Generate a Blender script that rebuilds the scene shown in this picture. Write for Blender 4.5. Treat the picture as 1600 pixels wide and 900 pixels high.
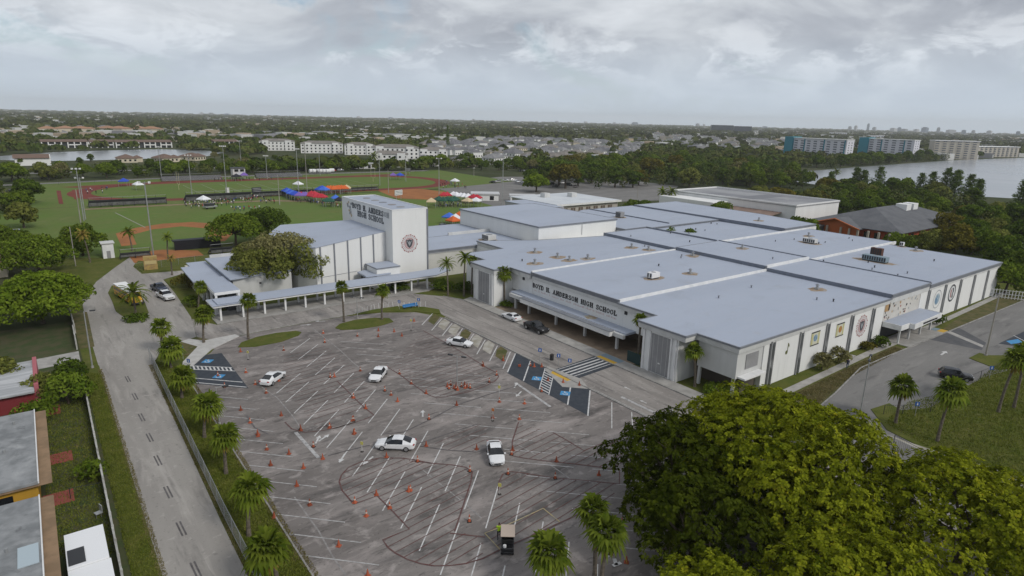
import bpy, math, random
import numpy as np
from mathutils import Vector, Matrix

for _o in list(bpy.data.objects):
    bpy.data.objects.remove(_o)
S = bpy.context.scene
R = math.radians

# ------------------------------------------------------------------ camera
CAM_H = 38.5
PITCH, ROLL, YAW = R(14.8465), R(1.3821), R(37.2282)
cam = bpy.data.cameras.new('camera')
cam_o = bpy.data.objects.new('camera', cam)
S.collection.objects.link(cam_o)
_f = Vector((math.cos(PITCH) * math.sin(YAW), math.cos(PITCH) * math.cos(YAW), -math.sin(PITCH)))
_r = Vector((math.cos(YAW), -math.sin(YAW), 0.0))
_u = _r.cross(_f)
_rr = _r * math.cos(ROLL) + _u * math.sin(ROLL)
_uu = _u * math.cos(ROLL) - _r * math.sin(ROLL)
cam_o.matrix_world = Matrix(((_rr.x, _uu.x, -_f.x, 0), (_rr.y, _uu.y, -_f.y, 0), (_rr.z, _uu.z, -_f.z, CAM_H), (0, 0, 0, 1)))
cam.sensor_width = 36.0
cam.lens = 992.84 / 1600 * 36.0
cam.clip_start = 0.5
cam.clip_end = 60000
S.camera = cam_o

# ------------------------------------------------------------------ sky and sun
SUN_EL, SUN_AZ = R(40), R(166)          # azimuth from +Y towards +X: the sun stands to the right of the school
world = bpy.data.worlds.new('World')
S.world = world
world.use_nodes = True
WN, WL = world.node_tree.nodes, world.node_tree.links
WN.clear()

def wnode(t, **kw):
    n = WN.new(t)
    for k, v in kw.items():
        setattr(n, k, v)
    return n

def wmath(op, a, b=None, c=None, clamp=False):
    n = wnode('ShaderNodeMath', operation=op, use_clamp=clamp)
    for i, v in enumerate((a, b, c)):
        if v is None:
            continue
        if isinstance(v, (int, float)):
            n.inputs[i].default_value = v
        else:
            WL.new(v, n.inputs[i])
    return n.outputs[0]

sky = wnode('ShaderNodeTexSky', sky_type='NISHITA')
sky.sun_disc = False
sky.sun_elevation = SUN_EL
sky.sun_rotation = SUN_AZ
sky.air_density = 1.0
sky.dust_density = 1.5
tc = wnode('ShaderNodeTexCoord')
sep = wnode('ShaderNodeSeparateXYZ')
WL.new(tc.outputs['Generated'], sep.inputs[0])
zc = wmath('MAXIMUM', sep.outputs['Z'], 0.0)
den = wmath('ADD', zc, 0.34)
px = wmath('DIVIDE', sep.outputs['X'], den)
py = wmath('DIVIDE', sep.outputs['Y'], den)
comb = wnode('ShaderNodeCombineXYZ')
WL.new(px, comb.inputs[0]); WL.new(py, comb.inputs[1])
def wnoise(scale, detail, rough, dist=0.0, off=(0, 0, 0)):
    mp = wnode('ShaderNodeMapping')
    mp.inputs['Location'].default_value = off
    WL.new(comb.outputs[0], mp.inputs[0])
    n = wnode('ShaderNodeTexNoise')
    n.inputs['Scale'].default_value = scale
    n.inputs['Detail'].default_value = detail
    n.inputs['Roughness'].default_value = rough
    n.inputs['Distortion'].default_value = dist
    WL.new(mp.outputs[0], n.inputs['Vector'])
    return n.outputs[0]
def wramp(v, stops):
    n = wnode('ShaderNodeValToRGB')
    e = n.color_ramp.elements
    e[0].position, e[0].color = stops[0][0], stops[0][1]
    e[1].position, e[1].color = stops[-1][0], stops[-1][1]
    for p, c in stops[1:-1]:
        k = e.new(p); k.color = c
    WL.new(v, n.inputs[0])
    return n.outputs[0]
def wmix(fac, a, b):
    n = wnode('ShaderNodeMix', data_type='RGBA')
    for s, v in ((n.inputs[0], fac), (n.inputs[6], a), (n.inputs[7], b)):
        if isinstance(v, (int, float)):
            s.default_value = v
        elif isinstance(v, tuple):
            s.default_value = v
        else:
            WL.new(v, s)
    return n.outputs[2]
# broad cloud deck: light and dark bellies, with thin blue gaps and small white heads low down
deck = wnoise(2.0, 10, 0.56, 0.6, (3.1, 7.4, 0))
belly = wnoise(1.9, 9, 0.55, 0.5, (11.7, 2.2, 3))
heads = wnoise(4.2, 10, 0.60, 0.4, (5.3, 1.2, 8))
cover = wramp(deck, [(0.36, (0, 0, 0, 1)), (0.46, (1, 1, 1, 1))])
cl_col = wramp(belly, [(0.34, (0.72, 0.75, 0.79, 1)), (0.44, (0.60, 0.63, 0.67, 1)), (0.53, (0.44, 0.465, 0.515, 1)), (0.66, (0.33, 0.35, 0.40, 1))])
# low cumulus heads near the horizon
lowz = wramp(sep.outputs['Z'], [(0.0, (0, 0, 0, 1)), (0.045, (0.15, 0.15, 0.15, 1)), (0.09, (1, 1, 1, 1)), (0.16, (0.1, 0.1, 0.1, 1)), (0.22, (0, 0, 0, 1))])
hd = wramp(heads, [(0.50, (0, 0, 0, 1)), (0.60, (1, 1, 1, 1))])
hsep = wmath('MULTIPLY', hd, lowz)
hsep = wmath('MULTIPLY', hsep, 0.8)
skyb = wnode('ShaderNodeMix', data_type='RGBA', blend_type='MULTIPLY')
skyb.inputs[0].default_value = 1.0
WL.new(sky.outputs[0], skyb.inputs[6])
skyb.inputs[7].default_value = (0.095, 0.095, 0.095, 1)
c1 = wmix(cover, skyb.outputs[2], cl_col)
c2 = wmix(hsep, c1, (0.88, 0.91, 0.95, 1))
hz = wramp(sep.outputs['Z'], [(0.0, (1, 1, 1, 1)), (0.05, (0.72, 0.72, 0.72, 1)), (0.12, (0.18, 0.18, 0.18, 1)), (0.22, (0, 0, 0, 1))])
c3 = wmix(hz, c2, (0.60, 0.695, 0.80, 1))
bg = wnode('ShaderNodeBackground')
bg.inputs[1].default_value = 1.0
WL.new(c3, bg.inputs[0])
wo = wnode('ShaderNodeOutputWorld')
WL.new(bg.outputs[0], wo.inputs[0])

sun = bpy.data.lights.new('sun', 'SUN')
sun.energy = 1.75
sun.angle = R(14)
sun.color = (1.0, 0.955, 0.89)
sun_o = bpy.data.objects.new('sun', sun)
S.collection.objects.link(sun_o)
_sd = Vector((math.sin(SUN_AZ) * math.cos(SUN_EL), math.cos(SUN_AZ) * math.cos(SUN_EL), math.sin(SUN_EL)))
sun_o.rotation_euler = _sd.to_track_quat('Z', 'Y').to_euler()
sun_o.location = _sd * 200

S.view_settings.view_transform = 'Standard'
S.view_settings.look = 'None'
S.view_settings.exposure = 0.0
S.view_settings.gamma = 1.0
S.view_settings.use_curve_mapping = False
S.render.engine = 'CYCLES'
S.cycles.use_denoising = True
S.cycles.max_bounces = 6
S.cycles.diffuse_bounces = 2
S.cycles.glossy_bounces = 2
S.cycles.transmission_bounces = 2
S.cycles.transparent_max_bounces = 6
S.cycles.volume_bounces = 2
S.cycles.caustics_reflective = False
S.cycles.caustics_refractive = False

# ------------------------------------------------------------------ helpers
COL = S.collection
rng = random.Random(7)

def tag(o, label=None, category=None, group=None, kind=None):
    if label: o['label'] = label
    if category: o['category'] = category
    if group: o['group'] = group
    if kind: o['kind'] = kind
    return o

def empty(name, loc, rz=0.0, label=None, category=None, group=None):
    o = bpy.data.objects.new(name, None)
    o.empty_display_size = 0.5
    COL.objects.link(o)
    o.location = loc
    o.rotation_euler = (0, 0, rz)
    return tag(o, label, category, group)

def copy_tree(o, parent=None):
    c = o.copy()
    COL.objects.link(c)
    c.parent = parent
    for ch in list(o.children):
        copy_tree(ch, c)
    return c

class MB:
    """collects faces for one mesh"""
    def __init__(s):
        s.v, s.f, s.m = [], [], []
    def poly(s, pts, m=0):
        n = len(s.v)
        s.v += [tuple(p) for p in pts]
        s.f.append(tuple(range(n, n + len(pts))))
        s.m.append(m)
        return s
    def faces(s, vs, fs, m=0):
        n = len(s.v)
        s.v += [tuple(p) for p in vs]
        for f in fs:
            s.f.append(tuple(n + i for i in f)); s.m.append(m)
        return s
    def box(s, x0, y0, z0, x1, y1, z1, m=0):
        return s.faces([(x0, y0, z0), (x1, y0, z0), (x1, y1, z0), (x0, y1, z0), (x0, y0, z1), (x1, y0, z1), (x1, y1, z1), (x0, y1, z1)],
                       [(3, 2, 1, 0), (4, 5, 6, 7), (0, 1, 5, 4), (1, 2, 6, 5), (2, 3, 7, 6), (3, 0, 4, 7)], m)
    def cbox(s, c, sz, rz=0.0, m=0):
        ca, sa = math.cos(rz), math.sin(rz)
        hx, hy, hz = sz[0] / 2, sz[1] / 2, sz[2] / 2
        vs = []
        for z in (-hz, hz):
            for x, y in ((-hx, -hy), (hx, -hy), (hx, hy), (-hx, hy)):
                vs.append((c[0] + x * ca - y * sa, c[1] + x * sa + y * ca, c[2] + z))
        return s.faces(vs, [(3, 2, 1, 0), (4, 5, 6, 7), (0, 1, 5, 4), (1, 2, 6, 5), (2, 3, 7, 6), (3, 0, 4, 7)], m)
    def prism(s, pl, z0, z1, m=0, mt=None):
        a = sum(pl[i][0] * pl[(i + 1) % len(pl)][1] - pl[(i + 1) % len(pl)][0] * pl[i][1] for i in range(len(pl)))
        if a < 0: pl = pl[::-1]
        n = len(pl)
        za = z0 if isinstance(z0, (list, tuple)) else [z0] * n
        zb = z1 if isinstance(z1, (list, tuple)) else [z1] * n
        vs = [(p[0], p[1], za[i]) for i, p in enumerate(pl)] + [(p[0], p[1], zb[i]) for i, p in enumerate(pl)]
        s.faces(vs, [tuple((i, (i + 1) % n, n + (i + 1) % n, n + i)) for i in range(n)] + [tuple(range(n - 1, -1, -1))], m)
        return s.poly(vs[n:], m if mt is None else mt)
    def sheet(s, pl, z, m=0):
        a = sum(pl[i][0] * pl[(i + 1) % len(pl)][1] - pl[(i + 1) % len(pl)][0] * pl[i][1] for i in range(len(pl)))
        if a < 0: pl = pl[::-1]
        return s.poly([(p[0], p[1], z) for p in pl], m)
    def tube(s, p, q, r0, r1=None, n=8, m=0, cap=True):
        r1 = r0 if r1 is None else r1
        p, q = Vector(p), Vector(q)
        d = (q - p).normalized()
        a = d.orthogonal().normalized(); b = d.cross(a)
        vs = []
        for c, r in ((p, r0), (q, r1)):
            for i in range(n):
                t = 2 * math.pi * i / n
                vs.append(tuple(c + a * (r * math.cos(t)) + b * (r * math.sin(t))))
        fs = [(i, (i + 1) % n, n + (i + 1) % n, n + i) for i in range(n)]
        if cap:
            fs += [tuple(range(n - 1, -1, -1)), tuple(range(n, 2 * n))]
        return s.faces(vs, fs, m)
    def strip(s, pts, w, z, m=0):
        """flat ribbon along a 2D polyline"""
        n = len(pts)
        L, Rr = [], []
        for i in range(n):
            a = pts[max(0, i - 1)]; b = pts[min(n - 1, i + 1)]
            dx, dy = b[0] - a[0], b[1] - a[1]
            l = math.hypot(dx, dy) or 1
            nx, ny = -dy / l * w / 2, dx / l * w / 2
            L.append((pts[i][0] + nx, pts[i][1] + ny, z)); Rr.append((pts[i][0] - nx, pts[i][1] - ny, z))
        for i in range(n - 1):
            s.poly([Rr[i], Rr[i + 1], L[i + 1], L[i]], m)
        return s
    def curb(s, pts, w, z0, z1, m=0, closed=False):
        """raised kerb along a 2D polyline"""
        if closed: pts = list(pts) + [pts[0]]
        for a, b in zip(pts[:-1], pts[1:]):
            dx, dy = b[0] - a[0], b[1] - a[1]
            l = math.hypot(dx, dy)
            if l < 1e-4: continue
            s.cbox(((a[0] + b[0]) / 2, (a[1] + b[1]) / 2, (z0 + z1) / 2), (l + w * 0.5, w, z1 - z0), math.atan2(dy, dx), m)
        return s
    def xf(s, M):
        s.v = [tuple(M @ Vector(p)) for p in s.v]
        return s
    def mesh(s, name, mats):
        me = bpy.data.meshes.new(name)
        me.from_pydata(s.v, [], s.f)
        for t in mats: me.materials.append(t)
        if len(mats) > 1:
            me.polygons.foreach_set('material_index', s.m)
        me.update()
        return me
    def build(s, name, mats, parent=None, loc=None, rz=None, smooth=False, label=None, category=None, group=None, kind=None, bevel=0):
        if not isinstance(mats, (list, tuple)): mats = [mats]
        me = s.mesh(name, mats)
        if smooth:
            me.polygons.foreach_set('use_smooth', [True] * len(me.polygons))
        o = bpy.data.objects.new(name, me)
        COL.objects.link(o)
        o.parent = parent
        if loc is not None: o.location = loc
        if rz is not None: o.rotation_euler = (0, 0, rz)
        if bevel:
            b = o.modifiers.new('bevel', 'BEVEL'); b.width = bevel; b.segments = 2; b.limit_method = 'ANGLE'; b.angle_limit = R(40)
        return tag(o, label, category, group, kind)

def obj_from(me, name, parent=None, loc=None, rz=None):
    o = bpy.data.objects.new(name, me)
    COL.objects.link(o)
    o.parent = parent
    if loc is not None: o.location = loc
    if rz is not None: o.rotation_euler = (0, 0, rz)
    return o

def np_mesh(name, verts, faces, mats, midx=None):
    """fast mesh from numpy arrays: verts (n,3), faces (m,k)"""
    me = bpy.data.meshes.new(name)
    nv, nf, k = len(verts), len(faces), faces.shape[1]
    me.vertices.add(nv); me.loops.add(nf * k); me.polygons.add(nf)
    me.vertices.foreach_set('co', np.asarray(verts, np.float32).ravel())
    me.loops.foreach_set('vertex_index', np.asarray(faces, np.int32).ravel())
    me.polygons.foreach_set('loop_start', np.arange(0, nf * k, k, dtype=np.int32))
    for t in mats: me.materials.append(t)
    if midx is not None:
        me.polygons.foreach_set('material_index', np.asarray(midx, np.int32))
    me.update(calc_edges=True)
    return me

def in_poly(x, y, pl):
    c = False
    for i in range(len(pl)):
        x0, y0 = pl[i]; x1, y1 = pl[i - 1]
        if (y0 > y) != (y1 > y) and x < (x1 - x0) * (y - y0) / (y1 - y0) + x0:
            c = not c
    return c

def scatter(pl, n, dmin, r, avoid=()):
    xs = [p[0] for p in pl]; ys = [p[1] for p in pl]
    out = []
    for _ in range(n * 30):
        if len(out) >= n: break
        x, y = r.uniform(min(xs), max(xs)), r.uniform(min(ys), max(ys))
        if not in_poly(x, y, pl): continue
        if any(in_poly(x, y, a) for a in avoid): continue
        if any((x - a) ** 2 + (y - b) ** 2 < dmin * dmin for a, b in out): continue
        out.append((x, y))
    return out

# ------------------------------------------------------------------ materials
MATS = {}
def M(name, col, rough=0.8, col2=None, scale=1.0, lo=0.4, hi=0.6, detail=5, spec=0.3, metal=0.0, bump=0.0, bscale=None, layers=(), rand=0.0, stretch=None, coords='pos'):
    """Principled material: col varied to col2 by noise in world (or object) space, then further (col, scale, lo, hi, amount) stain layers"""
    if name in MATS: return MATS[name]
    m = bpy.data.materials.new(name)
    m.use_nodes = True
    nt = m.node_tree; N, L = nt.nodes, nt.links
    b = N['Principled BSDF']
    b.inputs['Roughness'].default_value = rough
    b.inputs['Metallic'].default_value = metal
    b.inputs['Specular IOR Level'].default_value = spec
    rgba = lambda c: (c[0], c[1], c[2], 1.0)
    if coords == 'pos':
        g_ = N.new('ShaderNodeNewGeometry'); vec = g_.outputs['Position']
    else:
        t_ = N.new('ShaderNodeTexCoord'); vec = t_.outputs['Object']
    if stretch:
        mp = N.new('ShaderNodeMapping'); mp.inputs['Scale'].default_value = stretch[:3]
        if len(stretch) > 3: mp.inputs['Rotation'].default_value = (0, 0, stretch[3])
        L.new(vec, mp.inputs[0]); svec = mp.outputs[0]
    else:
        svec = vec
    def noise(sc, det, v, dist=0.0):
        n = N.new('ShaderNodeTexNoise'); n.inputs['Scale'].default_value = sc; n.inputs['Detail'].default_value = det
        n.inputs['Roughness'].default_value = 0.6; n.inputs['Distortion'].default_value = dist
        L.new(v, n.inputs['Vector']); return n.outputs[0]
    def rng_(v, lo_, hi_, amt=1.0):
        n = N.new('ShaderNodeMapRange'); n.inputs[1].default_value = lo_; n.inputs[2].default_value = hi_; n.inputs[3].default_value = 0; n.inputs[4].default_value = amt
        L.new(v, n.inputs[0]); return n.outputs[0]
    def mix(fac, a, c):
        n = N.new('ShaderNodeMix'); n.data_type = 'RGBA'
        L.new(fac, n.inputs[0])
        if isinstance(a, tuple): n.inputs[6].default_value = a
        else: L.new(a, n.inputs[6])
        n.inputs[7].default_value = c
        return n.outputs[2]
    cur = rgba(col)
    if col2 is not None:
        cur = mix(rng_(noise(scale, detail, svec), lo, hi), cur, rgba(col2))
    for ly in layers:
        c, sc, l0, h0, amt = ly[:5]
        v = svec if len(ly) > 5 and ly[5] else vec
        cur = mix(rng_(noise(sc, 6, v, 0.4), l0, h0, amt), cur, rgba(c))
    if rand:
        oi = N.new('ShaderNodeObjectInfo')
        hv = N.new('ShaderNodeHueSaturation')
        mr = N.new('ShaderNodeMapRange'); mr.inputs[3].default_value = 1 - rand; mr.inputs[4].default_value = 1 + rand
        L.new(oi.outputs['Random'], mr.inputs[0]); L.new(mr.outputs[0], hv.inputs['Value'])
        if isinstance(cur, tuple): hv.inputs['Color'].default_value = cur
        else: L.new(cur, hv.inputs['Color'])
        cur = hv.outputs[0]
    if isinstance(cur, tuple): b.inputs['Base Color'].default_value = cur
    else: L.new(cur, b.inputs['Base Color'])
    if bump:
        bn = N.new('ShaderNodeBump'); bn.inputs['Strength'].default_value = bump; bn.inputs['Distance'].default_value = 0.05
        L.new(noise(bscale or scale * 4, 4, svec), bn.inputs['Height']); L.new(bn.outputs[0], b.inputs['Normal'])
    MATS[name] = m
    return m

def leaf_mat(name, c_dark, c_light, c_odd=None, odd=0.06, trans=0.25, rand=0.12):
    """foliage: every leaf face gets its own shade, whole plants differ a little"""
    m = bpy.data.materials.new(name); m.use_nodes = True
    nt = m.node_tree; N, L = nt.nodes, nt.links
    N.clear()
    out = N.new('ShaderNodeOutputMaterial')
    ge = N.new('ShaderNodeNewGeometry'); oi = N.new('ShaderNodeObjectInfo')
    tcn = N.new('ShaderNodeTexCoord')
    nz = N.new('ShaderNodeTexNoise'); nz.inputs['Scale'].default_value = 0.55; nz.inputs['Detail'].default_value = 2
    L.new(tcn.outputs['Object'], nz.inputs['Vector'])
    ad = N.new('ShaderNodeMath'); ad.operation = 'MULTIPLY_ADD'
    L.new(ge.outputs['Random Per Island'], ad.inputs[0]); ad.inputs[1].default_value = 0.55
    mr0 = N.new('ShaderNodeMapRange'); mr0.inputs[1].default_value = 0.35; mr0.inputs[2].default_value = 0.65; mr0.inputs[3].default_value = 0.0; mr0.inputs[4].default_value = 0.45
    L.new(nz.outputs[0], mr0.inputs[0]); L.new(mr0.outputs[0], ad.inputs[2])
    rp = N.new('ShaderNodeValToRGB')
    e = rp.color_ramp.elements
    e[0].position, e[0].color = 0.05, (*c_dark, 1)
    e[1].position, e[1].color = 0.92, (*c_light, 1)
    if c_odd:
        k = e.new(1.0 - odd * 0.5); k.color = (*c_odd, 1)
    L.new(ad.outputs[0], rp.inputs[0])
    hv = N.new('ShaderNodeHueSaturation')
    mr = N.new('ShaderNodeMapRange'); mr.inputs[3].default_value = 1 - rand; mr.inputs[4].default_value = 1 + rand
    L.new(oi.outputs['Random'], mr.inputs[0]); L.new(mr.outputs[0], hv.inputs['Value'])
    L.new(rp.outputs[0], hv.inputs['Color'])
    df = N.new('ShaderNodeBsdfDiffuse'); tr = N.new('ShaderNodeBsdfTranslucent'); mx = N.new('ShaderNodeMixShader')
    L.new(hv.outputs[0], df.inputs[0]); L.new(hv.outputs[0], tr.inputs[0])
    mx.inputs[0].default_value = trans
    L.new(df.outputs[0], mx.inputs[1]); L.new(tr.outputs[0], mx.inputs[2])
    L.new(mx.outputs[0], out.inputs[0])
    MATS[name] = m
    return m

GLASS = M('dark_glass', (0.012, 0.014, 0.017), rough=0.06, spec=0.6)
WHITE = M('white_paint', (0.80, 0.80, 0.79), rough=0.6, col2=(0.64, 0.65, 0.65), scale=0.6, lo=0.35, hi=0.75, layers=[((0.5, 0.5, 0.49), 0.35, 0.6, 0.75, 0.4)])
WALLW = M('white_wall', (0.80, 0.805, 0.79), rough=0.8, col2=(0.72, 0.725, 0.71), scale=0.25, lo=0.35, hi=0.75, layers=[((0.50, 0.51, 0.50), 1.3, 0.60, 0.78, 0.35, 1)], stretch=(1, 1, 0.12))
WALLG = M('pale_grey_wall', (0.62, 0.625, 0.615), rough=0.85, col2=(0.55, 0.555, 0.545), scale=0.3, layers=[((0.36, 0.36, 0.35), 1.2, 0.6, 0.8, 0.4, 1)], stretch=(1, 1, 0.15))
PANELG = M('grey_panel', (0.30, 0.30, 0.305), rough=0.75, col2=(0.265, 0.265, 0.27), scale=0.5)
FASCIA = M('grey_metal_fascia', (0.22, 0.235, 0.26), rough=0.5, col2=(0.19, 0.20, 0.225), scale=0.7, spec=0.4)
ROOFM = M('white_roof_membrane', (0.395, 0.440, 0.525), rough=0.6, col2=(0.355, 0.397, 0.478), scale=0.06, lo=0.35, hi=0.7, spec=0.3,
          layers=[((0.43, 0.455, 0.515), 0.9, 0.5, 0.75, 0.5, 1), ((0.30, 0.325, 0.375), 0.16, 0.56, 0.80, 0.6), ((0.36, 0.36, 0.375), 0.5, 0.60, 0.8, 0.5), ((0.30, 0.315, 0.345), 2.2, 0.60, 0.74, 0.35, 1)], stretch=(0.25, 1.6, 1))
ROOFG = M('grey_built_up_roof', (0.33, 0.335, 0.345), rough=0.9, col2=(0.22, 0.225, 0.24), scale=0.05, lo=0.42, hi=0.6, layers=[((0.42, 0.42, 0.42), 0.12, 0.55, 0.7, 0.6)], stretch=(1, 0.4, 1))
STEEL = M('galvanised_steel', (0.42, 0.43, 0.43), rough=0.45, metal=0.4, col2=(0.34, 0.35, 0.35), scale=1.5)
DARKM = M('dark_metal', (0.035, 0.037, 0.04), rough=0.5)
POLEM = M('weathered_pole', (0.36, 0.34, 0.30), rough=0.8, col2=(0.27, 0.25, 0.22), scale=1.1, stretch=(1, 1, 0.3))
CONCR = M('concrete', (0.40, 0.385, 0.36), rough=0.9, col2=(0.31, 0.30, 0.28), scale=0.6, layers=[((0.22, 0.21, 0.20), 2.2, 0.6, 0.75, 0.5)])
KERBM = M('kerb_concrete', (0.34, 0.33, 0.31), rough=0.9, col2=(0.20, 0.195, 0.185), scale=0.8, lo=0.4, hi=0.65)
PAINTW = M('white_line_paint', (0.60, 0.60, 0.59), rough=0.7, col2=(0.36, 0.35, 0.34), scale=2.2, lo=0.45, hi=0.72)
PAINTF = M('faded_line_paint', (0.46, 0.455, 0.45), rough=0.75, col2=(0.25, 0.245, 0.24), scale=1.8, lo=0.42, hi=0.66)
PAINTR = M('dark_red_line_paint', (0.115, 0.046, 0.042), rough=0.8, col2=(0.13, 0.085, 0.08), scale=1.3, lo=0.38, hi=0.62)
SKIDM = M('dark_tar_line', (0.085, 0.078, 0.078), rough=0.8, col2=(0.14, 0.13, 0.13), scale=1.1)
PAINTY = M('yellow_line_paint', (0.42, 0.34, 0.17), rough=0.75, col2=(0.30, 0.27, 0.2), scale=1.5)
BLUEP = M('blue_marking_paint', (0.06, 0.29, 0.56), rough=0.6, col2=(0.05, 0.23, 0.46), scale=3)
NEWASPH = M('fresh_blacktop', (0.038, 0.046, 0.058), rough=0.8, col2=(0.05, 0.058, 0.07), scale=1.2, layers=[((0.10, 0.10, 0.10), 0.7, 0.6, 0.8, 0.5)])
ASPH = M('weathered_lot_asphalt', (0.159, 0.144, 0.135), rough=0.95, col2=(0.242, 0.221, 0.208), scale=0.11, lo=0.36, hi=0.64, detail=9, bump=0.2, bscale=9, spec=0.12,
         layers=[((0.366, 0.328, 0.309), 0.16, 0.52, 0.68, 0.75, 1), ((0.083, 0.078, 0.076), 0.21, 0.53, 0.68, 0.75, 1), ((0.389, 0.356, 0.337), 0.55, 0.56, 0.68, 0.6), ((0.077, 0.072, 0.068), 0.8, 0.57, 0.67, 0.65, 1), ((0.354, 0.316, 0.301), 1.6, 0.57, 0.68, 0.5, 1), ((0.071, 0.066, 0.064), 3.2, 0.60, 0.68, 0.55)], stretch=(0.45, 1.5, 1, R(38)))
DRIVEA = M('pale_drive_asphalt', (0.315, 0.291, 0.269), rough=0.95, col2=(0.231, 0.214, 0.199), scale=0.16, lo=0.36, hi=0.64, detail=9, bump=0.15, bscale=9, spec=0.12,
           layers=[((0.420, 0.394, 0.364), 0.3, 0.53, 0.70, 0.7, 1), ((0.119, 0.112, 0.105), 0.45, 0.56, 0.69, 0.7, 1), ((0.420, 0.396, 0.371), 1.3, 0.57, 0.68, 0.5), ((0.126, 0.119, 0.112), 2.4, 0.58, 0.68, 0.5)], stretch=(1.7, 0.28, 1))
ROADA = M('bleached_road_asphalt', (0.338, 0.320, 0.294), rough=0.95, col2=(0.266, 0.250, 0.231), scale=0.13, lo=0.36, hi=0.66, detail=9, bump=0.15, bscale=8, spec=0.12,
          layers=[((0.460, 0.435, 0.400), 0.25, 0.53, 0.72, 0.75, 1), ((0.179, 0.169, 0.159), 0.4, 0.57, 0.70, 0.65, 1), ((0.446, 0.421, 0.389), 1.1, 0.58, 0.70, 0.5), ((0.166, 0.156, 0.147), 2.3, 0.59, 0.69, 0.5)], stretch=(1.8, 0.25, 1))
SIDEA = M('side_drive_asphalt', (0.222, 0.216, 0.207), rough=0.95, col2=(0.171, 0.167, 0.161), scale=0.12, lo=0.36, hi=0.66, detail=9, bump=0.15, bscale=9, spec=0.12,
          layers=[((0.285, 0.276, 0.261), 0.3, 0.54, 0.72, 0.7, 1), ((0.095, 0.093, 0.091), 0.45, 0.58, 0.71, 0.6, 1), ((0.266, 0.256, 0.244), 1.5, 0.57, 0.69, 0.5)], stretch=(0.3, 1.4, 1))
GRASS = M('mown_grass', (0.078, 0.100, 0.018), rough=1.0, col2=(0.125, 0.125, 0.034), scale=0.35, lo=0.35, hi=0.7, bump=0.6, bscale=6, spec=0.1, layers=[((0.15, 0.13, 0.07), 0.8, 0.60, 0.75, 0.6), ((0.035, 0.055, 0.012), 1.9, 0.55, 0.7, 0.6)])
DRYG = M('dry_grass', (0.135, 0.115, 0.055), rough=1.0, col2=(0.075, 0.085, 0.03), scale=0.6, lo=0.4, hi=0.65, bump=0.6, bscale=7, spec=0.1, layers=[((0.24, 0.21, 0.165), 0.9, 0.6, 0.75, 0.6)])
FIELDG = M('sports_field_grass', (0.111, 0.176, 0.039), rough=1.0, col2=(0.137, 0.163, 0.052), scale=0.05, lo=0.35, hi=0.7, spec=0.1, layers=[((0.208, 0.189, 0.091), 0.09, 0.58, 0.75, 0.6), ((0.078, 0.130, 0.026), 0.5, 0.5, 0.7, 0.4)])
CLAY = M('orange_infield_clay', (0.36, 0.155, 0.062), rough=1.0, col2=(0.29, 0.125, 0.055), scale=0.12, spec=0.1, layers=[((0.38, 0.22, 0.12), 0.3, 0.6, 0.75, 0.5)])
TRACKR = M('red_running_track', (0.20, 0.055, 0.042), rough=0.95, col2=(0.16, 0.048, 0.04), scale=0.1, spec=0.1)
SAND = M('pale_sand', (0.42, 0.40, 0.36), rough=1.0, col2=(0.28, 0.26, 0.21), scale=0.6, lo=0.4, hi=0.65, spec=0.1)
GROUND = M('ground_cover', (0.050, 0.066, 0.028), rough=1.0, col2=(0.085, 0.088, 0.048), scale=0.02, lo=0.38, hi=0.64, detail=10, spec=0.05, layers=[((0.15, 0.145, 0.115), 0.012, 0.60, 0.72, 0.6), ((0.03, 0.042, 0.018), 0.006, 0.5, 0.62, 0.7)])
WATER = M('lake_water', (0.30, 0.325, 0.35), rough=0.22, spec=0.7, bump=0.025, bscale=0.5, col2=(0.34, 0.36, 0.38), scale=0.012, stretch=(1, 0.35, 1, R(30)))
BARK = M('grey_brown_bark', (0.105, 0.085, 0.065), rough=1.0, col2=(0.065, 0.052, 0.04), scale=3, bump=0.5)
PALMB = M('palm_trunk_bark', (0.17, 0.145, 0.115), rough=1.0, col2=(0.10, 0.085, 0.066), scale=4, bump=0.5)

# ================================================================== SETTING: ground, roads, fields, water
g_ = MB()
n_ = 64
g_.poly([(11800 * math.cos(2 * math.pi * i / n_), 11800 * math.sin(2 * math.pi * i / n_), -0.02) for i in range(n_)])
g_.build('ground', GROUND, kind='structure')

def sheet(name, pl, z, mat, parent=None, kind='structure'):
    return MB().sheet(pl, z).build(name, mat, parent=parent, kind=None if parent else kind)

def slab(name, pl, z0, z1, mat, mats_side=None):
    return MB().prism(pl, z0, z1, 0, 1 if mats_side else None).build(name, [mats_side, mat] if mats_side else mat, kind='structure')

sheet('campus_lawn', [(10, -20), (86, -20), (200, -20), (230, 60), (215, 230), (10, 238), (-2, 200), (3.0, 150), (2.7, -20)], 0.0, GRASS)
LOT = [(15, -12), (62.4, -12), (62.4, 104.5), (59.5, 110.5), (53.5, 114), (47, 115.6), (36, 115.4), (25, 114.6), (21.5, 111), (20.2, 108.6), (15, 104)]
lot = sheet('parking_lot', LOT, 0.020, ASPH)
drive = sheet('front_drive', [(19.5, 113.5), (24, 114.9), (36, 115.8), (47, 116.1), (54, 115.6), (60, 112.2), (63.2, 107), (62.5, 98), (62.5, -12), (72.6, -12), (72.6, 113), (70.5, 117.8), (66, 123.3), (24.5, 123.3), (21.2, 130)], 0.026, DRIVEA)
road = sheet('side_road', [(4.25, -25), (10.25, -25), (10.45, 60), (10.95, 95), (11.6, 108), (14.2, 115.2), (19.3, 113.4), (21.5, 131), (22.2, 151.3), (22.2, 165.5), (27.5, 169.8), (27.6, 172.9), (18.9, 174.2), (18.2, 183.5), (20.7, 194.5), (19, 196.5), (14.4, 185), (9.3, 171.2), (5.4, 154.7), (4.8, 135), (4.7, 110), (4.45, 80)], 0.032, ROADA)
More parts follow.
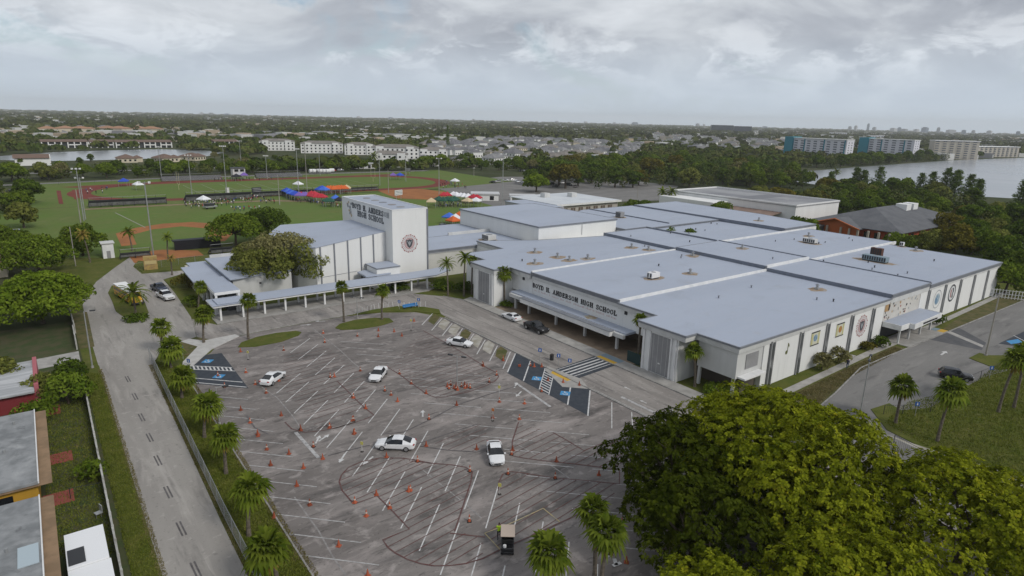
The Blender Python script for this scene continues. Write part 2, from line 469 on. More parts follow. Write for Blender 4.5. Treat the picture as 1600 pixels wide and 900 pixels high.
sroad = sheet('rear_drive', [(72.65, -12), (140, -12), (232, 10), (232, 42), (186, 42.2), (140, 42.9), (114, 43.4), (106, 43.4), (100.5, 42.3), (92, 40.8), (85.5, 39.6), (80, 36), (72.65, 30)], 0.014, SIDEA)

# kerbs
def kerb(name, pts, w=0.18, h=0.13, closed=False, mat=None):
    return MB().curb(pts, w, -0.01, h, closed=closed).build(name, mat or KERBM, kind='structure')
kerb('kerb_lot_edge', [(14.95, -10), (14.95, 103.7)], 0.16, 0.10)
kerb('kerb_drive_divider', [(62.45, 104), (62.45, -5)], 0.22, 0.14)
kerb('kerb_front_walk', [(72.55, -5), (72.55, 113), (70.4, 117.9)], 0.18, 0.15)
kerb('kerb_walkway', [(25.2, 123.4), (66, 123.4)], 0.18, 0.14)
kerb('kerb_drive_island', [(22, 112.7), (24.4, 114.8), (36, 115.65), (47, 115.9), (53.8, 114.9)], 0.18, 0.12)
kerb('kerb_side_lawn', [(84, 39.4), (92, 40.7), (100.5, 42.4), (106, 43.5), (114, 43.5), (140, 43.0), (186, 42.3)], 0.2, 0.14)
# front walk and entrance floor
slab('front_walk', [(72.65, 50.5), (75.1, 50.5), (75.1, 114), (72.65, 113)], -0.01, 0.15, CONCR)
TILEF = M('tan_terrace_floor', (0.27, 0.205, 0.145), rough=0.8, col2=(0.21, 0.16, 0.115), scale=0.5)
slab('entrance_terrace', [(75.12, 65.5), (86.5, 65.5), (86.5, 104.5), (75.12, 104.5)], -0.01, 0.16, TILEF)
slab('walkway_floor', [(24.6, 123.55), (70, 123.55), (74, 126), (74, 131.5), (24.6, 131.5)], -0.01, 0.14, CONCR)
slab('school_side_walk', [(82, 44.4), (111.8, 45.4), (124, 45.45), (190, 46.9), (190, 48.1), (153.8, 47.2), (124, 46.9), (111.8, 46.6), (82, 45.7)], -0.01, 0.12, CONCR)
slab('entrance_plaza', [(124.2, 43.15), (141, 43.1), (141, 45.6), (139.2, 48.2), (124.2, 48.2)], -0.01, 0.128, CONCR)
for x0 in (109.6, 150.6):
    slab('door_path', [(x0, 46.7), (x0 + 1.6, 46.75), (x0 + 1.2, 48.3), (x0 - 0.3, 48.3)], -0.01, 0.126, CONCR)
sheet('dry_verge', [(84, 39.8), (92, 40.9), (100.4, 42.5), (106, 43.55), (114, 43.6), (123, 43.2), (123, 45.3), (111.8, 45.2), (84, 44.2)], 0.012, DRYG)
sheet('dry_verge', [(142, 43.0), (186, 42.4), (186, 46.6), (160, 46.2), (150, 45.2), (142, 44.3)], 0.012, DRYG)

# grass islands
def island(name, pl, h=0.12, mat=None):
    o = MB().prism(pl, -0.01, h).build(name, mat or GRASS, kind='structure')
    return o
island('lot_island', [(24.5, 108.7), (25.6, 110.8), (28.5, 112.2), (32, 112.6), (35.4, 111.9), (36, 110.6), (35.0, 109.2), (31.4, 107.5), (27, 107.4)])
island('lot_island', [(42.0, 109.6), (43.6, 111.4), (47.2, 112.3), (50.8, 111.4), (53.1, 109.6), (52.8, 107.2), (49.5, 106.3), (45.3, 106.6), (42.6, 108.0)])
island('drive_island', [(46.8, 115.4), (52.7, 116.6), (58.3, 116.2), (62.6, 112.8), (64.4, 109.6), (63.2, 106.9), (61.6, 108.4), (59.4, 111.4), (54.3, 114.2)], 0.13)
island('bus_loop_island', [(10.4, 158.7), (11.7, 164.9), (15, 166.3), (16, 159), (15.8, 147), (15.3, 138.2), (14.1, 135.1), (11.2, 136.4), (10.2, 142.5), (10.4, 151.5)])
island('gate_verge', [(18.6, 185), (20.2, 190.2), (23.3, 186.6), (36, 186.5), (34.7, 180.6), (28.4, 174.8), (19.3, 174.7)])
island('hedge_bed', [(22.2, 164.7), (27.6, 169.7), (27.3, 160.1), (25.9, 152.8), (22.8, 153.5)])
island('ramp_bed', [(14.2, 109.6), (17.4, 109.3), (20.4, 110.4), (22.4, 114), (19.8, 118), (16.6, 116)], 0.10, DRYG)
island('rear_lawn', [(90.9, 35), (95.2, 34.4), (94.2, 32.3), (98.6, 30.3), (110, 30.4), (120.7, 29.9), (141.7, 25.3), (150, 12), (104, 2), (86, 8), (82.5, 18), (86.1, 30.8)], 0.10)
island('kerb_island', [(127.2, 34.9), (131.9, 34.8), (131.8, 33.4), (141.3, 27.1), (146.1, 28.2), (145.7, 22.7), (134.9, 25.5), (125.1, 29.9)], 0.11)
sheet('sandy_track', [(86.9, 34.1), (87.5, 32.5), (84.6, 30.2), (84.8, 27.6), (85.3, 23.4), (86.4, 18.5), (85.6, 13.5), (78.7, 8.8), (78.7, 13.9), (82.1, 25), (83.7, 31.8)], 0.108, SAND)
sheet('service_road', [(72, -12), (81, -12), (82.5, 18), (84.5, 30), (83, 36), (78, 36)], 0.112, SIDEA)
# ramp walk at the left accessible stalls
slab('ramp_walk', [(15.0, 103.6), (16.6, 103.9), (20.6, 110.0), (26.2, 114.4), (25.8, 115.7), (20.4, 115.2), (18.6, 117.6), (17.2, 116.6), (19.0, 112.6), (15.6, 106.4)], -0.01, 0.13, M('new_concrete', (0.52, 0.51, 0.49), rough=0.85, col2=(0.45, 0.44, 0.42), scale=1.0))
sheet('verge_strip', [(2.6, -20), (4.35, -20), (4.6, 80), (4.8, 112), (2.75, 112)], 0.042, GRASS)
sheet('verge_strip', [(2.9, 122), (5.0, 122), (5.6, 145), (3.2, 150)], 0.042, DRYG)

# ---------------------------------------------------------------- stall markings
ZL = 0.030
def lines(row, n0, n1, x0, y0, step, dx, dy, mat, w=0.125, miss=()):
    for k in range(n0, n1):
        if k in miss: continue
        y = y0 + step * k
        j = rng.uniform(-0.15, 0.15)
        MB().strip([(x0 + j, y + j * dy / dx), (x0 + dx, y + dy)], w, ZL).build('stall_line', mat, parent=lot)
lines('left', -6, 12, 15.2, 50.2, 3.78, 5.0, -5.1, PAINTF)
lines('a', -7, 13, 24.1, 41.0, 3.80, 5.2, 5.2, PAINTW, miss=())
lines('b', -5, 18, 30.9, 36.3, 3.83, 5.3, 5.3, PAINTW)
lines('c', -7, 16, 39.9, 45.5, 3.79, 5.7, -5.6, PAINTF)
lines('d', -6, 12, 47.1, 46.0, 3.80, 5.4, -5.2, PAINTF)
lines('right', 0, 8, 56.5, 76.2, 3.78, 5.4, 5.3, PAINTW, 0.16)
lines('right', 0, 6, 56.3, 33.0, 3.78, 5.6, 5.5, PAINTW)
# worn sandy wedges between the kerb stalls
for k in range(0, 7):
    y = 77.3 + 3.78 * k
    sheet('worn_wedge', [(58.4, y + 1.4), (61.9, y + 5.0), (62.2, y + 7.4), (60.6, y + 6.4), (58.6, y + 4.0)], 0.0245, SAND if k % 3 else DRYG, parent=lot)

# accessible stalls: fresh blacktop, white lines, hatched aisle, blue wheelchair squares
def chair_symbol(cx, cy, a, s, parent):
    b = MB().cbox((cx, cy, 0.046), (1.5 * s, 1.5 * s, 0.002), a)
    b.build('symbol_square', BLUEP, parent=parent)
    ca, sa = math.cos(a), math.sin(a)
    T = lambda x, y: (cx + (x * ca - y * sa) * s, cy + (x * sa + y * ca) * s)
    m = MB()
    ring = [T(0.02 + 0.36 * math.cos(t), -0.18 + 0.36 * math.sin(t)) for t in [R(150 + i * 24) for i in range(11)]]
    m.strip(ring, 0.11 * s, 0.050)
    m.strip([T(-0.12, 0.36), T(-0.05, 0.02), T(0.28, 0.0), T(0.42, -0.42)], 0.13 * s, 0.0515)
    m.strip([T(-0.08, 0.2), T(0.22, 0.18)], 0.1 * s, 0.053)
    m.sheet([T(-0.16 + 0.13 * math.cos(t), 0.56 + 0.13 * math.sin(t)) for t in [i * math.pi / 4 for i in range(8)]], 0.0505)
    m.build('wheelchair_mark', PAINTW, parent=parent)
hcr = sheet('accessible_bays', [(62.3, 80.6), (62.3, 62.2), (56.2, 56.0), (55.9, 74.4)], 0.034, NEWASPH)
for y, w in ((74.5, 0.2), (70.4, 0.2), (66.6, 0.14), (64.4, 0.14), (60.3, 0.2), (56.2, 0.2)):
    MB().strip([(56.1, y), (62.2, y + 5.95)], w, 0.040).build('bay_line', PAINTW, parent=hcr)
for i in range(9):
    t = 0.06 + i * 0.105
    x = 56.1 + 6.1 * t; y = 5.95 * t
    MB().strip([(x, 64.5 + y), (x, 66.5 + y)], 0.22, 0.041).build('aisle_bar', PAINTW, parent=hcr)
chair_symbol(58.4, 70.0, R(-48), 0.95, hcr)
chair_symbol(58.4, 63.4, R(-48), 0.95, hcr)
hcl = sheet('accessible_bays', [(14.9, 103.4), (17.5, 108.4), (21.6, 107.4), (21.3, 90.4), (15.2, 96.6)], 0.034, NEWASPH)
MB().strip([(15.4, 97.0), (21.2, 91.0)], 0.2, 0.040).build('bay_line', PAINTW, parent=hcl)
MB().strip([(15.4, 99.0), (21.2, 93.2)], 0.2, 0.040).build('bay_line', PAINTW, parent=hcl)
for o_ in (0.0, 1.75):
    MB().strip([(15.6, 103.0 + o_), (21.4, 98.2 + o_)], 0.18, 0.040).build('bay_line', PAINTW, parent=hcl)
for i in range(11):
    t = 0.07 + i * 0.086
    x = 15.6 + 5.8 * t; y = 103.0 - 4.8 * t
    MB().strip([(x, y), (x + 0.12, y + 1.7)], 0.24, 0.041).build('aisle_bar', PAINTW, parent=hcl)
chair_symbol(18.9, 104.8, R(-40), 0.95, hcl)
chair_symbol(18.9, 97.4, R(-40), 0.95, hcl)

# crossing in the front drive: dark strip with white bars, ramp and yellow tactile pads
cr = sheet('crossing_strip', [(62.6, 66.4), (74.2, 67.2), (74.2, 72.2), (62.6, 71.2)], 0.036, NEWASPH)
for y in (67.4, 70.9):
    MB().strip([(62.8, y), (73.0, y + 0.6)], 0.16, 0.042).build('crossing_edge', PAINTW, parent=cr)
for y in (68.2, 69.1, 70.0):
    MB().strip([(62.8, y), (73.0, y + 0.6)], 0.34, 0.043).build('crossing_bar', PAINTW, parent=cr)
YPAD = M('yellow_tactile_pad', (0.55, 0.34, 0.045), rough=0.7)
BPAD = M('blue_grey_ramp', (0.20, 0.26, 0.30), rough=0.8)
slab('ramp_landing', [(59.6, 65.4), (62.4, 62.6), (64.0, 66.0), (63.0, 73.0), (61.6, 71.8)], -0.01, 0.06, CONCR)
slab('tactile_pad', [(61.6, 66.6), (62.5, 66.6), (62.5, 71.0), (61.6, 70.4)], -0.01, 0.066, YPAD)
slab('tactile_pad', [(72.62, 67.5), (73.5, 67.5), (73.5, 71.5), (72.62, 71.5)], -0.01, 0.162, YPAD)
slab('kerb_ramp', [(73.5, 67.3), (75.0, 67.3), (75.0, 71.7), (73.5, 71.7)], -0.01, 0.164, BPAD)
slab('tactile_pad', [(139.2, 43.2), (141.4, 43.2), (141.4, 44.4), (139.2, 44.4)], -0.01, 0.136, YPAD)
slab('kerb_ramp', [(139.2, 44.4), (141.4, 44.4), (141.4, 45.6), (139.2, 45.6)], -0.01, 0.134, BPAD)
cx_ = sheet('crossing_strip', [(132.5, 43.0), (146, 42.8), (139.8, 36.2), (134.2, 35.2)], 0.022, M('dark_patch', (0.085, 0.088, 0.094), rough=0.85, col2=(0.11, 0.11, 0.115), scale=0.6))
MB().sheet([(140.3, 43.1), (141.9, 43.0), (137.5, 35.9), (136.0, 35.6)], 0.029).build('crossing_bar', CONCR, parent=cx_)
hc3 = sheet('accessible_bays', [(141.2, 34.7), (154.7, 34.4), (163.9, 27.5), (152.4, 24.1), (142.8, 31.2)], 0.026, NEWASPH)
MB().sheet([(144.3, 34.4), (147.7, 33.5), (146.2, 32.3), (142.9, 33.2)], 0.032).build('symbol_square', BLUEP, parent=hc3)
MB().strip([(149.8, 34.8), (146.6, 31.6)], 0.18, 0.033).build('bay_line', PAINTW, parent=hc3)

# arrows
def arrow(name, cx, cy, a, s, mat, z, parent):
    ca, sa = math.cos(a), math.sin(a)
    T = lambda x, y: (cx + (x * ca - y * sa) * s, cy + (x * sa + y * ca) * s, z)
    MB().poly([T(-1.2, -0.13), T(0.3, -0.13), T(0.3, 0.13), T(-1.2, 0.13)]).poly([T(0.3, -0.42), T(1.2, 0), T(0.3, 0.42)]).build(name, mat, parent=parent)
for p, a in (((38.2, 114.4), -20), ((41.2, 115.2), 150), ((24, 70.2), 55), ((24.7, 64.3), 230), ((26.9, 62.1), 210), ((24.8, 70.2), 30), ((38.1, 69.3), 60), ((54.2, 69.8), 40), ((52.6, 67), -150)):
    arrow('lane_arrow', p[0], p[1], R(a), 0.85, PAINTW, 0.044, lot)
arrow('lane_arrow', *(126.3, 38.5), R(5), 1.3, PAINTW, 0.045, sroad)
for i, (p, q) in enumerate([((22.4, 73.5), (22.5, 65.9)), ((54.7, 70.6), (53.7, 61.2))]):
    MB().strip([p, q], 0.42, 0.042).build('stop_bar', PAINTF, parent=lot)
MB().strip([(62.9, 40), (62.9, 62)], 0.12, 0.042).build('edge_line', PAINTF, parent=drive)
MB().strip([(64.4, 46), (64.4, 58)], 0.5, 0.040).build('edge_line', PAINTF, parent=drive)
for p in ((65.8, 55), (64, 50.8), (67.1, 51.1), (67.4, 59.6)):
    arrow('drive_mark', p[0], p[1], R(90), 0.55, PAINTW, 0.042, drive)
# paired dark rumble dashes in the side road
for x, y in ((7.1, 60.6), (7.2, 68.0), (7.4, 75.6), (7.5, 82.1), (7.5, 88.6), (7.7, 96.2), (7.7, 103.6), (7.0, 53.6), (6.9, 47.0)):
    m = MB()
    for o_ in (-0.16, 0.16):
        m.strip([(x + o_ - 0.05, y + 1.3), (x + o_ + 0.05, y - 1.3)], 0.16, 0.040)
    m.build('rumble_dash', SKIDM, parent=road)
# tar joints in the drive and the lot
for pl in ([(63.0, 104), (64.5, 80), (64.8, 60)], [(66.8, 116), (67.5, 90), (67.4, 60)], [(24, 118.6), (40, 119.4), (60, 119.2)]):
    MB().strip(pl, 0.10, 0.038).build('tar_joint', SKIDM, parent=drive)

# ---------------------------------------------------------------- painted driving course (dark red lines with hatching)
loops = [
    [(55, 99.6), (55.1, 89.8), (54.8, 83.5), (54.5, 77.6), (54.6, 75.3), (53.9, 73.8), (52.4, 72.7), (49.9, 72), (46.7, 71.7), (43.5, 72.1), (42.1, 72.5), (41.6, 74.4), (41.6, 79.1), (41.7, 83), (41.5, 86.6)],
    [(22.1, 55), (22.1, 58), (22.5, 59.8), (23.2, 60.9), (24.5, 62), (26.1, 62.3), (28.3, 61.9), (30.4, 60.4), (31.6, 59), (32.6, 57.5)],
    [(30.8, 59.4), (32.5, 57.6), (34.4, 55.8), (35.4, 54.5), (35.5, 53.3), (34.2, 51.6), (32.2, 49.5), (30.3, 47.5), (28.2, 45.3)],
    [(22.1, 55), (24.7, 55), (24.8, 51.4), (24.8, 48.1), (22, 48.1), (21.9, 46.8), (22.1, 45.7), (22.6, 44.3), (23.3, 43.1)],
    [(23.3, 43.1), (24.1, 42.2), (25.3, 41.4), (26.6, 40.8), (28.2, 40.5), (30.4, 40.6), (33.6, 40.5), (37, 40.5), (40.5, 40.4)],
    [(27.7, 45.3), (28.8, 44.2), (30.1, 42.9)],
    [(35.9, 48.8), (36.9, 50), (38, 50.9), (39, 50.9), (39.9, 50), (42.3, 47), (44.9, 44.5), (47.4, 42), (49.5, 44), (47.9, 46), (46.1, 48), (43.6, 50.6), (41.9, 52.6), (41.3, 53.6), (43.5, 56.4), (47.2, 60)],
    [(49.1, 55.3), (49.2, 52.4), (49.2, 49.6), (51.7, 49.6), (54.3, 49.5), (54.3, 47.1)],
    [(32.8, 86), (32.7, 82.3), (32.5, 78.9), (32.4, 75), (32.5, 72.4)],
    [(26.6, 71.8), (28.9, 71.9), (30.9, 72), (32.5, 72.4)],
    [(22.2, 77), (22.3, 74.7), (23.3, 72.9), (25.2, 72.1), (27.3, 71.8), (29.7, 71.9)],
]
for pl in loops:
    MB().strip(pl, 0.15, 0.050).build('course_line', PAINTR, parent=lot)
for pl in ([(31.1, 67), (33.5, 66), (37.9, 67.1), (43.2, 68.9), (48.5, 69.3), (54.3, 69.5)], [(32.5, 62.4), (35.1, 62.4), (38.3, 62.5), (42.5, 62.6)], [(28.2, 40.5), (30.4, 40.6), (32.3, 40.5), (35.6, 40.4), (40.1, 40.5)], [(18.7, 81.8), (18.6, 77.6), (19.5, 74.9)], [(23.6, 65.8), (26.3, 65.6), (28.6, 65.3)], [(33.5, 61.7), (35.7, 59), (38.3, 56.7)]):
    MB().strip(pl, 0.20, 0.047).build('tar_line', SKIDM, parent=lot)
def hatch(poly, gap, parent, ang=0.0):
    """lines along a heading clipped to a polygon"""
    ca, sa = math.cos(ang), math.sin(ang)
    rot = lambda p: (p[0] * ca + p[1] * sa, -p[0] * sa + p[1] * ca)
    inv = lambda p: (p[0] * ca - p[1] * sa, p[0] * sa + p[1] * ca)
    q = [rot(p) for p in poly]
    y = min(p[1] for p in q) + gap * 0.5
    while y < max(p[1] for p in q):
        xs = []
        for i in range(len(q)):
            a, b = q[i - 1], q[i]
            if (a[1] > y) != (b[1] > y):
                xs.append(a[0] + (y - a[1]) * (b[0] - a[0]) / (b[1] - a[1]))
        xs.sort()
        for i in range(0, len(xs) - 1, 2):
            if xs[i + 1] - xs[i] > 0.6:
                MB().strip([inv((xs[i], y)), inv((xs[i + 1], y))], 0.09, 0.046).build('hatch_line', PAINTR, parent=parent)
        y += gap * rng.uniform(0.92, 1.08)
P1 = loops[0]
hatch(P1, 1.15, lot, R(8))
P2 = loops[1][:-1] + loops[2] + [(28.2, 45.3), (30, 43.1), (28.2, 40.5), (26.6, 40.8), (24.1, 42.2)] + loops[3][::-1]
hatch(P2, 1.1, lot, R(8))
P3 = [(35.9, 48.8), (38, 50.9), (39, 50.9), (42.3, 47), (47.4, 42), (44.3, 40.3), (40.5, 40.4), (33.6, 40.5), (30.4, 40.6), (30.1, 42.9)]
hatch(P3, 1.1, lot, R(8))
P4 = [(43.5, 56.4), (46.9, 59.6), (49.1, 55.3), (49.2, 49.6), (54.3, 49.5), (54.3, 47.1), (50.1, 43.2), (46.1, 48), (41.9, 52.6), (41.3, 53.6)]
hatch(P4, 1.1, lot, R(8))
P5 = [(29.9, 101.5), (37, 102.6), (37.2, 89.8), (35.6, 79.1), (32.6, 74.5), (28.3, 73.8), (24.9, 72.3), (25.3, 80.4), (25.4, 88.4)]
hatch(P5, 1.3, lot, R(8))
P6 = [(35.1, 62.4), (42.5, 62.6), (42.9, 61.2), (41.3, 58.9), (38.3, 56.6), (35.7, 59)]
hatch(P6, 1.1, lot, R(8))
# yellow tape figure near the cart
for pl in ([(30.4, 43.4), (33.5, 43.2), (37.6, 43.3)], [(30.4, 43.4), (30.2, 40.6)], [(37.6, 43.3), (37.5, 40.6)]):
    MB().strip(pl, 0.11, 0.052).build('yellow_line', PAINTY, parent=lot)
# pale patch seams crossing the stalls
for pl in ([(17.6, 59.7), (17.6, 52.8), (17.3, 48.4), (17.3, 45.6)], [(38.6, 112.7), (38.4, 104.3), (38.3, 98.3), (37.8, 91.7), (37.8, 88)], [(23, 90), (23.7, 84.9), (23.6, 78.5), (23.3, 73.9)], [(43.3, 57.6), (43.7, 52.7), (43.7, 47.7), (43.6, 45.3)], [(31.1, 58.1), (31.2, 54.6), (31.5, 48.5), (31.5, 45.6)]):
    MB().strip(pl, 0.16, 0.0285).build('patch_seam', M('pale_seam', (0.30, 0.285, 0.275), rough=0.9, col2=(0.2, 0.19, 0.185), scale=1.2), parent=lot)

# ---------------------------------------------------------------- sports fields behind the school
sheet('practice_field', [(-12, 238), (-12, 312.5), (100, 312.8), (190, 306), (196, 232), (100, 214), (60, 205), (16, 198), (2, 205)], 0.03, FIELDG)
def oval(cx, cy, hx, r, n=20):
    return [(cx + hx + r * math.cos(t), cy + r * math.sin(t)) for t in [R(-90 + 180 * i / n) for i in range(n + 1)]] + \
           [(cx - hx + r * math.cos(t), cy + r * math.sin(t)) for t in [R(90 + 180 * i / n) for i in range(n + 1)]]
sheet('stadium_ground', [(-5, 313), (-5, 425), (250, 425), (250, 330), (190, 312)], 0.04, FIELDG)
sheet('running_track', oval(113, 360, 56, 44), 0.07, TRACKR)
sheet('football_field', oval(113, 359, 56, 34.5), 0.10, FIELDG)
sheet('track_runway', [(12, 396), (58, 407), (150, 404), (213, 405), (213, 399), (58, 398), (22, 388)], 0.085, TRACKR)
sheet('track_runway', [(9.9, 380), (11.6, 379), (10.1, 324), (8.6, 325)], 0.085, TRACKR)
sheet('track_runway', [(16.1, 380), (17.1, 380), (15.6, 338), (14.7, 339)], 0.085, TRACKR)
fl = MB()
for k in range(11):
    x = 66 + k * 9.14
    fl.strip([(x, 337), (x, 382)], 0.35, 0.13)
fl.strip([(66, 337), (157.4, 337)], 0.4, 0.131); fl.strip([(66, 382), (157.4, 382)], 0.4, 0.131)
fl.build('field_lines', M('faint_field_paint', (0.24, 0.27, 0.17), rough=1.0), parent=None, kind='structure')
sheet('clay_infield', [(20, 238), (27, 247), (36, 252), (45, 251), (53, 241), (52, 222), (46, 208), (38, 209), (45, 222), (47, 234), (40, 243), (31, 241), (24, 233), (23, 215), (19, 214)], 0.05, CLAY)
sheet('clay_infield', [(33, 212), (36, 209), (40, 211), (39, 216), (35, 217)], 0.05, CLAY)
sheet('clay_infield', [(19, 188), (36, 189), (36, 197), (28, 203), (19, 202)], 0.05, CLAY)
sheet('clay_infield', [(142, 282), (150, 325), (160, 330), (174, 314), (178, 296), (169, 278), (154, 270)], 0.05, CLAY)
sheet('warning_track', [(16, 301), (45, 300.5), (86, 297), (111, 280), (113, 283), (88, 301.5), (45, 304.5), (16, 305)], 0.05, M('tan_dirt', (0.27, 0.20, 0.12), rough=1.0, col2=(0.2, 0.15, 0.09), scale=0.3))
MB().strip([(25, 288), (29.5, 246)], 0.5, 0.06).build('foul_line', M('faint_chalk', (0.26, 0.27, 0.2), rough=1.0), kind='structure')
sheet('bus_yard', [(168, 236), (196, 232), (262, 215), (330, 262), (330, 330), (262, 360), (205, 342), (184, 318), (180, 296)], 0.035, SIDEA)
sheet('yard_lawn', [(76, 170), (104, 168), (168, 215), (168, 236), (120, 262), (96, 240)], 0.036, FIELDG)
sheet('service_yard', [(92, 164), (140, 168), (150, 186), (110, 190)], 0.041, SIDEA)
sheet('perimeter_lane', [(-60, 406), (60, 424), (240, 420), (240, 428), (60, 431), (-60, 413)], 0.06, SIDEA)
sheet('mid_road', [(-200, 470), (220, 500), (420, 430), (424, 438), (222, 509), (-200, 479)], 0.05, SIDEA)
# water
sheet('pond', [(-40, 640), (22, 722), (70, 748), (114, 762), (150, 728), (160, 690), (130, 630), (90, 612), (40, 600), (10, 600)], 0.08, WATER)
sheet('lake', [(500, 330), (540, 300), (672, 312), (809, 322), (1003, 334), (1214, 324), (1500, 250), (1500, -160), (800, -60), (560, 60), (470, 120), (436, 176), (434, 230), (456, 290)], 0.08, WATER)
sheet('far_pond', [(180, 1080), (420, 1040), (430, 1085), (190, 1130)], 0.1, WATER)
sheet('far_meadow', [(930, 900), (1080, 860), (1120, 930), (980, 980)], 0.1, FIELDG)

# ================================================================== BUILDINGS OF THE SCHOOL
class Thing:
    """an Empty at a thing's base; parts are given in world metres"""
    def __init__(s, name, loc, label, category, group=None):
        s.o = empty(name, loc, 0.0, label, category, group)
        s.loc = Vector(loc)
    def part(s, name, mb, mats, parent=None, **kw):
        o = mb.build(name, mats, parent=parent or s.o, **kw)
        if parent is None: o.location = -s.loc
        return o

# ---- slab serif letters, one mesh each
GLY = {
 'B': (0.80, [[(.2, .95), (.5, .95), (.66, .86), (.66, .64), (.5, .54), (.2, .54)], [(.5, .54), (.72, .42), (.72, .16), (.55, .05), (.2, .05)]], [.2]),
 'O': (0.84, [[(.42, .95), (.18, .82), (.10, .5), (.18, .18), (.42, .05)], [(.42, .95), (.66, .82), (.74, .5), (.66, .18), (.42, .05)]], []),
 'Y': (0.84, [[(.08, .97), (.42, .48)], [(.76, .97), (.42, .48)], [(.42, .5), (.42, .0)], [(.2, .04), (.64, .04)], [(.0, .96), (.26, .96)], [(.6, .96), (.86, .96)]], []),
 'D': (0.86, [[(.2, .95), (.5, .95), (.7, .8), (.76, .5), (.7, .2), (.5, .05), (.2, .05)]], [.2]),
 'H': (0.92, [[(.2, .5), (.72, .5)]], [.2, .72]),
 'A': (0.90, [[(.14, .0), (.44, .98)], [(.76, .0), (.46, .98)], [(.25, .32), (.65, .32)], [(.0, .04), (.28, .04)], [(.6, .04), (.92, .04)]], []),
 'N': (0.94, [[(.2, .95), (.74, .05)]], [.2, .74]),
 'E': (0.80, [[(.2, .95), (.7, .95), (.7, .78)], [(.2, .52), (.58, .52)], [(.2, .05), (.72, .05), (.72, .24)]], [.2]),
 'R': (0.88, [[(.2, .95), (.54, .95), (.68, .86), (.68, .62), (.54, .52), (.2, .52)], [(.45, .5), (.74, .04), (.88, .04)]], [.2]),
 'S': (0.76, [[(.66, .74), (.6, .92), (.4, .96), (.16, .88), (.12, .68), (.3, .54), (.56, .44), (.66, .28), (.58, .08), (.36, .04), (.14, .1), (.1, .28)]], []),
 'I': (0.46, [], [.22]),
 'G': (0.86, [[(.72, .76), (.6, .93), (.4, .96), (.18, .84), (.1, .5), (.18, .16), (.4, .04), (.62, .08), (.72, .2), (.72, .44), (.5, .44)]], []),
 'C': (0.82, [[(.72, .72), (.6, .93), (.4, .96), (.18, .84), (.1, .5), (.18, .16), (.4, .04), (.62, .08), (.72, .28)]], []),
 'L': (0.78, [[(.2, .05), (.7, .05), (.7, .3)]], [.2]),
 '.': (0.34, [[(.14, .0), (.14, .14)]], []),
}
def lettering(text, p0, u, v, nrm, h, length, mat, parent, loc, th=0.17, depth=0.05, gaps=None):
    """writes text from p0 along u (right) with v up so that it fills length"""
    u, v, nrm = Vector(u), Vector(v), Vector(nrm)
    adv = [GLY[c][0] + 0.12 if c != ' ' else 0.72 for c in text]
    sx = length / (sum(adv) - 0.12)
    x = 0.0
    for c, a in zip(text, adv):
        if c != ' ':
            w, strokes, stems = GLY[c]
            segs = []
            for s_ in strokes:
                for a_, b_ in zip(s_[:-1], s_[1:]): segs.append((a_, b_, th * 0.78))
            for st in stems:
                segs.append(((st, 0), (st, 1), th * 1.35))
                segs.append(((st - .17, .045), (st + .17, .045), .09)); segs.append(((st - .17, .955), (st + .17, .955), .09))
            mb = MB()
            for k, (a_, b_, wd) in enumerate(segs):
                A = Vector(((x + a_[0]) * sx, a_[1] * h)); B = Vector(((x + b_[0]) * sx, b_[1] * h))
                d = (B - A).normalized(); n2 = Vector((-d.y, d.x)) * wd * h * 0.5
                e = d * wd * h * 0.3
                q = [A - n2 - e, B - n2 + e, B + n2 + e, A + n2 - e]
                dd = depth + 0.0012 * k
                fr = [Vector(p0) + u * p.x + v * p.y + nrm * dd for p in q]
                bk = [Vector(p0) + u * p.x + v * p.y + nrm * 0.004 for p in q]
                mb.faces(fr + bk, [(0, 1, 2, 3), (4, 5, 1, 0), (5, 6, 2, 1), (6, 7, 3, 2), (7, 4, 0, 3)])
            o = mb.build('letter', mat, parent=parent); o.location = -Vector(loc)
        x += a

def disc(mb, c, u, v, r0, r1, n=28, m=0, off=Vector((0, 0, 0)), a0=0, a1=360, sv=1.0):
    c, u, v = Vector(c) + off, Vector(u), Vector(v)
    for i in range(n):
        t0, t1 = R(a0 + (a1 - a0) * i / n), R(a0 + (a1 - a0) * (i + 1) / n)
        P = lambda r, t: c + u * (r * math.cos(t)) + v * (r * sv * math.sin(t))
        if r0 < 1e-4: mb.poly([P(0, t0), P(r1, t0), P(r1, t1)], m)
        else: mb.poly([P(r0, t0), P(r1, t0), P(r1, t1), P(r0, t1)], m)

BLACKL = M('black_letter_paint', (0.012, 0.012, 0.014), rough=0.5)
FADEL = M('faded_letter_paint', (0.075, 0.085, 0.10), rough=0.7, col2=(0.20, 0.21, 0.22), scale=1.3, lo=0.45, hi=0.7)
GHOST = M('ghost_lettering', (0.42, 0.44, 0.46), rough=0.8)
REDP = M('dull_red_emblem_paint', (0.30, 0.075, 0.075), rough=0.7, col2=(0.38, 0.16, 0.15), scale=2)
PINKP = M('pale_pink_emblem_paint', (0.52, 0.38, 0.38), rough=0.7)
CRESTD = M('dark_grey_emblem_paint', (0.07, 0.075, 0.085), rough=0.6)
CRESTM = M('mid_grey_emblem_paint', (0.33, 0.35, 0.37), rough=0.6)
CRESTW = M('white_emblem_paint', (0.66, 0.67, 0.67), rough=0.7)
BLUEE = M('blue_emblem_paint', (0.12, 0.23, 0.36), rough=0.7, col2=(0.30, 0.40, 0.48), scale=1.4)
BLUEL = M('pale_blue_emblem_paint', (0.42, 0.50, 0.55), rough=0.7)

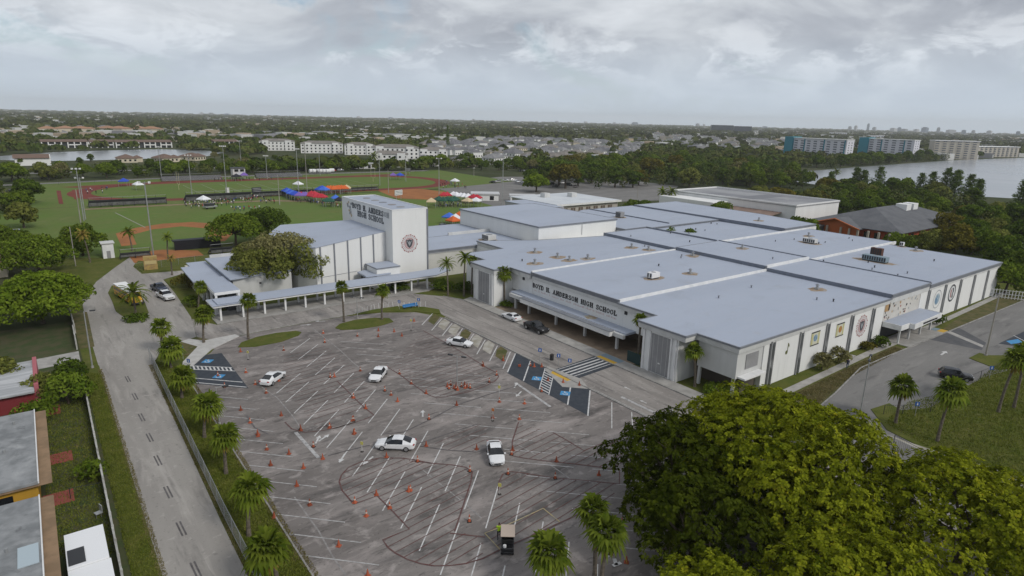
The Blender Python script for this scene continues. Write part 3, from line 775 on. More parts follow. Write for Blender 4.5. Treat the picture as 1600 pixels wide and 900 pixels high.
def crest(t, c, u, v, nrm, r, kind, sv=1.0):
    nrm = Vector(nrm)
    if kind == 'shield':
        a = MB()
        for i in range(24):
            disc(a, c, u, v, r * 0.92, r * (1.06 if i % 2 else 1.0), 1, 0, nrm * 0.012, i * 15, i * 15 + 10.5, sv)
        disc(a, c, u, v, r * 0.60, r * 0.645, 28, 0, nrm * 0.014, sv=sv)
        t.part('emblem_rim', a, REDP)
        a = MB(); disc(a, c, u, v, r * 0.645, r * 0.92, 28, 0, nrm * 0.010, sv=sv); t.part('emblem_ring', a, CRESTW)
        a = MB()
        for i in range(20):
            disc(a, c, u, v, r * 0.71, r * 0.86, 1, 0, nrm * 0.016, 35 + i * 14.5, 35 + i * 14.5 + 7, sv)
        t.part('emblem_marks', a, PINKP)
        a = MB(); disc(a, c, u, v, 0, r * 0.60, 24, 0, nrm * 0.011, sv=sv); t.part('emblem_field', a, PINKP)
        sh = [(-.42, .46), (-.2, .40), (0, .50), (.2, .40), (.42, .46), (.40, .05), (.26, -.32), (0, -.54), (-.26, -.32), (-.40, .05)]
        P = lambda p, o: Vector(c) + Vector(u) * p[0] * r + Vector(v) * p[1] * r * sv + nrm * o
        a = MB().poly([P(p, 0.018) for p in sh]); t.part('emblem_shield', a, CRESTD)
        a = MB().poly([P(p, 0.022) for p in [(-.18, .02), (0, .30), (.18, .02), (0, -.32)]])
        a.poly([P(p, 0.023) for p in [(-.30, .30), (-.24, .34), (-.05, -.05), (-.1, -.12)]]); a.poly([P(p, 0.023) for p in [(.30, .30), (.1, -.12), (.05, -.05), (.24, .34)]])
        t.part('emblem_device', a, CRESTM)
    elif kind == 'blue':
        a = MB(); disc(a, c, u, v, r * 0.92, r, 28, 0, nrm * 0.012, sv=sv); t.part('emblem_rim', a, CRESTM)
        a = MB(); disc(a, c, u, v, 0, r * 0.62, 24, 0, nrm * 0.012, sv=sv); t.part('emblem_field', a, BLUEL)
        P = lambda p: Vector(c) + Vector(u) * p[0] * r + Vector(v) * p[1] * r * sv + nrm * 0.018
        a = MB().poly([P(p) for p in [(-.5, .1), (-.2, .5), (.1, .35), (.0, .0), (.3, -.1), (.2, -.5), (-.2, -.55), (-.45, -.25)]])
        a.poly([P(p) for p in [(.25, .45), (.5, .2), (.45, -.15), (.3, .05)]])
        t.part('emblem_device', a, BLUEE)
    else:
        a = MB(); disc(a, c, u, v, r * 0.80, r, 28, 0, nrm * 0.012, sv=sv); t.part('emblem_rim', a, CRESTD)
        a = MB(); disc(a, c, u, v, 0, r * 0.80, 24, 0, nrm * 0.010, sv=sv); t.part('emblem_field', a, CRESTW)
        P = lambda p: Vector(c) + Vector(u) * p[0] * r + Vector(v) * p[1] * r * sv + nrm * 0.018
        a = MB().poly([P(p) for p in [(-.1, .6), (.3, .55), (.45, .1), (.25, -.05), (.4, -.5), (.05, -.6), (.0, -.1), (.15, .15)]]); t.part('emblem_device', a, CRESTD)
        a = MB().poly([P(p) for p in [(-.5, .35), (-.25, .6), (-.15, -.5), (-.4, -.45)]]); t.part('emblem_stripe', a, REDP)

SCH = (130, 85, 0)
sch = Thing('school_building', SCH, 'sprawling white two-storey school with pale blue-grey flat roofs and black lettering over its canopy', 'building')
# cores (plain walls) -------------------------------------------------
sch.part('wall', MB().box(86.6, 48.85, 0, 183.4, 122, 7.0), WALLW)
sch.part('wall', MB().box(80.1, 64.2, 3.6, 86.6, 105.3, 7.0), WALLW)           # upper storey over the entrance
sch.part('wall', MB().box(80.02, 98.4, 3.4, 80.09, 105.3, 7.0), WALLW)
sch.part('wall', MB().box(80.02, 64.2, 3.4, 80.09, 74.1, 7.0), WALLW)
sch.part('wall', MB().box(79.2, 105.4, 0, 86.6, 122, 7.0), WALLW)
sch.part('wall', MB().box(106, 122, 0, 196, 157.6, 7.4), WALLW)
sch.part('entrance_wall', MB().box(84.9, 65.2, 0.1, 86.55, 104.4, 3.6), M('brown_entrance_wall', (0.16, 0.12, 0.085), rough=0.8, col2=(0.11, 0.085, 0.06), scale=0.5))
for y in (70, 76, 82, 88, 94, 100):
    d = sch.part('entrance_door', MB().box(84.84, y, 0.16, 84.9, y + 2.4, 2.6), GLASS)
    MB().box(-0.02, 1.16, 0, 0.0, 1.24, 2.44).build('door_mullion', STEEL, parent=d).location = (84.84, y, 0.16)
# roof sections: pale membrane above a grey metal fascia ---------------
ROOFS = [
 ([(77.35, 48.1), (125.3, 48.1), (125.3, 73.85), (79.3, 73.85), (79.3, 64.95), (74.75, 64.95), (74.75, 55.45), (77.35, 55.45)], 8.0),
 ([(79.75, 73.9), (125.3, 73.9), (125.3, 98.5), (79.75, 98.5)], 8.35),
 ([(79.3, 98.55), (125.3, 98.55), (125.3, 122.5), (104.7, 126.9), (90, 133.9), (90, 122.4), (79, 122.4), (79, 114.3), (75.0, 114.3), (75.0, 105.1), (79.3, 105.1)], 8.1),
 ([(125.35, 48.1), (142.7, 48.1), (142.7, 73.95), (125.35, 73.95)], 8.65),
 ([(125.35, 74.0), (142.7, 74.0), (142.7, 98.5), (125.35, 98.5)], 9.0),
 ([(125.35, 98.55), (142.7, 98.55), (142.7, 123.4), (125.35, 123.4)], 8.75),
 ([(142.75, 48.1), (184.2, 48.1), (184.2, 73.95), (142.75, 73.95)], 8.15),
 ([(142.75, 74.0), (188.2, 74.0), (188.2, 98.9), (142.75, 98.9)], 8.4),
 ([(142.75, 98.95), (175, 98.95), (175, 121.5), (142.75, 121.5)], 8.6),
 ([(142.75, 121.55), (175, 121.55), (175, 159), (150, 159), (134, 150), (133.7, 123.5), (142.75, 123.5)], 9.1),
 ([(175.05, 98.95), (192.5, 98.95), (197, 121), (198.5, 158), (175.05, 158)], 9.5),
 ([(75.7, 134.0), (104.7, 134.0), (104.7, 149.6), (75.7, 149.6)], 7.0),
 ([(75.7, 149.65), (104.7, 149.65), (104.7, 166), (75.7, 166)], 6.9),
]
for k, (pl, z) in enumerate(ROOFS):
    zb = 6.95 if z > 7.5 else 6.3
    sch.part('roof', MB().prism(pl, z - 0.16, z, 0, 0), ROOFM)
    cx = sum(p[0] for p in pl) / len(pl); cy = sum(p[1] for p in pl) / len(pl)
    inset = [(cx + (p[0] - cx) * (1 - 0.06 / max(1, abs(p[0] - cx))), cy + (p[1] - cy) * (1 - 0.06 / max(1, abs(p[1] - cy)))) for p in pl]
    sch.part('fascia', MB().prism(inset, z - 0.75, z - 0.17), FASCIA if k not in (0, 2) else WALLG)
    inset2 = [(cx + (p[0] - cx) * (1 - 0.12 / max(1, abs(p[0] - cx))), cy + (p[1] - cy) * (1 - 0.12 / max(1, abs(p[1] - cy)))) for p in pl]
    sch.part('soffit_band', MB().prism(inset2, min(zb, z - 0.9), z - 0.76), WALLG)
    # thin grey drip edge round the roof
    sch.part('drip_edge', MB().curb(pl, 0.22, z - 0.22, z + 0.05, closed=True), FASCIA)
sch.part('wall', MB().box(75.95, 134.3, 0, 104.5, 165.7, 6.25), M('cream_wall', (0.58, 0.575, 0.53), rough=0.85, col2=(0.52, 0.515, 0.475), scale=0.3))
sch.part('wall', MB().box(90.1, 122.4, 0, 104.6, 134.2, 6.9), WALLW)
# raised white fire walls and grey step faces across the roofs
for x0, x1, y, zt in ((79.8, 125.2, 98.52, 8.62), (79.8, 125.2, 73.88, 8.48), (125.4, 142.6, 73.97, 9.25), (142.9, 188.2, 73.97, 8.62), (142.9, 192.4, 98.93, 8.85)):
    sch.part('parapet', MB().box(x0, y - 0.2, 7.8, x1, y + 0.2, zt), WHITE)
STEPG = M('grey_step_flashing', (0.185, 0.205, 0.245), rough=0.6, col2=(0.16, 0.175, 0.21), scale=0.6)
for x, y0, y1, zt in ((125.33, 48.2, 73.6, 8.75), (125.33, 74.3, 98.2, 9.1), (125.33, 98.8, 123.5, 8.85), (142.73, 48.2, 73.7, 8.85), (142.73, 74.3, 98.6, 9.2), (142.73, 99.2, 121, 9.15), (175.02, 99.2, 158, 9.6), (153.5, 124, 159, 9.4)):
    sch.part('roof_step', MB().box(x - 0.13, y0, 7.7, x + 0.13, y1, zt), STEPG)
sch.part('parapet', MB().box(91, 149.4, 6.6, 104.6, 149.9, 7.75), WALLG)
# gymnasium box rising through the roofs
gymp = [(104.8, 127.0), (133.6, 127.0), (133.6, 165.2), (104.8, 165.2)]
sch.part('gymnasium_wall', MB().prism(gymp, 0, 11.35), [WALLW])
sch.part('gymnasium_roof', MB().box(104.6, 126.8, 11.36, 133.8, 165.4, 11.6), ROOFM)
sch.part('drip_edge', MB().curb([(104.6, 126.8), (133.8, 126.8), (133.8, 165.4), (104.6, 165.4)], 0.2, 11.3, 11.66, closed=True), FASCIA)
sch.part('downpipe', MB().box(120.1, 126.8, 8.2, 120.35, 127.0, 11.3), WALLG)

# pylons at both ends of the entrance front -----------------------------
for y0, y1, p0, p1, zt in ((57.0, 64.1, 58.6, 62.2, 6.9), (105.3, 113.0, 107.0, 110.9, 7.1)):
    sch.part('pylon', MB().box(75.25, y0, 0, 80.0, y1, zt), WALLW)
    sch.part('pylon_panel', MB().box(75.17, p0, 0.25, 75.25, p1, zt - 0.35), PANELG)
    for k in range(4):
        yy = p0 + (p1 - p0) * (k + 0.5) / 4
        sch.part('panel_joint', MB().box(75.155, yy - 0.02, 0.25, 75.168, yy + 0.02, zt - 0.35), WALLG)
    for yy in (y0 + 0.25, p0 - 0.45, p1 + 0.15, y1 - 0.55):
        sch.part('pylon_rib', MB().box(75.05, yy, 0, 75.25, yy + 0.3, zt - 0.05), WHITE)
    sch.part('notice', MB().box(75.14, (p0 + p1) / 2 - 0.2, 1.9, 75.155, (p0 + p1) / 2 + 0.2, 2.1), WHITE)
# corner block over the recessed terrace
sch.part('corner_wall', MB().box(77.75, 48.5, 2.9, 84.2, 55.2, 6.98), WALLG)
sch.part('corner_wall', MB().box(84.2, 48.35, 0, 85.6, 55.2, 7.3), WALLW)
sch.part('corner_window', MB().box(79.9, 48.40, 4.0, 83.0, 48.5, 6.3), PANELG)
sch.part('corner_ledge', MB().box(78.2, 47.2, 3.0, 83.6, 48.48, 3.25), WHITE)
sch.part('corner_wall', MB().box(80.3, 49.2, 0, 84.2, 57, 2.9), M('shaded_brown_wall', (0.10, 0.085, 0.07), rough=0.9))  # shade under the corner block is mixed into this brown
for x, y in ((78.0, 48.9), (78.0, 54.8)):
    sch.part('column', MB().box(x - 0.2, y - 0.2, 0, x + 0.2, y + 0.2, 2.9), WALLG)
sch.part('wall_lamp', MB().box(77.62, 49.9, 7.15, 77.75, 50.1, 7.45), DARKM)
# entrance canopy -------------------------------------------------------
sch.part('canopy', MB().box(77.6, 69.8, 3.35, 80.06, 102.6, 3.75), ROOFM)
sch.part('canopy_fascia', MB().box(76.2, 72.3, 2.75, 77.58, 97.6, 3.62), WHITE)
sch.part('canopy_gutter', MB().box(76.1, 72.2, 3.63, 77.3, 97.7, 3.72), FASCIA)
sch.part('canopy_end', MB().box(77.0, 69.9, 2.8, 77.58, 72.2, 3.5), WALLG)
sch.part('canopy_end', MB().box(77.0, 97.8, 2.8, 77.58, 102.3, 3.5), WALLG)
MB().sheet([(77.8, 79.6), (78.8, 78.6), (79.9, 78.9), (79.9, 80.9), (78.6, 81.3)], 3.757).build('rust_stain', M('rust_stain', (0.30, 0.20, 0.09), rough=0.9, col2=(0.42, 0.38, 0.30), scale=1.2, lo=0.4, hi=0.6), parent=sch.o).location = -Vector(SCH)
for y in (72.3, 80.4, 88.5, 97.0, 101.5):
    sch.part('canopy_column', MB().box(78.0, y - 0.22, 0.1, 78.44, y + 0.22, 3.35), WALLG)
for y in (72.0, 101.0):
    sch.part('speaker_box', MB().box(79.9, y, 6.1, 80.08, y + 0.6, 6.7), DARKM)
sch.part('fence_panel', MB().box(75.6, 64.6, 0.1, 75.66, 67.4, 2.0), M('dark_green_screen', (0.02, 0.045, 0.045), rough=0.6))
# black name over the canopy and the ghosted reddish line below it
lettering('BOYD H. ANDERSON HIGH SCHOOL', (80.06, 98.3, 5.25), (0, -1, 0), (0, 0, 1), (-1, 0, 0), 0.86, 23.8, BLACKL, sch.o, SCH, th=0.19)
gm = MB()
gr = random.Random(5)
y = 98.2
while y > 74.6:
    w = gr.uniform(0.12, 0.3)
    if gr.random() < 0.74: gm.box(80.085, y - w, 4.55 + gr.uniform(-.03, .05), 80.098, y, 4.55 + gr.uniform(0.18, 0.42))
    y -= w + gr.uniform(0.04, 0.12)
sch.part('ghost_lettering', gm, M('faded_reddish_paint', (0.66, 0.56, 0.54), rough=0.8))
EMB = MB().poly([(80.05, 101.2, 4.6), (80.05, 100.0, 4.6), (80.05, 100.0, 5.9), (80.05, 101.2, 5.9)])
sch.part('wall_emblem', EMB, CRESTM)
sch.part('wall_emblem', MB().poly([(80.03, 102.6, 4.0), (80.03, 98.8, 4.0), (80.03, 98.9, 4.7), (80.03, 102.5, 4.8)]), BLUEL)
sch.part('wall_emblem', MB().poly([(80.035, 100.95, 5.2), (80.035, 100.2, 5.2), (80.035, 100.2, 5.8), (80.035, 100.95, 5.8)]), CRESTD)

# long side with precast panels and slot windows ------------------------
slots = [86.4, 94.5, 102.75, 111.0, 118.95, 143.1, 151.5, 159.8, 167.9, 176.2]
edges = [85.6] + slots
def side_panel(x0, x1):
    return sch.part('wall_panel', MB().box(x0, 48.28, 0.05, x1, 48.84, 7.15), WALLW)
SLW = 0.62
pairs = [(87.05, 93.85), (95.15, 102.1), (103.4, 110.35), (111.65, 118.3), (119.6, 123.2), (139.1, 142.45), (143.75, 150.85), (152.15, 159.15), (160.45, 167.25), (168.55, 175.55), (176.85, 183.9)]
for a, b in pairs: side_panel(a, b)
for x in slots:
    for z0, z1 in ((3.9, 6.55), (0.25, 2.75)):
        w = sch.part('slot_window', MB().box(x - 0.40, 48.62, z0, x + 0.5, 48.84, z1), GLASS)
        MB().box(x - 0.02, 48.59, z0, x + 0.02, 48.62, z1).build('glazing_bar', DARKM, parent=w)
    sch.part('slot_spandrel', MB().box(x - 0.40, 48.5, 2.76, x + 0.5, 48.84, 3.89).box(x - 0.40, 48.5, 6.56, x + 0.5, 48.84, 7.15), WHITE)
    sch.part('slot_fin', MB().box(x - 0.64, 48.05, 0.05, x - 0.42, 48.84, 7.2), M('grey_fin', (0.27, 0.275, 0.28), rough=0.7))
    sch.part('slot_fin', MB().box(x + 0.52, 48.14, 0.05, x + 0.64, 48.84, 7.2), WALLG)
# side entrance bay with painted figures
sch.part('mural_wall', MB().box(123.22, 48.34, 3.2, 139.08, 48.84, 7.6), M('cream_mural_ground', (0.62, 0.60, 0.55), rough=0.8, col2=(0.56, 0.54, 0.50), scale=0.4))
sch.part('entrance_recess', MB().box(123.22, 48.6, 0.05, 139.08, 48.84, 3.2), M('dark_recess', (0.035, 0.037, 0.04), rough=0.6))  # flat dark colour stands for the shade under the side canopy
mr_ = random.Random(11)
inks = [CRESTD, BLACKL, M('tan_mural_paint', (0.42, 0.27, 0.13), rough=0.8), M('dull_red_mural_paint', (0.36, 0.12, 0.10), rough=0.8), CRESTM, M('brown_mural_paint', (0.16, 0.10, 0.06), rough=0.8)]
for k in range(34):
    x = 124.0 + mr_.random() * 14.2; z = 3.9 + mr_.random() * 3.2
    w, h = mr_.uniform(0.12, 0.42), mr_.uniform(0.3, 0.8)
    pts = [(x + w * math.cos(t) * mr_.uniform(.5, 1.1), 48.33 - 0.0006 * k, z + h * 0.5 * math.sin(t) * mr_.uniform(.6, 1.1)) for t in [R(i * 60) for i in range(6)]]
    sch.part('mural_patch', MB().poly(pts), mr_.choice(inks))
sch.part('mural_patch', MB().poly([(123.6, 48.30, 5.6), (125.5, 48.30, 5.5), (125.6, 48.30, 7.1), (123.7, 48.30, 7.2)]), inks[2])
sch.part('mural_patch', MB().poly([(125.0, 48.29, 5.7), (125.6, 48.29, 5.7), (125.6, 48.29, 6.8), (125.1, 48.29, 6.9)]), BLACKL)
sch.part('side_canopy', MB().prism([(123.6, 48.3), (123.6, 45.1), (126.8, 45.0), (126.8, 44.1), (139.6, 44.4), (139.8, 48.3)], 3.35, 3.75), ROOFM)
sch.part('side_canopy_fascia', MB().curb([(123.5, 48.2), (123.5, 45.0), (126.7, 44.9), (126.7, 44.0), (139.7, 44.3), (139.9, 47.4)], 0.14, 2.85, 3.83), WHITE)
for k in range(5):
    sch.part('fascia_letter_block', MB().box(130.5 + k * 1.35, 43.88, 3.2, 131.35 + k * 1.35, 43.97, 3.5), BLACKL)
for x in (124.6, 129, 134, 138.8):
    sch.part('side_canopy_column', MB().box(x - 0.15, 45.4, 0.12, x + 0.15, 45.7, 3.35), WALLG)
# banners, note and round emblems
YB = M('pale_yellow_banner', (0.52, 0.49, 0.24), rough=0.7)
for x0, inner in ((97.6, BLUEE), (105.7, M('brown_banner_print', (0.42, 0.22, 0.07), rough=0.7))):
    b = sch.part('banner', MB().box(x0, 48.2, 4.1, x0 + 2.6, 48.28, 6.35), M('cream_banner', (0.62, 0.62, 0.5), rough=0.7))
    MB().box(x0 - 0.02, 48.19, 6.2, x0 + 2.62, 48.2, 6.42).box(x0 - 0.02, 48.19, 4.02, x0 + 2.62, 48.2, 4.2).build('banner_edge', DARKM, parent=b)
    MB().box(x0 + 0.05, 48.185, 4.25, x0 + 0.5, 48.199, 6.15).box(x0 + 2.1, 48.185, 4.25, x0 + 2.55, 48.199, 6.15).build('banner_border', YB, parent=b)
    e = MB(); disc(e, (x0 + 1.3, 48.185, 5.3), (1, 0, 0), (0, 0, 1), 0.0, 0.6, 14); e.build('banner_emblem', inner, parent=b)
nt_ = MB(); disc(nt_, (90.55, 48.26, 4.5), (1, 0, 0), (0, 0, 1), 0, 0.34, 14)
nt_.poly([(90.72, 48.26, 4.5), (90.9, 48.26, 4.5), (90.9, 48.26, 6.0), (90.72, 48.26, 6.0)])
nt_.poly([(90.9, 48.26, 6.0), (91.2, 48.26, 5.6), (91.15, 48.26, 5.2), (90.9, 48.26, 5.55)])
sch.part('painted_note', nt_, M('olive_note_paint', (0.12, 0.13, 0.04), rough=0.7))
crest(sch, (115.1, 48.27, 4.45), (1, 0, 0), (0, 0, 1), (0, -1, 0), 1.95, 'shield')
crest(sch, (148.0, 48.27, 4.4), (1, 0, 0), (0, 0, 1), (0, -1, 0), 2.0, 'blue')
crest(sch, (155.7, 48.27, 4.6), (1, 0, 0), (0, 0, 1), (0, -1, 0), 1.95, 'grey')

# ---- rooftop fittings: each stands on its own rusty patch --------------
RUSTP = M('rusty_roof_patch', (0.30, 0.22, 0.145), rough=0.9, col2=(0.38, 0.365, 0.35), scale=0.9, lo=0.46, hi=0.66, coords='pos')
def roof_z(x, y):
    return max([z for pl, z in ROOFS if in_poly(x, y, pl)] or [8.1])
def stain(x, y, z, rx, ry, seed):
    r_ = random.Random(seed)
    pl = [(x + rx * math.cos(t) * r_.uniform(.7, 1.1), y + ry * math.sin(t) * r_.uniform(.7, 1.1)) for t in [R(i * 30) for i in range(12)]]
    MB().sheet(pl, z + 0.006).build('rust_patch', RUSTP, parent=sch.o).location = -Vector(SCH)
def vent(x, y, k, near):
    z = roof_z(x, y)
    stain(x, y, z, 2.3, 1.7, k)
    e = empty('roof_vent', (x, y, z), 0, 'squat grey roof vent on a rusty patch, ' + near, 'vent', 'vents on the school roof')
    MB().box(-0.4, -0.4, 0, 0.4, 0.4, 0.35).build('curb_box', STEEL, parent=e)
    MB().tube((0, 0, 0.35), (0, 0, 0.85), 0.22, n=10).build('pipe', STEEL, parent=e)
    MB().tube((0, 0, 0.85), (0, 0, 1.1), 0.42, 0.16, n=10).build('cap', FASCIA, parent=e)
for k, (x, y, near) in enumerate([(94.9, 107.9, 'one of the row before the gymnasium'), (95.0, 103.9, 'one of the row before the gymnasium'), (99.8, 103.0, 'one of the row before the gymnasium'), (118.8, 107.1, 'beside a grey roof step'), (120.2, 102.8, 'beside a grey roof step'),
        (93.8, 114.8, 'below the gymnasium corner'), (86.1, 105.3, 'close behind the left pylon'), (138.8, 89.0, 'on the raised middle strip'), (107.4, 80.2, 'behind the black lettering'), (119.5, 59.4, 'above the round emblem wall'), (175.3, 91.8, 'on the rear roof'), (123.0, 91.6, 'on the foot of a white parapet'), (182, 112, 'on the far rear roof'), (181, 66, 'on the rear roof corner')]):
    vent(x, y, k, near)
pr_ = random.Random(3)
for k in range(34):
    x, y = pr_.uniform(84, 182), pr_.uniform(51, 120)
    z = roof_z(x, y)
    o = MB().tube((0, 0, 0), (0, 0, 0.42), 0.13, n=8).tube((0, 0, 0.42), (0, 0, 0.5), 0.2, 0.17, n=8).build('roof_pipe', [DARKM if k % 3 == 0 else FASCIA], loc=(x, y, z), label='short capped pipe sticking up from the pale school roof', category='pipe', group='pipes on the school roof')
def ac_unit(x, y, sx, sy, h, k, label, mat):
    z = roof_z(x, y)
    stain(x, y, z, sx * 0.9 + 0.6, sy * 0.9 + 0.6, 50 + k)
    e = empty('air_conditioner', (x, y, z), 0, label, 'air conditioner')
    MB().box(-sx / 2, -sy / 2, 0.25, sx / 2, sy / 2, h).build('casing', mat, parent=e, bevel=0.03)
    MB().box(-sx / 2 + .1, -sy / 2 + .1, 0, sx / 2 - .1, sy / 2 - .1, 0.25).build('base_rail', DARKM, parent=e)
    for i in range(max(2, int(sy / 0.5))):
        yy = -sy / 2 + sy * (i + 0.5) / max(2, int(sy / 0.5))
        MB().box(-sx / 2 - 0.02, yy - 0.16, 0.4, -sx / 2 - 0.002, yy + 0.16, h - 0.15).build('grille', DARKM, parent=e)
    f = MB(); disc(f, (0, 0, h + 0.01), (1, 0, 0), (0, 1, 0), 0.0, min(sx, sy) * 0.36, 16); f.build('fan_guard', FASCIA, parent=e)
ac_unit(96.7, 138.0, 2.6, 3.0, 1.6, 1, 'boxy roof air conditioner with dark grilles below the gymnasium wall', WALLG)
ac_unit(97.5, 81.6, 2.4, 1.4, 1.3, 2, 'pale roof air conditioner amid the roof behind the black lettering', WHITE)
ac_unit(164.8, 85.7, 1.6, 3.4, 1.3, 3, 'long grey roof air conditioner on the rear roof between white parapets', WALLG)
ac_unit(157.0, 65.4, 1.8, 5.4, 1.4, 4, 'long blue-grey roof unit above the side entrance', M('blue_grey_casing', (0.22, 0.29, 0.33), rough=0.5))
ac_unit(162.5, 67.6, 1.2, 2.6, 2.3, 5, 'tall dark louvred roof unit behind the long blue-grey one', M('rusty_brown_casing', (0.10, 0.045, 0.03), rough=0.7))
ac_unit(149.3, 140.5, 1.8, 2.2, 1.8, 6, 'green-grey roof unit beside the gymnasium corner', PANELG)
ac_unit(184.0, 70.6, 0.9, 0.9, 1.2, 7, 'small white roof unit on the far edge of the rear roof', WHITE)

# ================================================================== AUDITORIUM with its tower
AUD = (66, 148, 0)
aud = Thing('auditorium', AUD, 'white windowless auditorium with a tall stage tower carrying the school name and a round emblem', 'building')
aud.part('stage_tower', MB().box(66.3, 134.0, 0, 75.7, 163.5, 17.35), WALLW)
aud.part('tower_roof', MB().box(66.55, 134.25, 17.36, 75.45, 163.25, 17.45), ROOFM)
aud.part('tower_parapet', MB().curb([(66.4, 134.1), (75.6, 134.1), (75.6, 163.4), (66.4, 163.4)], 0.28, 17.3, 17.62, closed=True), WHITE)
aud.part('corner_trim', MB().box(75.4, 133.85, 0, 75.78, 134.0, 17.3), FASCIA)
for k, y in enumerate((157.9, 152.7, 148.2, 143.2, 138.6)):
    h_ = MB(); disc(h_, (70.9, y, 17.52), (1, 0, 0), (0, 1, 0), 0, 1.0, 18)
    h_.tube((70.9, y, 17.45), (70.9, y, 17.515), 1.0, n=18, cap=False)
    aud.part('roof_hatch', h_, [M('brown_grey_hatch', (0.26, 0.24, 0.235), rough=0.8), PANELG, FASCIA][k % 3])
house = [(66.28, 137.8), (66.28, 157.6), (50.5, 166), (45.2, 158), (43.6, 149), (45.2, 139), (48.0, 134.4)]
hz_ = [12.05, 12.05, 10.7, 10.2, 10.1, 10.2, 10.55]
aud.part('house_wall', MB().prism(house, 0, [z - 0.15 for z in hz_]), WALLW)
cx, cy = 55, 150
aud.part('house_roof', MB().prism([(cx + (p[0] - cx) * 1.012, cy + (p[1] - cy) * 1.014) if p[0] < 66 else p for p in house], [z - 0.14 for z in hz_], [z + 0.02 for z in hz_]), ROOFM)
for k in range(1, 6):
    t = k / 5.3
    x = 66.28 + (48.0 - 66.28) * t; y = 137.8 + (134.4 - 137.8) * t; zt = 12.0 + (10.5 - 12.0) * t
    aud.part('wall_fin', MB().cbox((x, y - 0.05, zt / 2), (0.32, 0.22, zt), R(10.5)), FASCIA)
aud.part('wall_joint', MB().cbox((53.5, 135.36, 3.6), (9.5, 0.05, 0.06), R(10.5)), FASCIA)
lettering('BOYD H. ANDERS', (66.24, 156.6, 15.45), (0, -1, 0), (0, 0, 1), (-1, 0, 0), 1.25, 18.2, FADEL, aud.o, AUD, th=0.2)
lettering('ON', (66.24, 138.0, 15.5), (0, -1, 0), (0, 0, 1), (-1, 0, 0), 1.15, 2.5, GHOST, aud.o, AUD, th=0.16)
lettering('HIGH SCHOOL', (66.24, 153.5, 13.7), (0, -1, 0), (0, 0, 1), (-1, 0, 0), 1.3, 15.2, FADEL, aud.o, AUD, th=0.2)
tm = random.Random(21)
for k in range(14):
    y = 159.9 - tm.random() * 2.6; z = 12.9 + tm.random() * 3.8
    pts = [(66.27 - 0.001 * k, y + 0.55 * math.cos(t) * tm.uniform(.5, 1.1), z + 0.5 * math.sin(t) * tm.uniform(.5, 1.1)) for t in [R(-i * 60) for i in range(6)]]
    aud.part('tower_mural_patch', MB().poly(pts), [M('grey_mural_paint', (0.27, 0.28, 0.30), rough=0.8), M('tan_faded_paint', (0.50, 0.40, 0.27), rough=0.8), GHOST][k % 3])
crest(aud, (70.7, 133.97, 9.3), (1, 0, 0), (0, 0, 1), (0, -1, 0), 2.1, 'shield')
aud.part('side_porch_roof', MB().prism([(57.6, 134.9), (63.4, 137.2), (63.8, 130.2), (57.6, 130.2)], 3.4, 3.75), ROOFM)
aud.part('side_room', MB().box(60.4, 130.4, 0, 66.25, 135.8, 4.9), WALLW)
aud.part('side_room_roof', MB().box(60.2, 130.2, 4.9, 66.28, 136.4, 5.1), FASCIA)
aud.part('side_room_roof', MB().box(60.35, 130.35, 5.1, 66.2, 136.3, 5.13), ROOFM)

# ================================================================== COVERED WALKWAY
WK = (48, 127, 0)
wk = Thing('covered_walkway', WK, 'long white flat-roofed covered walkway on white posts in front of the auditorium', 'walkway')
wk.part('roof', MB().prism([(24.4, 124.6), (72.6, 124.6), (78.2, 127.6), (78.2, 131.4), (72, 130.4), (24.4, 130.4)], 2.98, 3.22), ROOFM)
wk.part('fascia', MB().curb([(24.35, 130.4), (24.35, 124.52), (72.6, 124.52), (78.2, 127.5)], 0.08, 2.92, 3.16), WHITE)
wk.part('drip_edge', MB().curb([(24.35, 124.46), (72.6, 124.46), (78.2, 127.44)], 0.06, 3.163, 3.27), FASCIA)
for k in range(12):
    x = 25.75 + 4.07 * k
    for y in (125.4, 129.7):
        wk.part('post', MB().box(x - 0.17, y - 0.17, 0.1, x + 0.17, y + 0.17, 2.98), WHITE)

# ================================================================== LOW WING at the end of the walkway
LW = (32, 148, 0)
lw = Thing('low_wing', LW, 'low white wing with stepped white roofs and an open porch beside the bus loop', 'building')
lw.part('wall', MB().box(31.2, 137.6, 0, 43.4, 158, 4.9), WALLG)
lw.part('roof', MB().prism([(30.4, 136.6), (43.8, 138.6), (44.5, 160), (30.6, 160)], 4.95, 5.25), ROOFM)
lw.part('wall', MB().box(26.2, 143.4, 0, 31.1, 160.6, 3.9), M('pale_yellow_wall', (0.55, 0.53, 0.44), rough=0.85))
lw.part('roof', MB().prism([(24.5, 142.6), (31.0, 142.6), (31.0, 162), (26.8, 162), (26.8, 157.6), (24.9, 157.6)], 3.95, 4.2), ROOFM)
lw.part('porch_roof', MB().box(25.9, 129.6, 4.4, 30.5, 142.4, 4.65), ROOFM)
lw.part('porch_roof', MB().box(25.3, 125.2, 3.28, 30.3, 129.5, 3.45), ROOFM)
lw.part('porch_fascia', MB().curb([(25.85, 142.3), (25.85, 129.55), (30.55, 129.55)], 0.1, 4.0, 4.55), WHITE)
for x, y in ((26.1, 129.8), (30.3, 129.8), (26.1, 133.8), (26.1, 137.8), (26.1, 141.8)):
    lw.part('porch_column', MB().box(x - 0.2, y - 0.2, 0.1, x + 0.2, y + 0.2, 4.4), WHITE)
lw.part('porch_wall', MB().box(28.4, 131.0, 0, 30.2, 142.4, 4.38), M('dark_glazed_entry', (0.07, 0.075, 0.08), rough=0.6))  # wall colour darkened to stand for the shade under the porch roof
lw.part('parapet', MB().box(31.6, 159.6, 5.25, 37.5, 159.9, 6.0), WALLG)
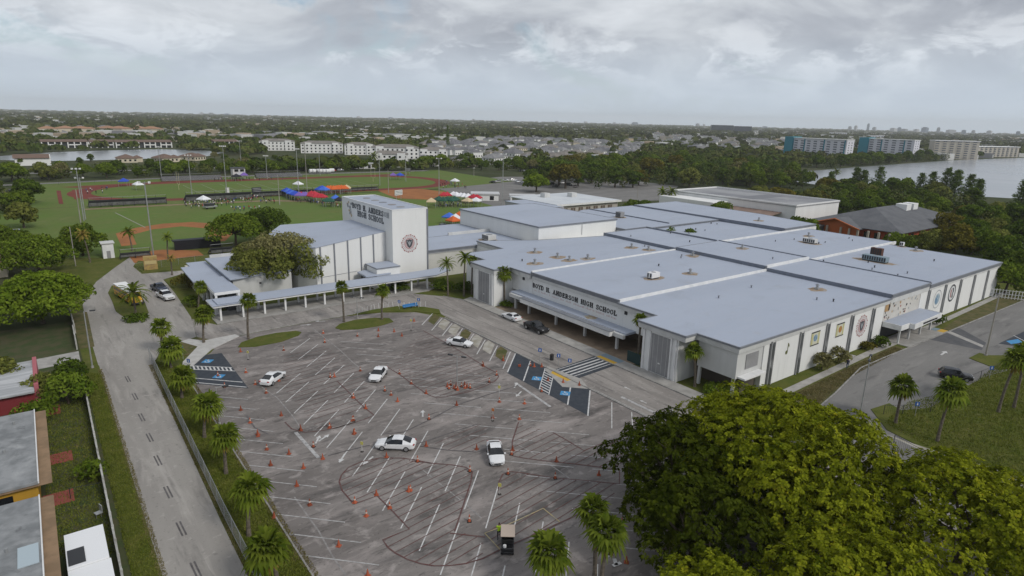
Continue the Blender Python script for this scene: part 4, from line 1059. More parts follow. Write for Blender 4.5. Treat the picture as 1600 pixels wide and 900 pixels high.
lw.part('wall_lamp', MB().box(36.5, 137.5, 3.2, 36.9, 137.6, 3.5), DARKM)

# ================================================================== OTHER CAMPUS BUILDINGS behind
def block(name, loc, label, x0, y0, x1, y1, z, wall, roof, cat='building', over=0.25, group=None):
    t = Thing(name, loc, label, cat, group)
    t.part('wall', MB().box(x0, y0, 0, x1, y1, z - 0.3), wall)
    t.part('roof', MB().box(x0 - over, y0 - over, z - 0.3, x1 + over, y1 + over, z), roof)
    return t
an = block('classroom_annex', (250, 158, 0), 'long pale windowless annex with a patchy grey flat roof behind the school', 233, 128.5, 266, 188, 9, WALLW, ROOFG)
an.part('parapet', MB().curb([(233, 128.5), (266, 128.5), (266, 188), (233, 188)], 0.5, 8.95, 9.5, closed=True), WALLW)
an.part('lower_block', MB().box(222, 158, 0, 232.9, 186, 7.6), WALLW)
an.part('brown_canopy', MB().prism([(214, 134), (232.9, 134), (232.9, 160), (214, 160)], [3.6, 5.8, 5.8, 3.6], [3.8, 6.0, 6.0, 3.8]), M('brown_metal_roof', (0.27, 0.19, 0.15), rough=0.8, col2=(0.22, 0.155, 0.125), scale=0.3))
an.part('roof_strip', MB().box(236, 150, 9.01, 262, 158, 9.06), M('dark_roof_patch', (0.2, 0.205, 0.22), rough=0.9))
lg = block('grey_shed', (215, 120, 0), 'low grey shed with a sloping roof beside the annex', 203, 116, 232, 125, 3.8, M('dark_grey_wall', (0.10, 0.105, 0.11), rough=0.8), M('grey_shed_roof', (0.23, 0.235, 0.23), rough=0.8, col2=(0.18, 0.185, 0.185), scale=0.3))
for k in range(5):
    lg.part('window', MB().box(202.9, 117 + k * 1.7, 1.2, 202.98, 118 + k * 1.7, 2.6), GLASS)
rh = block('rear_hall', (182, 200, 0), 'white hall with brown-framed doors under an overhanging white roof behind the gymnasium', 166, 190, 200, 220, 6.4, M('beige_wall', (0.46, 0.43, 0.39), rough=0.85, col2=(0.40, 0.375, 0.34), scale=0.3), M('bright_white_roof', (0.62, 0.65, 0.67), rough=0.6, col2=(0.55, 0.58, 0.61), scale=0.1), over=1.0)
rh.part('fascia', MB().box(164.9, 188.9, 5.7, 201.1, 189.0, 6.5), WHITE)
for k in range(7):
    x = 169 + k * 4.2
    d = rh.part('double_door', MB().box(x, 189.93, 0.1, x + 2.4, 190.0, 4.6), M('brown_door', (0.14, 0.105, 0.08), rough=0.7))
    MB().box(x + 1.15, 189.9, 0.1, x + 1.25, 189.93, 4.6).build('door_mullion', WALLG, parent=d)
rh.part('side_wing', MB().box(155, 186, 0, 165.9, 210, 6.0), M('lavender_grey_wall', (0.40, 0.395, 0.43), rough=0.85))
rh.part('side_wing_roof', MB().box(154.8, 185.8, 6.0, 164.8, 210.2, 6.2), ROOFM)
for x, y in ((176, 210), (188, 206)):
    rh.part('roof_unit', MB().box(x, y, 6.4, x + 3, y + 3, 8.2), WALLG)
# orange hall with grey hipped roofs
OH = (255, 105, 0)
oh = Thing('orange_hall', OH, 'orange-red walled hall under a broad grey hipped roof by the trees', 'building')
OR = M('orange_red_wall', (0.42, 0.085, 0.035), rough=0.8, col2=(0.36, 0.075, 0.03), scale=0.4)
SLATE = M('grey_shingle_roof', (0.135, 0.14, 0.15), rough=0.85, col2=(0.105, 0.11, 0.12), scale=0.25, layers=[((0.17, 0.17, 0.175), 1.5, 0.5, 0.7, 0.4)])
SLATEL = M('light_shingle_roof', (0.34, 0.335, 0.325), rough=0.85, col2=(0.29, 0.285, 0.28), scale=0.3)
def hip(t, name, x0, y0, x1, y1, ze, zr, mat, over=0.8, th=0.2, parent=None):
    x0 -= over; y0 -= over; x1 += over; y1 += over
    w, l = x1 - x0, y1 - y0
    if w >= l: a, b = (x0 + l / 2 * 0.98, (y0 + y1) / 2, zr), (x1 - l / 2 * 0.98, (y0 + y1) / 2, zr)
    else: a, b = ((x0 + x1) / 2, y0 + w / 2 * 0.98, zr), ((x0 + x1) / 2, y1 - w / 2 * 0.98, zr)
    c = [(x0, y0, ze), (x1, y0, ze), (x1, y1, ze), (x0, y1, ze)]
    mb = MB()
    if w >= l:
        mb.poly([c[0], c[1], b, a]).poly([c[1], c[2], b]).poly([c[2], c[3], a, b]).poly([c[3], c[0], a])
    else:
        mb.poly([c[0], c[1], a]).poly([c[1], c[2], b, a]).poly([c[2], c[3], b]).poly([c[3], c[0], a, b])
    lo = [(p[0], p[1], ze - th) for p in c]
    mb.poly(lo[::-1])
    for i in range(4): mb.poly([lo[i], lo[(i + 1) % 4], c[(i + 1) % 4], c[i]])
    return t.part(name, mb, mat, parent=parent)
oh.part('wall', MB().box(234, 91.5, 0, 290, 122, 4.4), OR)
hip(oh, 'roof', 234, 91.5, 290, 122, 4.5, 10.2, SLATE, 1.8)
oh.part('gable_wall', MB().faces([(231.6, 104, 0), (231.6, 119, 0), (231.6, 119, 4.3), (231.6, 111.5, 6.6), (231.6, 104, 4.3), (234.02, 104, 0), (234.02, 119, 0), (234.02, 119, 4.3), (234.02, 111.5, 6.6), (234.02, 104, 4.3)], [(4, 3, 2, 1, 0), (0, 5, 9, 4), (1, 2, 7, 6)]), M('orange_trim_wall', (0.55, 0.15, 0.045), rough=0.8))
oh.part('gable_roof', MB().prism([(229.6, 102.6), (242, 102.6), (242, 111.5), (229.6, 111.5)], [4.0, 4.0, 6.75, 6.75], [4.25, 4.25, 7.0, 7.0]), SLATE)
oh.part('gable_roof', MB().prism([(229.6, 111.52), (242, 111.52), (242, 120.4), (229.6, 120.4)], [6.75, 6.75, 4.0, 4.0], [7.0, 7.0, 4.25, 4.25]), SLATE)
oh.part('gable_trim', MB().cbox((229.5, 107.0, 5.55), (.2, .5, .3)).tube((229.5, 102.5, 4.1), (229.5, 111.5, 6.9), .22, n=6).tube((229.5, 111.5, 6.9), (229.5, 120.5, 4.1), .22, n=6), MATS['orange_trim_wall'], kind='stuff')
for y in (92.5, 96, 99.5, 103, 106, 109, 114, 117, 120):
    oh.part('column', MB().box(230.2, y, 0, 230.8, y + 0.6, 4.0), M('tan_column', (0.42, 0.38, 0.32), rough=0.8))
for y in (93.5, 97, 100.5):
    oh.part('window', MB().box(233.88, y, 1.0, 233.98, y + 2.2, 3.2), GLASS)
for x in (244, 254, 264, 274):
    oh.part('window', MB().box(x, 91.38, 1.0, x + 2.4, 91.48, 3.2), GLASS)
for x in (264, 270):
    oh.part('roof_louvre', MB().box(x, 102, 8.6, x + 4, 106, 10.9), WALLW)
block('white_portable', (262, 70, 0), 'small white flat-roofed portable building among trees at the campus edge', *(249.4, 63), *(lambda p: (p[0] + 16, p[1] + 8))((249.4, 63)), 3.4, WHITE, WHITE)

# ================================================================== VEGETATION
NR = np.random.RandomState
def leaf_quads(pts, nrm, size, r, aspect=0.6, jitter=0.55):
    """one rhombic leaf per point, facing roughly nrm"""
    n = len(pts)
    d = nrm + r.normal(0, jitter, (n, 3))
    d /= np.linalg.norm(d, axis=1, keepdims=True) + 1e-9
    a = np.cross(d, r.normal(0, 1, (n, 3)))
    a /= np.linalg.norm(a, axis=1, keepdims=True) + 1e-9
    b = np.cross(d, a)
    s = size * r.uniform(0.6, 1.35, (n, 1))
    v = np.empty((n, 4, 3))
    v[:, 0] = pts - a * s; v[:, 1] = pts - b * s * aspect; v[:, 2] = pts + a * s; v[:, 3] = pts + b * s * aspect
    return v.reshape(-1, 3), np.arange(n * 4).reshape(-1, 4)

def clump_points(clumps, per_area, r, low=-0.35, thick=0.3):
    P, Nn = [], []
    for c in clumps:
        rx, rz = c[3], c[4]
        n = max(6, int(per_area * 4 * math.pi * rx * (rx * 0.5 + rz * 0.5)))
        d = r.normal(0, 1, (int(n * 1.7), 3)); d /= np.linalg.norm(d, axis=1, keepdims=True)
        d = d[d[:, 2] > low][:n]
        rad = 1 - thick * r.rand(len(d), 1) ** 1.6
        P.append(np.array(c[:3]) + d * rad * np.array([rx, rx, rz])); Nn.append(d)
    return np.concatenate(P), np.concatenate(Nn)

def dome_clumps(r, n, rx, z0, z1, cr, flat=1.0):
    """clump centres over a broad uneven dome between heights z0 and z1"""
    out = []
    for i in range(n):
        t = i * 2.39996 + r.uniform(-.3, .3)
        q = math.sqrt((i + 0.5) / n)
        rr = rx * q * r.uniform(0.85, 1.05)
        z = z0 + (z1 - z0) * (math.sqrt(max(0.0, 1 - q * q * 0.96)) ** flat) * r.uniform(0.82, 1.06)
        s = cr * r.uniform(0.75, 1.25)
        out.append((rr * math.cos(t), rr * math.sin(t), z, s, s * 0.78))
    return out

def trunk_mesh(name, clumps, h, r0, mat, r, nl=7):
    m = MB()
    top = Vector((r.uniform(-.3, .3), r.uniform(-.3, .3), h))
    m.tube((0, 0, -0.1), (0, 0, h * 0.25), r0 * 1.35, r0 * 1.05, 9)
    m.tube((0, 0, h * 0.25), top, r0 * 1.05, r0 * 0.75, 9)
    idx = r.permutation(len(clumps))[:nl]
    for i in idx:
        c = Vector(clumps[i][:3])
        mid = top.lerp(c, 0.5) + Vector((0, 0, -0.08 * c.z)) + Vector((r.uniform(-.3, .3), r.uniform(-.3, .3), 0))
        m.tube(top, mid, r0 * 0.55, r0 * 0.36, 7); m.tube(mid, c, r0 * 0.36, r0 * 0.12, 6)
        for q in range(2):
            e = c + Vector((r.uniform(-1, 1), r.uniform(-1, 1), r.uniform(0.1, 0.8))) * clumps[i][3] * 0.9
            m.tube(mid.lerp(c, 0.6), e, r0 * 0.16, r0 * 0.05, 5)
    return m.mesh(name, [mat])

LEAF = {
 'dark': leaf_mat('dark_green_leaves', (0.035, 0.066, 0.009), (0.122, 0.177, 0.022), None),
 'mid': leaf_mat('mid_green_leaves', (0.050, 0.091, 0.008), (0.175, 0.233, 0.028), None),
 'lime': leaf_mat('fresh_green_leaves', (0.064, 0.112, 0.008), (0.207, 0.278, 0.029), None, trans=0.3),
 'olive': leaf_mat('olive_brown_leaves', (0.080, 0.101, 0.021), (0.237, 0.249, 0.058), None),
 'rust': leaf_mat('rusty_leaves', (0.071, 0.072, 0.013), (0.194, 0.167, 0.027), None),
 'grey': leaf_mat('grey_twiggy_leaves', (0.123, 0.120, 0.050), (0.288, 0.270, 0.112), None),
 'pine': leaf_mat('feathery_needles', (0.047, 0.086, 0.019), (0.160, 0.222, 0.050), None),
 'near': leaf_mat('near_tree_leaves', (0.062, 0.091, 0.005), (0.317, 0.345, 0.022), (0.424, 0.370, 0.025), trans=0.3, rand=0.03),
 'neardark': leaf_mat('near_dark_leaves', (0.020, 0.033, 0.003), (0.082, 0.104, 0.009), None, trans=0.25, rand=0.03),
 'palm': leaf_mat('palm_fronds', (0.053, 0.088, 0.008), (0.188, 0.231, 0.030), None, trans=0.2, rand=0.18),
 'palmdry': leaf_mat('dry_palm_fronds', (0.163, 0.125, 0.029), (0.358, 0.276, 0.068), None, trans=0.2),
}
def crown_mesh(name, clumps, per_area, size, r, mat, low=-0.35, extra=None):
    P, Nn = clump_points(clumps, per_area, r, low)
    v, f = leaf_quads(P, Nn, size, r)
    return np_mesh(name, v, f, [mat])

VAR = {}
def broad_variant(key, seed, leaf, h, rx, n, cr, per, size, bare=0.0, base=0.20):
    r = NR(seed)
    cl = dome_clumps(r, n, rx * 0.80, h * base, h - cr * 0.7, cr)
    cl += [(r.uniform(-.4, .4) * rx, r.uniform(-.4, .4) * rx, h * r.uniform(base + .02, .6), cr, cr * .8) for _ in range(max(3, n // 3))]
    VAR[key] = (trunk_mesh('trunk', cl, h * 0.42, 0.035 * h, BARK, r, nl=8 if not bare else 16), crown_mesh('crown', cl, per * (1 - bare), size, r, LEAF[leaf]))
broad_variant('dark1', 1, 'dark', 10, 5.2, 16, 1.9, 3.2, 0.50)
broad_variant('dark2', 2, 'dark', 12, 5.0, 18, 1.8, 3.2, 0.50)
broad_variant('mid1', 3, 'mid', 9, 5.0, 15, 1.9, 3.2, 0.48)
broad_variant('mid2', 4, 'mid', 11, 6.0, 20, 2.0, 3.0, 0.52)
broad_variant('olive1', 5, 'olive', 9.5, 5.4, 15, 1.9, 3.0, 0.48, 0.1)
broad_variant('rust1', 6, 'rust', 8.5, 5.0, 14, 1.8, 3.0, 0.48)
broad_variant('grey1', 7, 'grey', 9, 5.0, 14, 1.8, 2.4, 0.42, 0.35)
broad_variant('lime1', 8, 'lime', 9, 5.6, 17, 1.9, 3.2, 0.46)
def pine_variant(key, seed, h, rx):
    r = NR(seed)
    P, D = [], []
    m = MB(); m.tube((0, 0, -0.1), (0, 0, h * 0.97), 0.018 * h, 0.003 * h, 7)
    for i in range(46):
        z = h * (0.12 + 0.85 * (i / 46.0)); t = i * 2.4 + r.uniform(-.4, .4)
        L = rx * (1.05 - z / h) ** 0.6 * r.uniform(0.6, 1.15)
        e = Vector((L * math.cos(t), L * math.sin(t), z + L * r.uniform(0.35, 0.75)))
        s = Vector((0, 0, z)); m.tube(s, e, 0.05, 0.015, 4)
        for q in np.linspace(0.35, 1.05, 7):
            c = s.lerp(e, q)
            for _ in range(8):
                P.append((c.x + r.normal(0, .32), c.y + r.normal(0, .32), c.z + r.normal(0, .28))); D.append((math.cos(t) * .5, math.sin(t) * .5, .6))
    v, f = leaf_quads(np.array(P), np.array(D), 0.42, r, aspect=0.28, jitter=0.9)
    VAR[key] = (m.mesh('trunk', [BARK]), np_mesh('crown', v, f, [LEAF['pine']]))
pine_variant('pine1', 31, 12, 3.4)
pine_variant('pine2', 32, 14, 4.2)

def fan_palm(key, seed, nf=30, R0=1.75):
    r = NR(seed)
    V, F, DV, DF = [], [], [], []
    def leaf(VV, FF, az, el, L, droop, nb):
        # petiole then a fan of narrow blades
        d = np.array([math.cos(az) * math.cos(el), math.sin(az) * math.cos(el), math.sin(el)])
        c = d * L * 0.42
        side = np.array([-math.sin(az), math.cos(az), 0.0]); up = np.cross(side, -d) * -1
        k = len(VV)
        VV += [tuple(side * .03), tuple(c + side * .03), tuple(c - side * .03), tuple(-side * .03)]; FF.append((k, k + 1, k + 2, k + 3))
        for i in range(nb):
            a = (i / (nb - 1) - 0.5) * R(190)
            bd = d * math.cos(a) + side * math.sin(a)
            bl = L * 0.62 * (1 - 0.25 * abs(a) / R(95)) * r.uniform(.85, 1.1)
            mid = c + bd * bl * 0.55 + np.array([0, 0, 0.02]); tip = c + bd * bl + np.array([0, 0, -droop * bl])
            n2 = np.cross(bd, up + 0.2 * r.normal(0, 1, 3)); n2 /= np.linalg.norm(n2)
            k = len(VV)
            VV += [tuple(c), tuple(mid + n2 * .075 * L), tuple(tip), tuple(mid - n2 * .075 * L)]; FF.append((k, k + 1, k + 2, k + 3))
    for i in range(nf):
        az = i * 2.39996 + r.uniform(-.2, .2)
        el = R(78) - R(118) * (i / nf) + r.uniform(-.12, .12)
        leaf(V, F, az, el, R0 * r.uniform(.85, 1.1), 0.25 + 0.35 * (i / nf), 9)
    for i in range(9):
        leaf(DV, DF, r.uniform(0, 6.3), R(-62) + r.uniform(-.2, .2), R0 * 0.85, 0.1, 7)
    VAR[key] = (np_mesh('crown', np.array(V), np.array(F), [LEAF['palm']]), np_mesh('dead_fronds', np.array(DV), np.array(DF), [LEAF['palmdry']]))
fan_palm('fan1', 41); fan_palm('fan2', 42, 34, 1.9); fan_palm('fan3', 43, 26, 1.6)
def feather_palm(key, seed, nf=22, L=2.6, leaf='palm'):
    r = NR(seed)
    V, F = [], []
    for i in range(nf):
        az = i * 2.39996; el = R(72) - R(95) * (i / nf)
        p = np.zeros(3); d = np.array([math.cos(az) * math.cos(el), math.sin(az) * math.cos(el), math.sin(el)])
        side = np.array([-math.sin(az), math.cos(az), 0.0])
        n = 9; st = L / n * r.uniform(.85, 1.1)
        for k_ in range(n):
            q = p + d * st
            for s in (-1, 1):
                for h_ in (0.0, 0.5):
                    b = p + (q - p) * h_
                    ll = 0.55 * math.sin(math.pi * (k_ + 1.2) / (n + 1.6)) + .08
                    tip = b + (side * s * .8 + d * .55) * ll + np.array([0, 0, -.28 * ll])
                    k = len(V); V += [tuple(b), tuple(b + d * .16 + np.array([0, 0, .03])), tuple(tip), tuple(b - d * .05)]; F.append((k, k + 1, k + 2, k + 3))
            k = len(V); V += [tuple(p - side * .03), tuple(q - side * .02), tuple(q + side * .02), tuple(p + side * .03)]; F.append((k, k + 1, k + 2, k + 3))
            p = q; d = d + np.array([0, 0, -0.16 - 0.05 * k_ / n]); d /= np.linalg.norm(d)
    VAR[key] = (np_mesh('crown', np.array(V), np.array(F), [LEAF[leaf]]), None)
feather_palm('feather1', 51); feather_palm('feather2', 52, 30, 3.4); feather_palm('featherdry', 53, 20, 2.4, 'palmdry')

TRUNKS = {}
def palm(x, y, h, key, label, group=None, scale=1.0, lean=0.0, name='palm_tree', seed=0, dead=True):
    """h is the height of the crown's heart"""
    r = random.Random(seed * 13 + int(x * 10))
    root = empty(name, (x, y, 0), r.uniform(0, 6.28), label, 'palm', group)
    lx, ly = lean * math.cos(seed), lean * math.sin(seed)
    m = MB()
    n = 5
    for i in range(n):
        t0, t1 = i / n, (i + 1) / n
        m.tube((lx * t0 * t0, ly * t0 * t0, h * t0 - (0.1 if i == 0 else 0)), (lx * t1 * t1, ly * t1 * t1, h * t1), 0.20 - 0.05 * t0 + (0.06 if i == 0 else 0), 0.20 - 0.05 * t1, 9, cap=(i == n - 1))
    m.build('trunk', PALMB, parent=root)
    c, dfr = VAR[key]
    o = obj_from(c, 'crown', root, (lx, ly, h)); o.scale = (scale,) * 3
    if dfr is not None and dead:
        o = obj_from(dfr, 'dead_fronds', root, (lx, ly, h)); o.scale = (scale,) * 3
    return root
def tree(x, y, h, key, label, group=None, name='tree', wide=1.0, seed=None, cat='tree', z=0.0):
    H0 = {'dark1': 10, 'dark2': 12, 'mid1': 9, 'mid2': 11, 'olive1': 9.5, 'rust1': 8.5, 'grey1': 9, 'lime1': 9, 'pine1': 12, 'pine2': 14}[key]
    r = random.Random(int(x * 7 + y * 13) if seed is None else seed)
    root = empty(name, (x, y, z), r.uniform(0, 6.28), label, cat, group)
    s = h / H0
    root.scale = (s * wide, s * wide, s)
    t, c = VAR[key]
    obj_from(t, 'trunk', root); obj_from(c, 'crown', root)
    return root

# ---- the great tree in the foreground and its neighbours ---------------
def rosette_crown(clumps, n_ros, leaf_len, r, mat, low=-0.3):
    """leaf rosettes over the outside of the clumps: a tuft of leaves round each twig end"""
    P, Nn = [], []
    area = np.array([c[3] * c[4] for c in clumps]); area /= area.sum()
    for c, a in zip(clumps, area):
        n = int(n_ros * a)
        d = r.normal(0, 1, (n * 2, 3)); d /= np.linalg.norm(d, axis=1, keepdims=True)
        d = d[d[:, 2] > low][:n]
        rad = 1 - 0.22 * r.rand(len(d), 1) ** 1.4
        P.append(np.array(c[:3]) + d * rad * np.array([c[3], c[3], c[4]])); Nn.append(d)
    P = np.concatenate(P); Nn = np.concatenate(Nn)
    k = 9
    ax = Nn + r.normal(0, .35, Nn.shape) + np.array([0, 0, .35]); ax /= np.linalg.norm(ax, axis=1, keepdims=True)
    e1 = np.cross(ax, r.normal(0, 1, ax.shape)); e1 /= np.linalg.norm(e1, axis=1, keepdims=True); e2 = np.cross(ax, e1)
    VV = []
    for i in range(k):
        t = 2 * math.pi * i / k + r.uniform(-.3, .3, (len(P), 1))
        lift = r.uniform(0.05, 0.75, (len(P), 1))
        out = e1 * np.cos(t) + e2 * np.sin(t)
        L = leaf_len * r.uniform(.7, 1.25, (len(P), 1))
        d = out + ax * lift; d /= np.linalg.norm(d, axis=1, keepdims=True)
        sd = np.cross(d, ax); sd /= np.linalg.norm(sd, axis=1, keepdims=True) + 1e-9
        a = P + d * L * .12; m_ = P + d * L * .6 + ax * L * .06; b = P + d * L - np.array([0, 0, .18]) * L
        q = np.stack([a, m_ + sd * L * .24, b, m_ - sd * L * .24], 1)
        VV.append(q)
    v = np.concatenate(VV).reshape(-1, 3)
    return np_mesh('crown', v, np.arange(len(v)).reshape(-1, 4), [mat])

def big_tree(loc, clumps, n_ros, leaf, seed, label, llen=0.36, h=5.0, r0=0.55):
    r = NR(seed)
    root = empty('shade_tree', loc, 0, label, 'tree', 'broad trees at the end of the parking lot')
    obj_from(trunk_mesh('trunk', clumps, h, r0, BARK, r, nl=14), 'trunk', root)
    obj_from(rosette_crown(clumps, n_ros, llen, r, LEAF[leaf]), 'crown', root)
    return root
def crown_of(seed, n, rx, ry, z0, z1, cr):
    r = NR(seed)
    cl = dome_clumps(r, n, 1.0, z0, z1 - cr * 0.6, cr)
    cl = [(c[0] * rx, c[1] * ry, c[2], c[3], c[4]) for c in cl]
    cl += [(r.uniform(-.6, .6) * rx, r.uniform(-.6, .6) * ry, r.uniform(z0, z0 + (z1 - z0) * .55), cr, cr * .8) for _ in range(n // 2)]
    return cl
big_tree((57.0, 29.0, 0), crown_of(61, 50, 10.6, 11.4, 3.2, 12.2, 2.5), 7000, 'near', 62, 'huge spreading yellow-green shade tree beside the corner of the school front', 0.40)
big_tree((48.2, 34.6, 0), crown_of(63, 28, 7.2, 7.4, 2.2, 10.4, 2.1), 3000, 'neardark', 64, 'dark green shade tree pressed against the huge yellow-green one, over the lot edge', 0.38, 4.0, 0.4)
big_tree((61.5, 14.5, 0), crown_of(65, 32, 9.0, 8.6, 2.6, 10.6, 2.3), 4000, 'near', 66, 'yellow-green shade tree beside the sandy track behind the rear lawn', 0.40, 4.0, 0.4)
big_tree((46.0, 16.5, 0), crown_of(67, 28, 7.6, 7.0, 2.2, 8.4, 2.2), 2800, 'near', 68, 'lower yellow-green shade tree joining the huge tree on its lot side', 0.40, 3.6, 0.4)
big_tree((36.5, 22.5, 0), crown_of(69, 14, 4.0, 4.0, 2.0, 7.2, 1.5), 1500, 'near', 70, 'small bright shade tree at the lot end beside the dark green one', 0.36, 3.0, 0.28)

big_tree((42.6, 28.6, 0), crown_of(91, 22, 6.0, 6.0, 1.6, 8.8, 1.9), 2400, 'neardark', 92, 'dark low-hanging shade tree over the last stalls of the lot', 0.38, 3.2, 0.35)
big_tree((52.0, 21.0, 0), crown_of(93, 20, 6.0, 6.0, 1.8, 8.2, 2.0), 2000, 'near', 94, 'shade tree filling the gap between the huge tree and the lower one', 0.40, 3.2, 0.35)

# ---- palms about the grounds -------------------------------------------
GP = 'fan palms around the school'
PALMS = [
 ((13.7, 112.6, 4.4), 'fan1', 'fan palm beside the gateway where the road meets the drive', 1.15),
 ((20.3, 114.2, 5), 'fan2', 'fan palm by the pale ramp walk of the accessible bays', 1.1),
 ((27.1, 112.1, 7.2), 'fan1', 'slim fan palm on the edge of the first grass island before the covered walkway', 1.0),
 ((44.9, 112.4, 7.1), 'fan3', 'tall fan palm standing at the end of the second grass island', 1.0),
 ((51.5, 109.6, 6), 'fan1', 'shorter fan palm behind the second grass island', 1.0),
 ((24, 136.3, 4.4), 'fan3', 'ragged palm in front of the low wing porch', 1.1),
 ((13.7, 104.9, 3.2), 'fan2', 'squat fan palm at the top end of the fenced grass strip', 1.25),
 ((12.9, 92.2, 3.2), 'fan1', 'fan palm in the fenced grass strip beside the accessible bays', 1.25),
 ((12.9, 78.4, 4.1), 'fan2', 'fan palm in the fenced grass strip, second from the accessible bays', 1.2),
 ((13, 68.4, 4.5), 'fan3', 'fan palm in the fenced grass strip, third from the accessible bays', 1.25),
 ((12, 55.8, 4.8), 'fan1', 'fan palm with a skirt of dry fronds halfway down the fenced grass strip', 1.2),
 ((12.2, 47.9, 3.8), 'fan2', 'fan palm with many dry fronds at the foot of the fenced grass strip', 1.2),
 ((77.8, 105, 6.9), 'fan2', 'fan palm beside the left pylon of the entrance', 1.15),
 ((76.8, 66.1, 7.5), 'fan3', 'thin fan palm in the corner beside the right pylon', 0.95),
 ((76.5, 54.3, 5.7), 'fan1', 'fan palm before the corner terrace of the school', 1.0),
 ((30.2, 33.9, 4), 'fan2', 'bushy fan palm at the lot end near the golf cart', 1.2),
 ((33.4, 30.8, 6), 'fan1', 'tall fan palm at the lot end between the bushy palm and the shade trees', 1.15),
 ((34.2, 32.3, 6.7), 'fan3', 'tall fan palm rising just behind another at the lot end', 1.15),
 ((89.1, 31, 5.3), 'fan1', 'fan palm on the tip of the rear lawn', 1.25),
 ((88.2, 25.6, 6.9), 'fan2', 'fan palm on the rear lawn beside the parked dark car', 1.25),
 ((105.2, 24.1, 8.2), 'fan2', 'tall pale-trunked palm on the rear lawn near the kerb island', 1.2),
 ((108.9, 23.3, 8.3), 'fan1', 'tall leaning palm beside the pale-trunked palm on the rear lawn', 1.2),
 ((20.7, 205.5, 5.5), 'feather1', 'feathery palm before the clay infield', 0.9),
 ((27.2, 189.7, 6), 'feather1', 'yellowish feathery palm by the field fence', 0.75),
 ((24.7, 169.1, 4.3), 'featherdry', 'rusty-fronded palm in the grass by the gate board', 0.6),
 ((13.1, 138.2, 4.6), 'feather2', 'stout date palm on the bus loop island', 1.0),
 ((9.8, 194.6, 7.4), 'featherdry', 'dry feathery palm beside the white field hut', 0.9),
 ((74.3, 115.5, 8.9), 'feather1', 'leafy palm clump next to the left pylon', 0.9),
 ((71.6, 117.9, 7.3), 'feather2', 'low leafy palm at the end of the covered walkway', 0.7),
 ((76.7, 116, 7.7), 'fan3', 'leaning palm against the wall behind the left pylon', 1.0),
 ((226.5, 188.5, 8.6), 'feather1', 'feathery palm between the rear hall and the annex', 1.3),
 ((227.4, 183.4, 9.1), 'feather1', 'second feathery palm close to the annex end', 1.3),
 ((215, 463, 8.7), 'feather1', 'feathery palm in front of the white apartments', 2.0),
 ((489, 241.8, 6.2), 'feather1', 'palm silhouetted against the blue-striped apartments', 1.6),
]
for k, ((x, y, h), key, lab, sc) in enumerate(PALMS):
    palm(x, y, max(1.6, h), key, lab, GP, sc, lean=0.25 + 0.25 * (k % 3), seed=k)

# ---- individual garden and campus trees --------------------------------
def special(x, y, h, rx, leaf, label, seed, n=26, cr=2.2, per=3.4, size=0.34, base=0.20, bare=0.0, group=None, name='tree'):
    r = NR(seed)
    cl = dome_clumps(r, n, rx * 0.82, h * base, h - cr * 0.7, cr)
    cl += [(r.uniform(-.5, .5) * rx, r.uniform(-.5, .5) * rx, h * r.uniform(base, .7), cr, cr * .8) for _ in range(n // 3)]
    root = empty(name, (x, y, 0), 0, label, 'tree', group)
    obj_from(trunk_mesh('trunk', cl, h * 0.36, 0.035 * h, BARK, r, nl=14), 'trunk', root)
    if isinstance(leaf, str):
        obj_from(crown_mesh('crown', cl, per, size, r, LEAF[leaf]), 'crown', root)
    else:
        hi = [c for c in cl if c[2] > h * 0.72]; lo = [c for c in cl if c[2] <= h * 0.72]
        obj_from(crown_mesh('crown', lo, per, size, r, LEAF[leaf[0]]), 'crown', root)
        obj_from(crown_mesh('bare_top', hi, per * 0.75, size * 0.8, r, LEAF[leaf[1]]), 'bare_top', root)
    return root
special(43.0, 143.0, 13.0, 12.6, ('olive', 'grey'), 'broad olive-brown tree with a thin twiggy top before the auditorium', 71, 54, 2.5, 3.6, 0.34, 0.22)
special(47, 199, 10.2, 8.6, 'mid', 'dense green tree behind the auditorium beside the ball field', 72, 26, 2.3)
special(58, 206, 10.4, 8.4, 'dark', 'dark dense tree behind the auditorium, close to its roof', 73, 26, 2.3)
special(-1.5, 141, 9.8, 9.6, 'lime', 'rounded fresh green tree overhanging the road by the white wall', 74, 34, 2.2, 3.8, 0.32)
special(-12, 138, 8.4, 6.5, 'dark', 'dark tree behind the rounded fresh green one', 75, 20, 2.0)
special(-1, 186, 9.2, 8.6, 'mid', 'wide green tree behind the rounded fresh green tree', 76, 26, 2.3)
special(-8, 205, 10, 8, 'mid', 'green tree beside the tan-roofed house', 77, 24, 2.3)
special(9, 205, 8.6, 6.2, 'mid', 'green tree next to the white field hut', 78, 20, 2.0)
special(-8.5, 108.5, 5.2, 5.2, 'olive', 'low olive garden tree behind the red-ended house', 79, 22, 1.5, 4.4, 0.27)
special(0.2, 98.5, 4.4, 3.2, 'mid', 'leafy bush over the white wall by the lamp post', 80, 14, 1.2, 5, 0.25, 0.2)
special(-2.6, 101.5, 3.8, 2.8, 'olive', 'ragged shrub beside the red-ended house', 81, 12, 1.1, 5, 0.24, 0.2)
special(1.0, 104.5, 4.2, 2.6, 'dark', 'dark shrub against the white wall', 82, 12, 1.1, 5, 0.24, 0.2)
special(-3.4, 94.5, 3.0, 2.4, 'mid', 'garden bush along the yellow house', 83, 10, 1.0, 5, 0.24, 0.15)
special(0.9, 75.4, 2.4, 1.7, 'mid', 'small bush by the red patio', 84, 8, 0.8, 6, 0.2, 0.15)
special(-19, 128, 8, 6, 'lime', 'light green tree at the edge of the gardens', 85, 18, 2.0)
special(187, 47, 8.4, 6.8, 'mid', 'leafy tree at the far end of the long side of the school', 86, 24, 2.0, 3.6, 0.36)
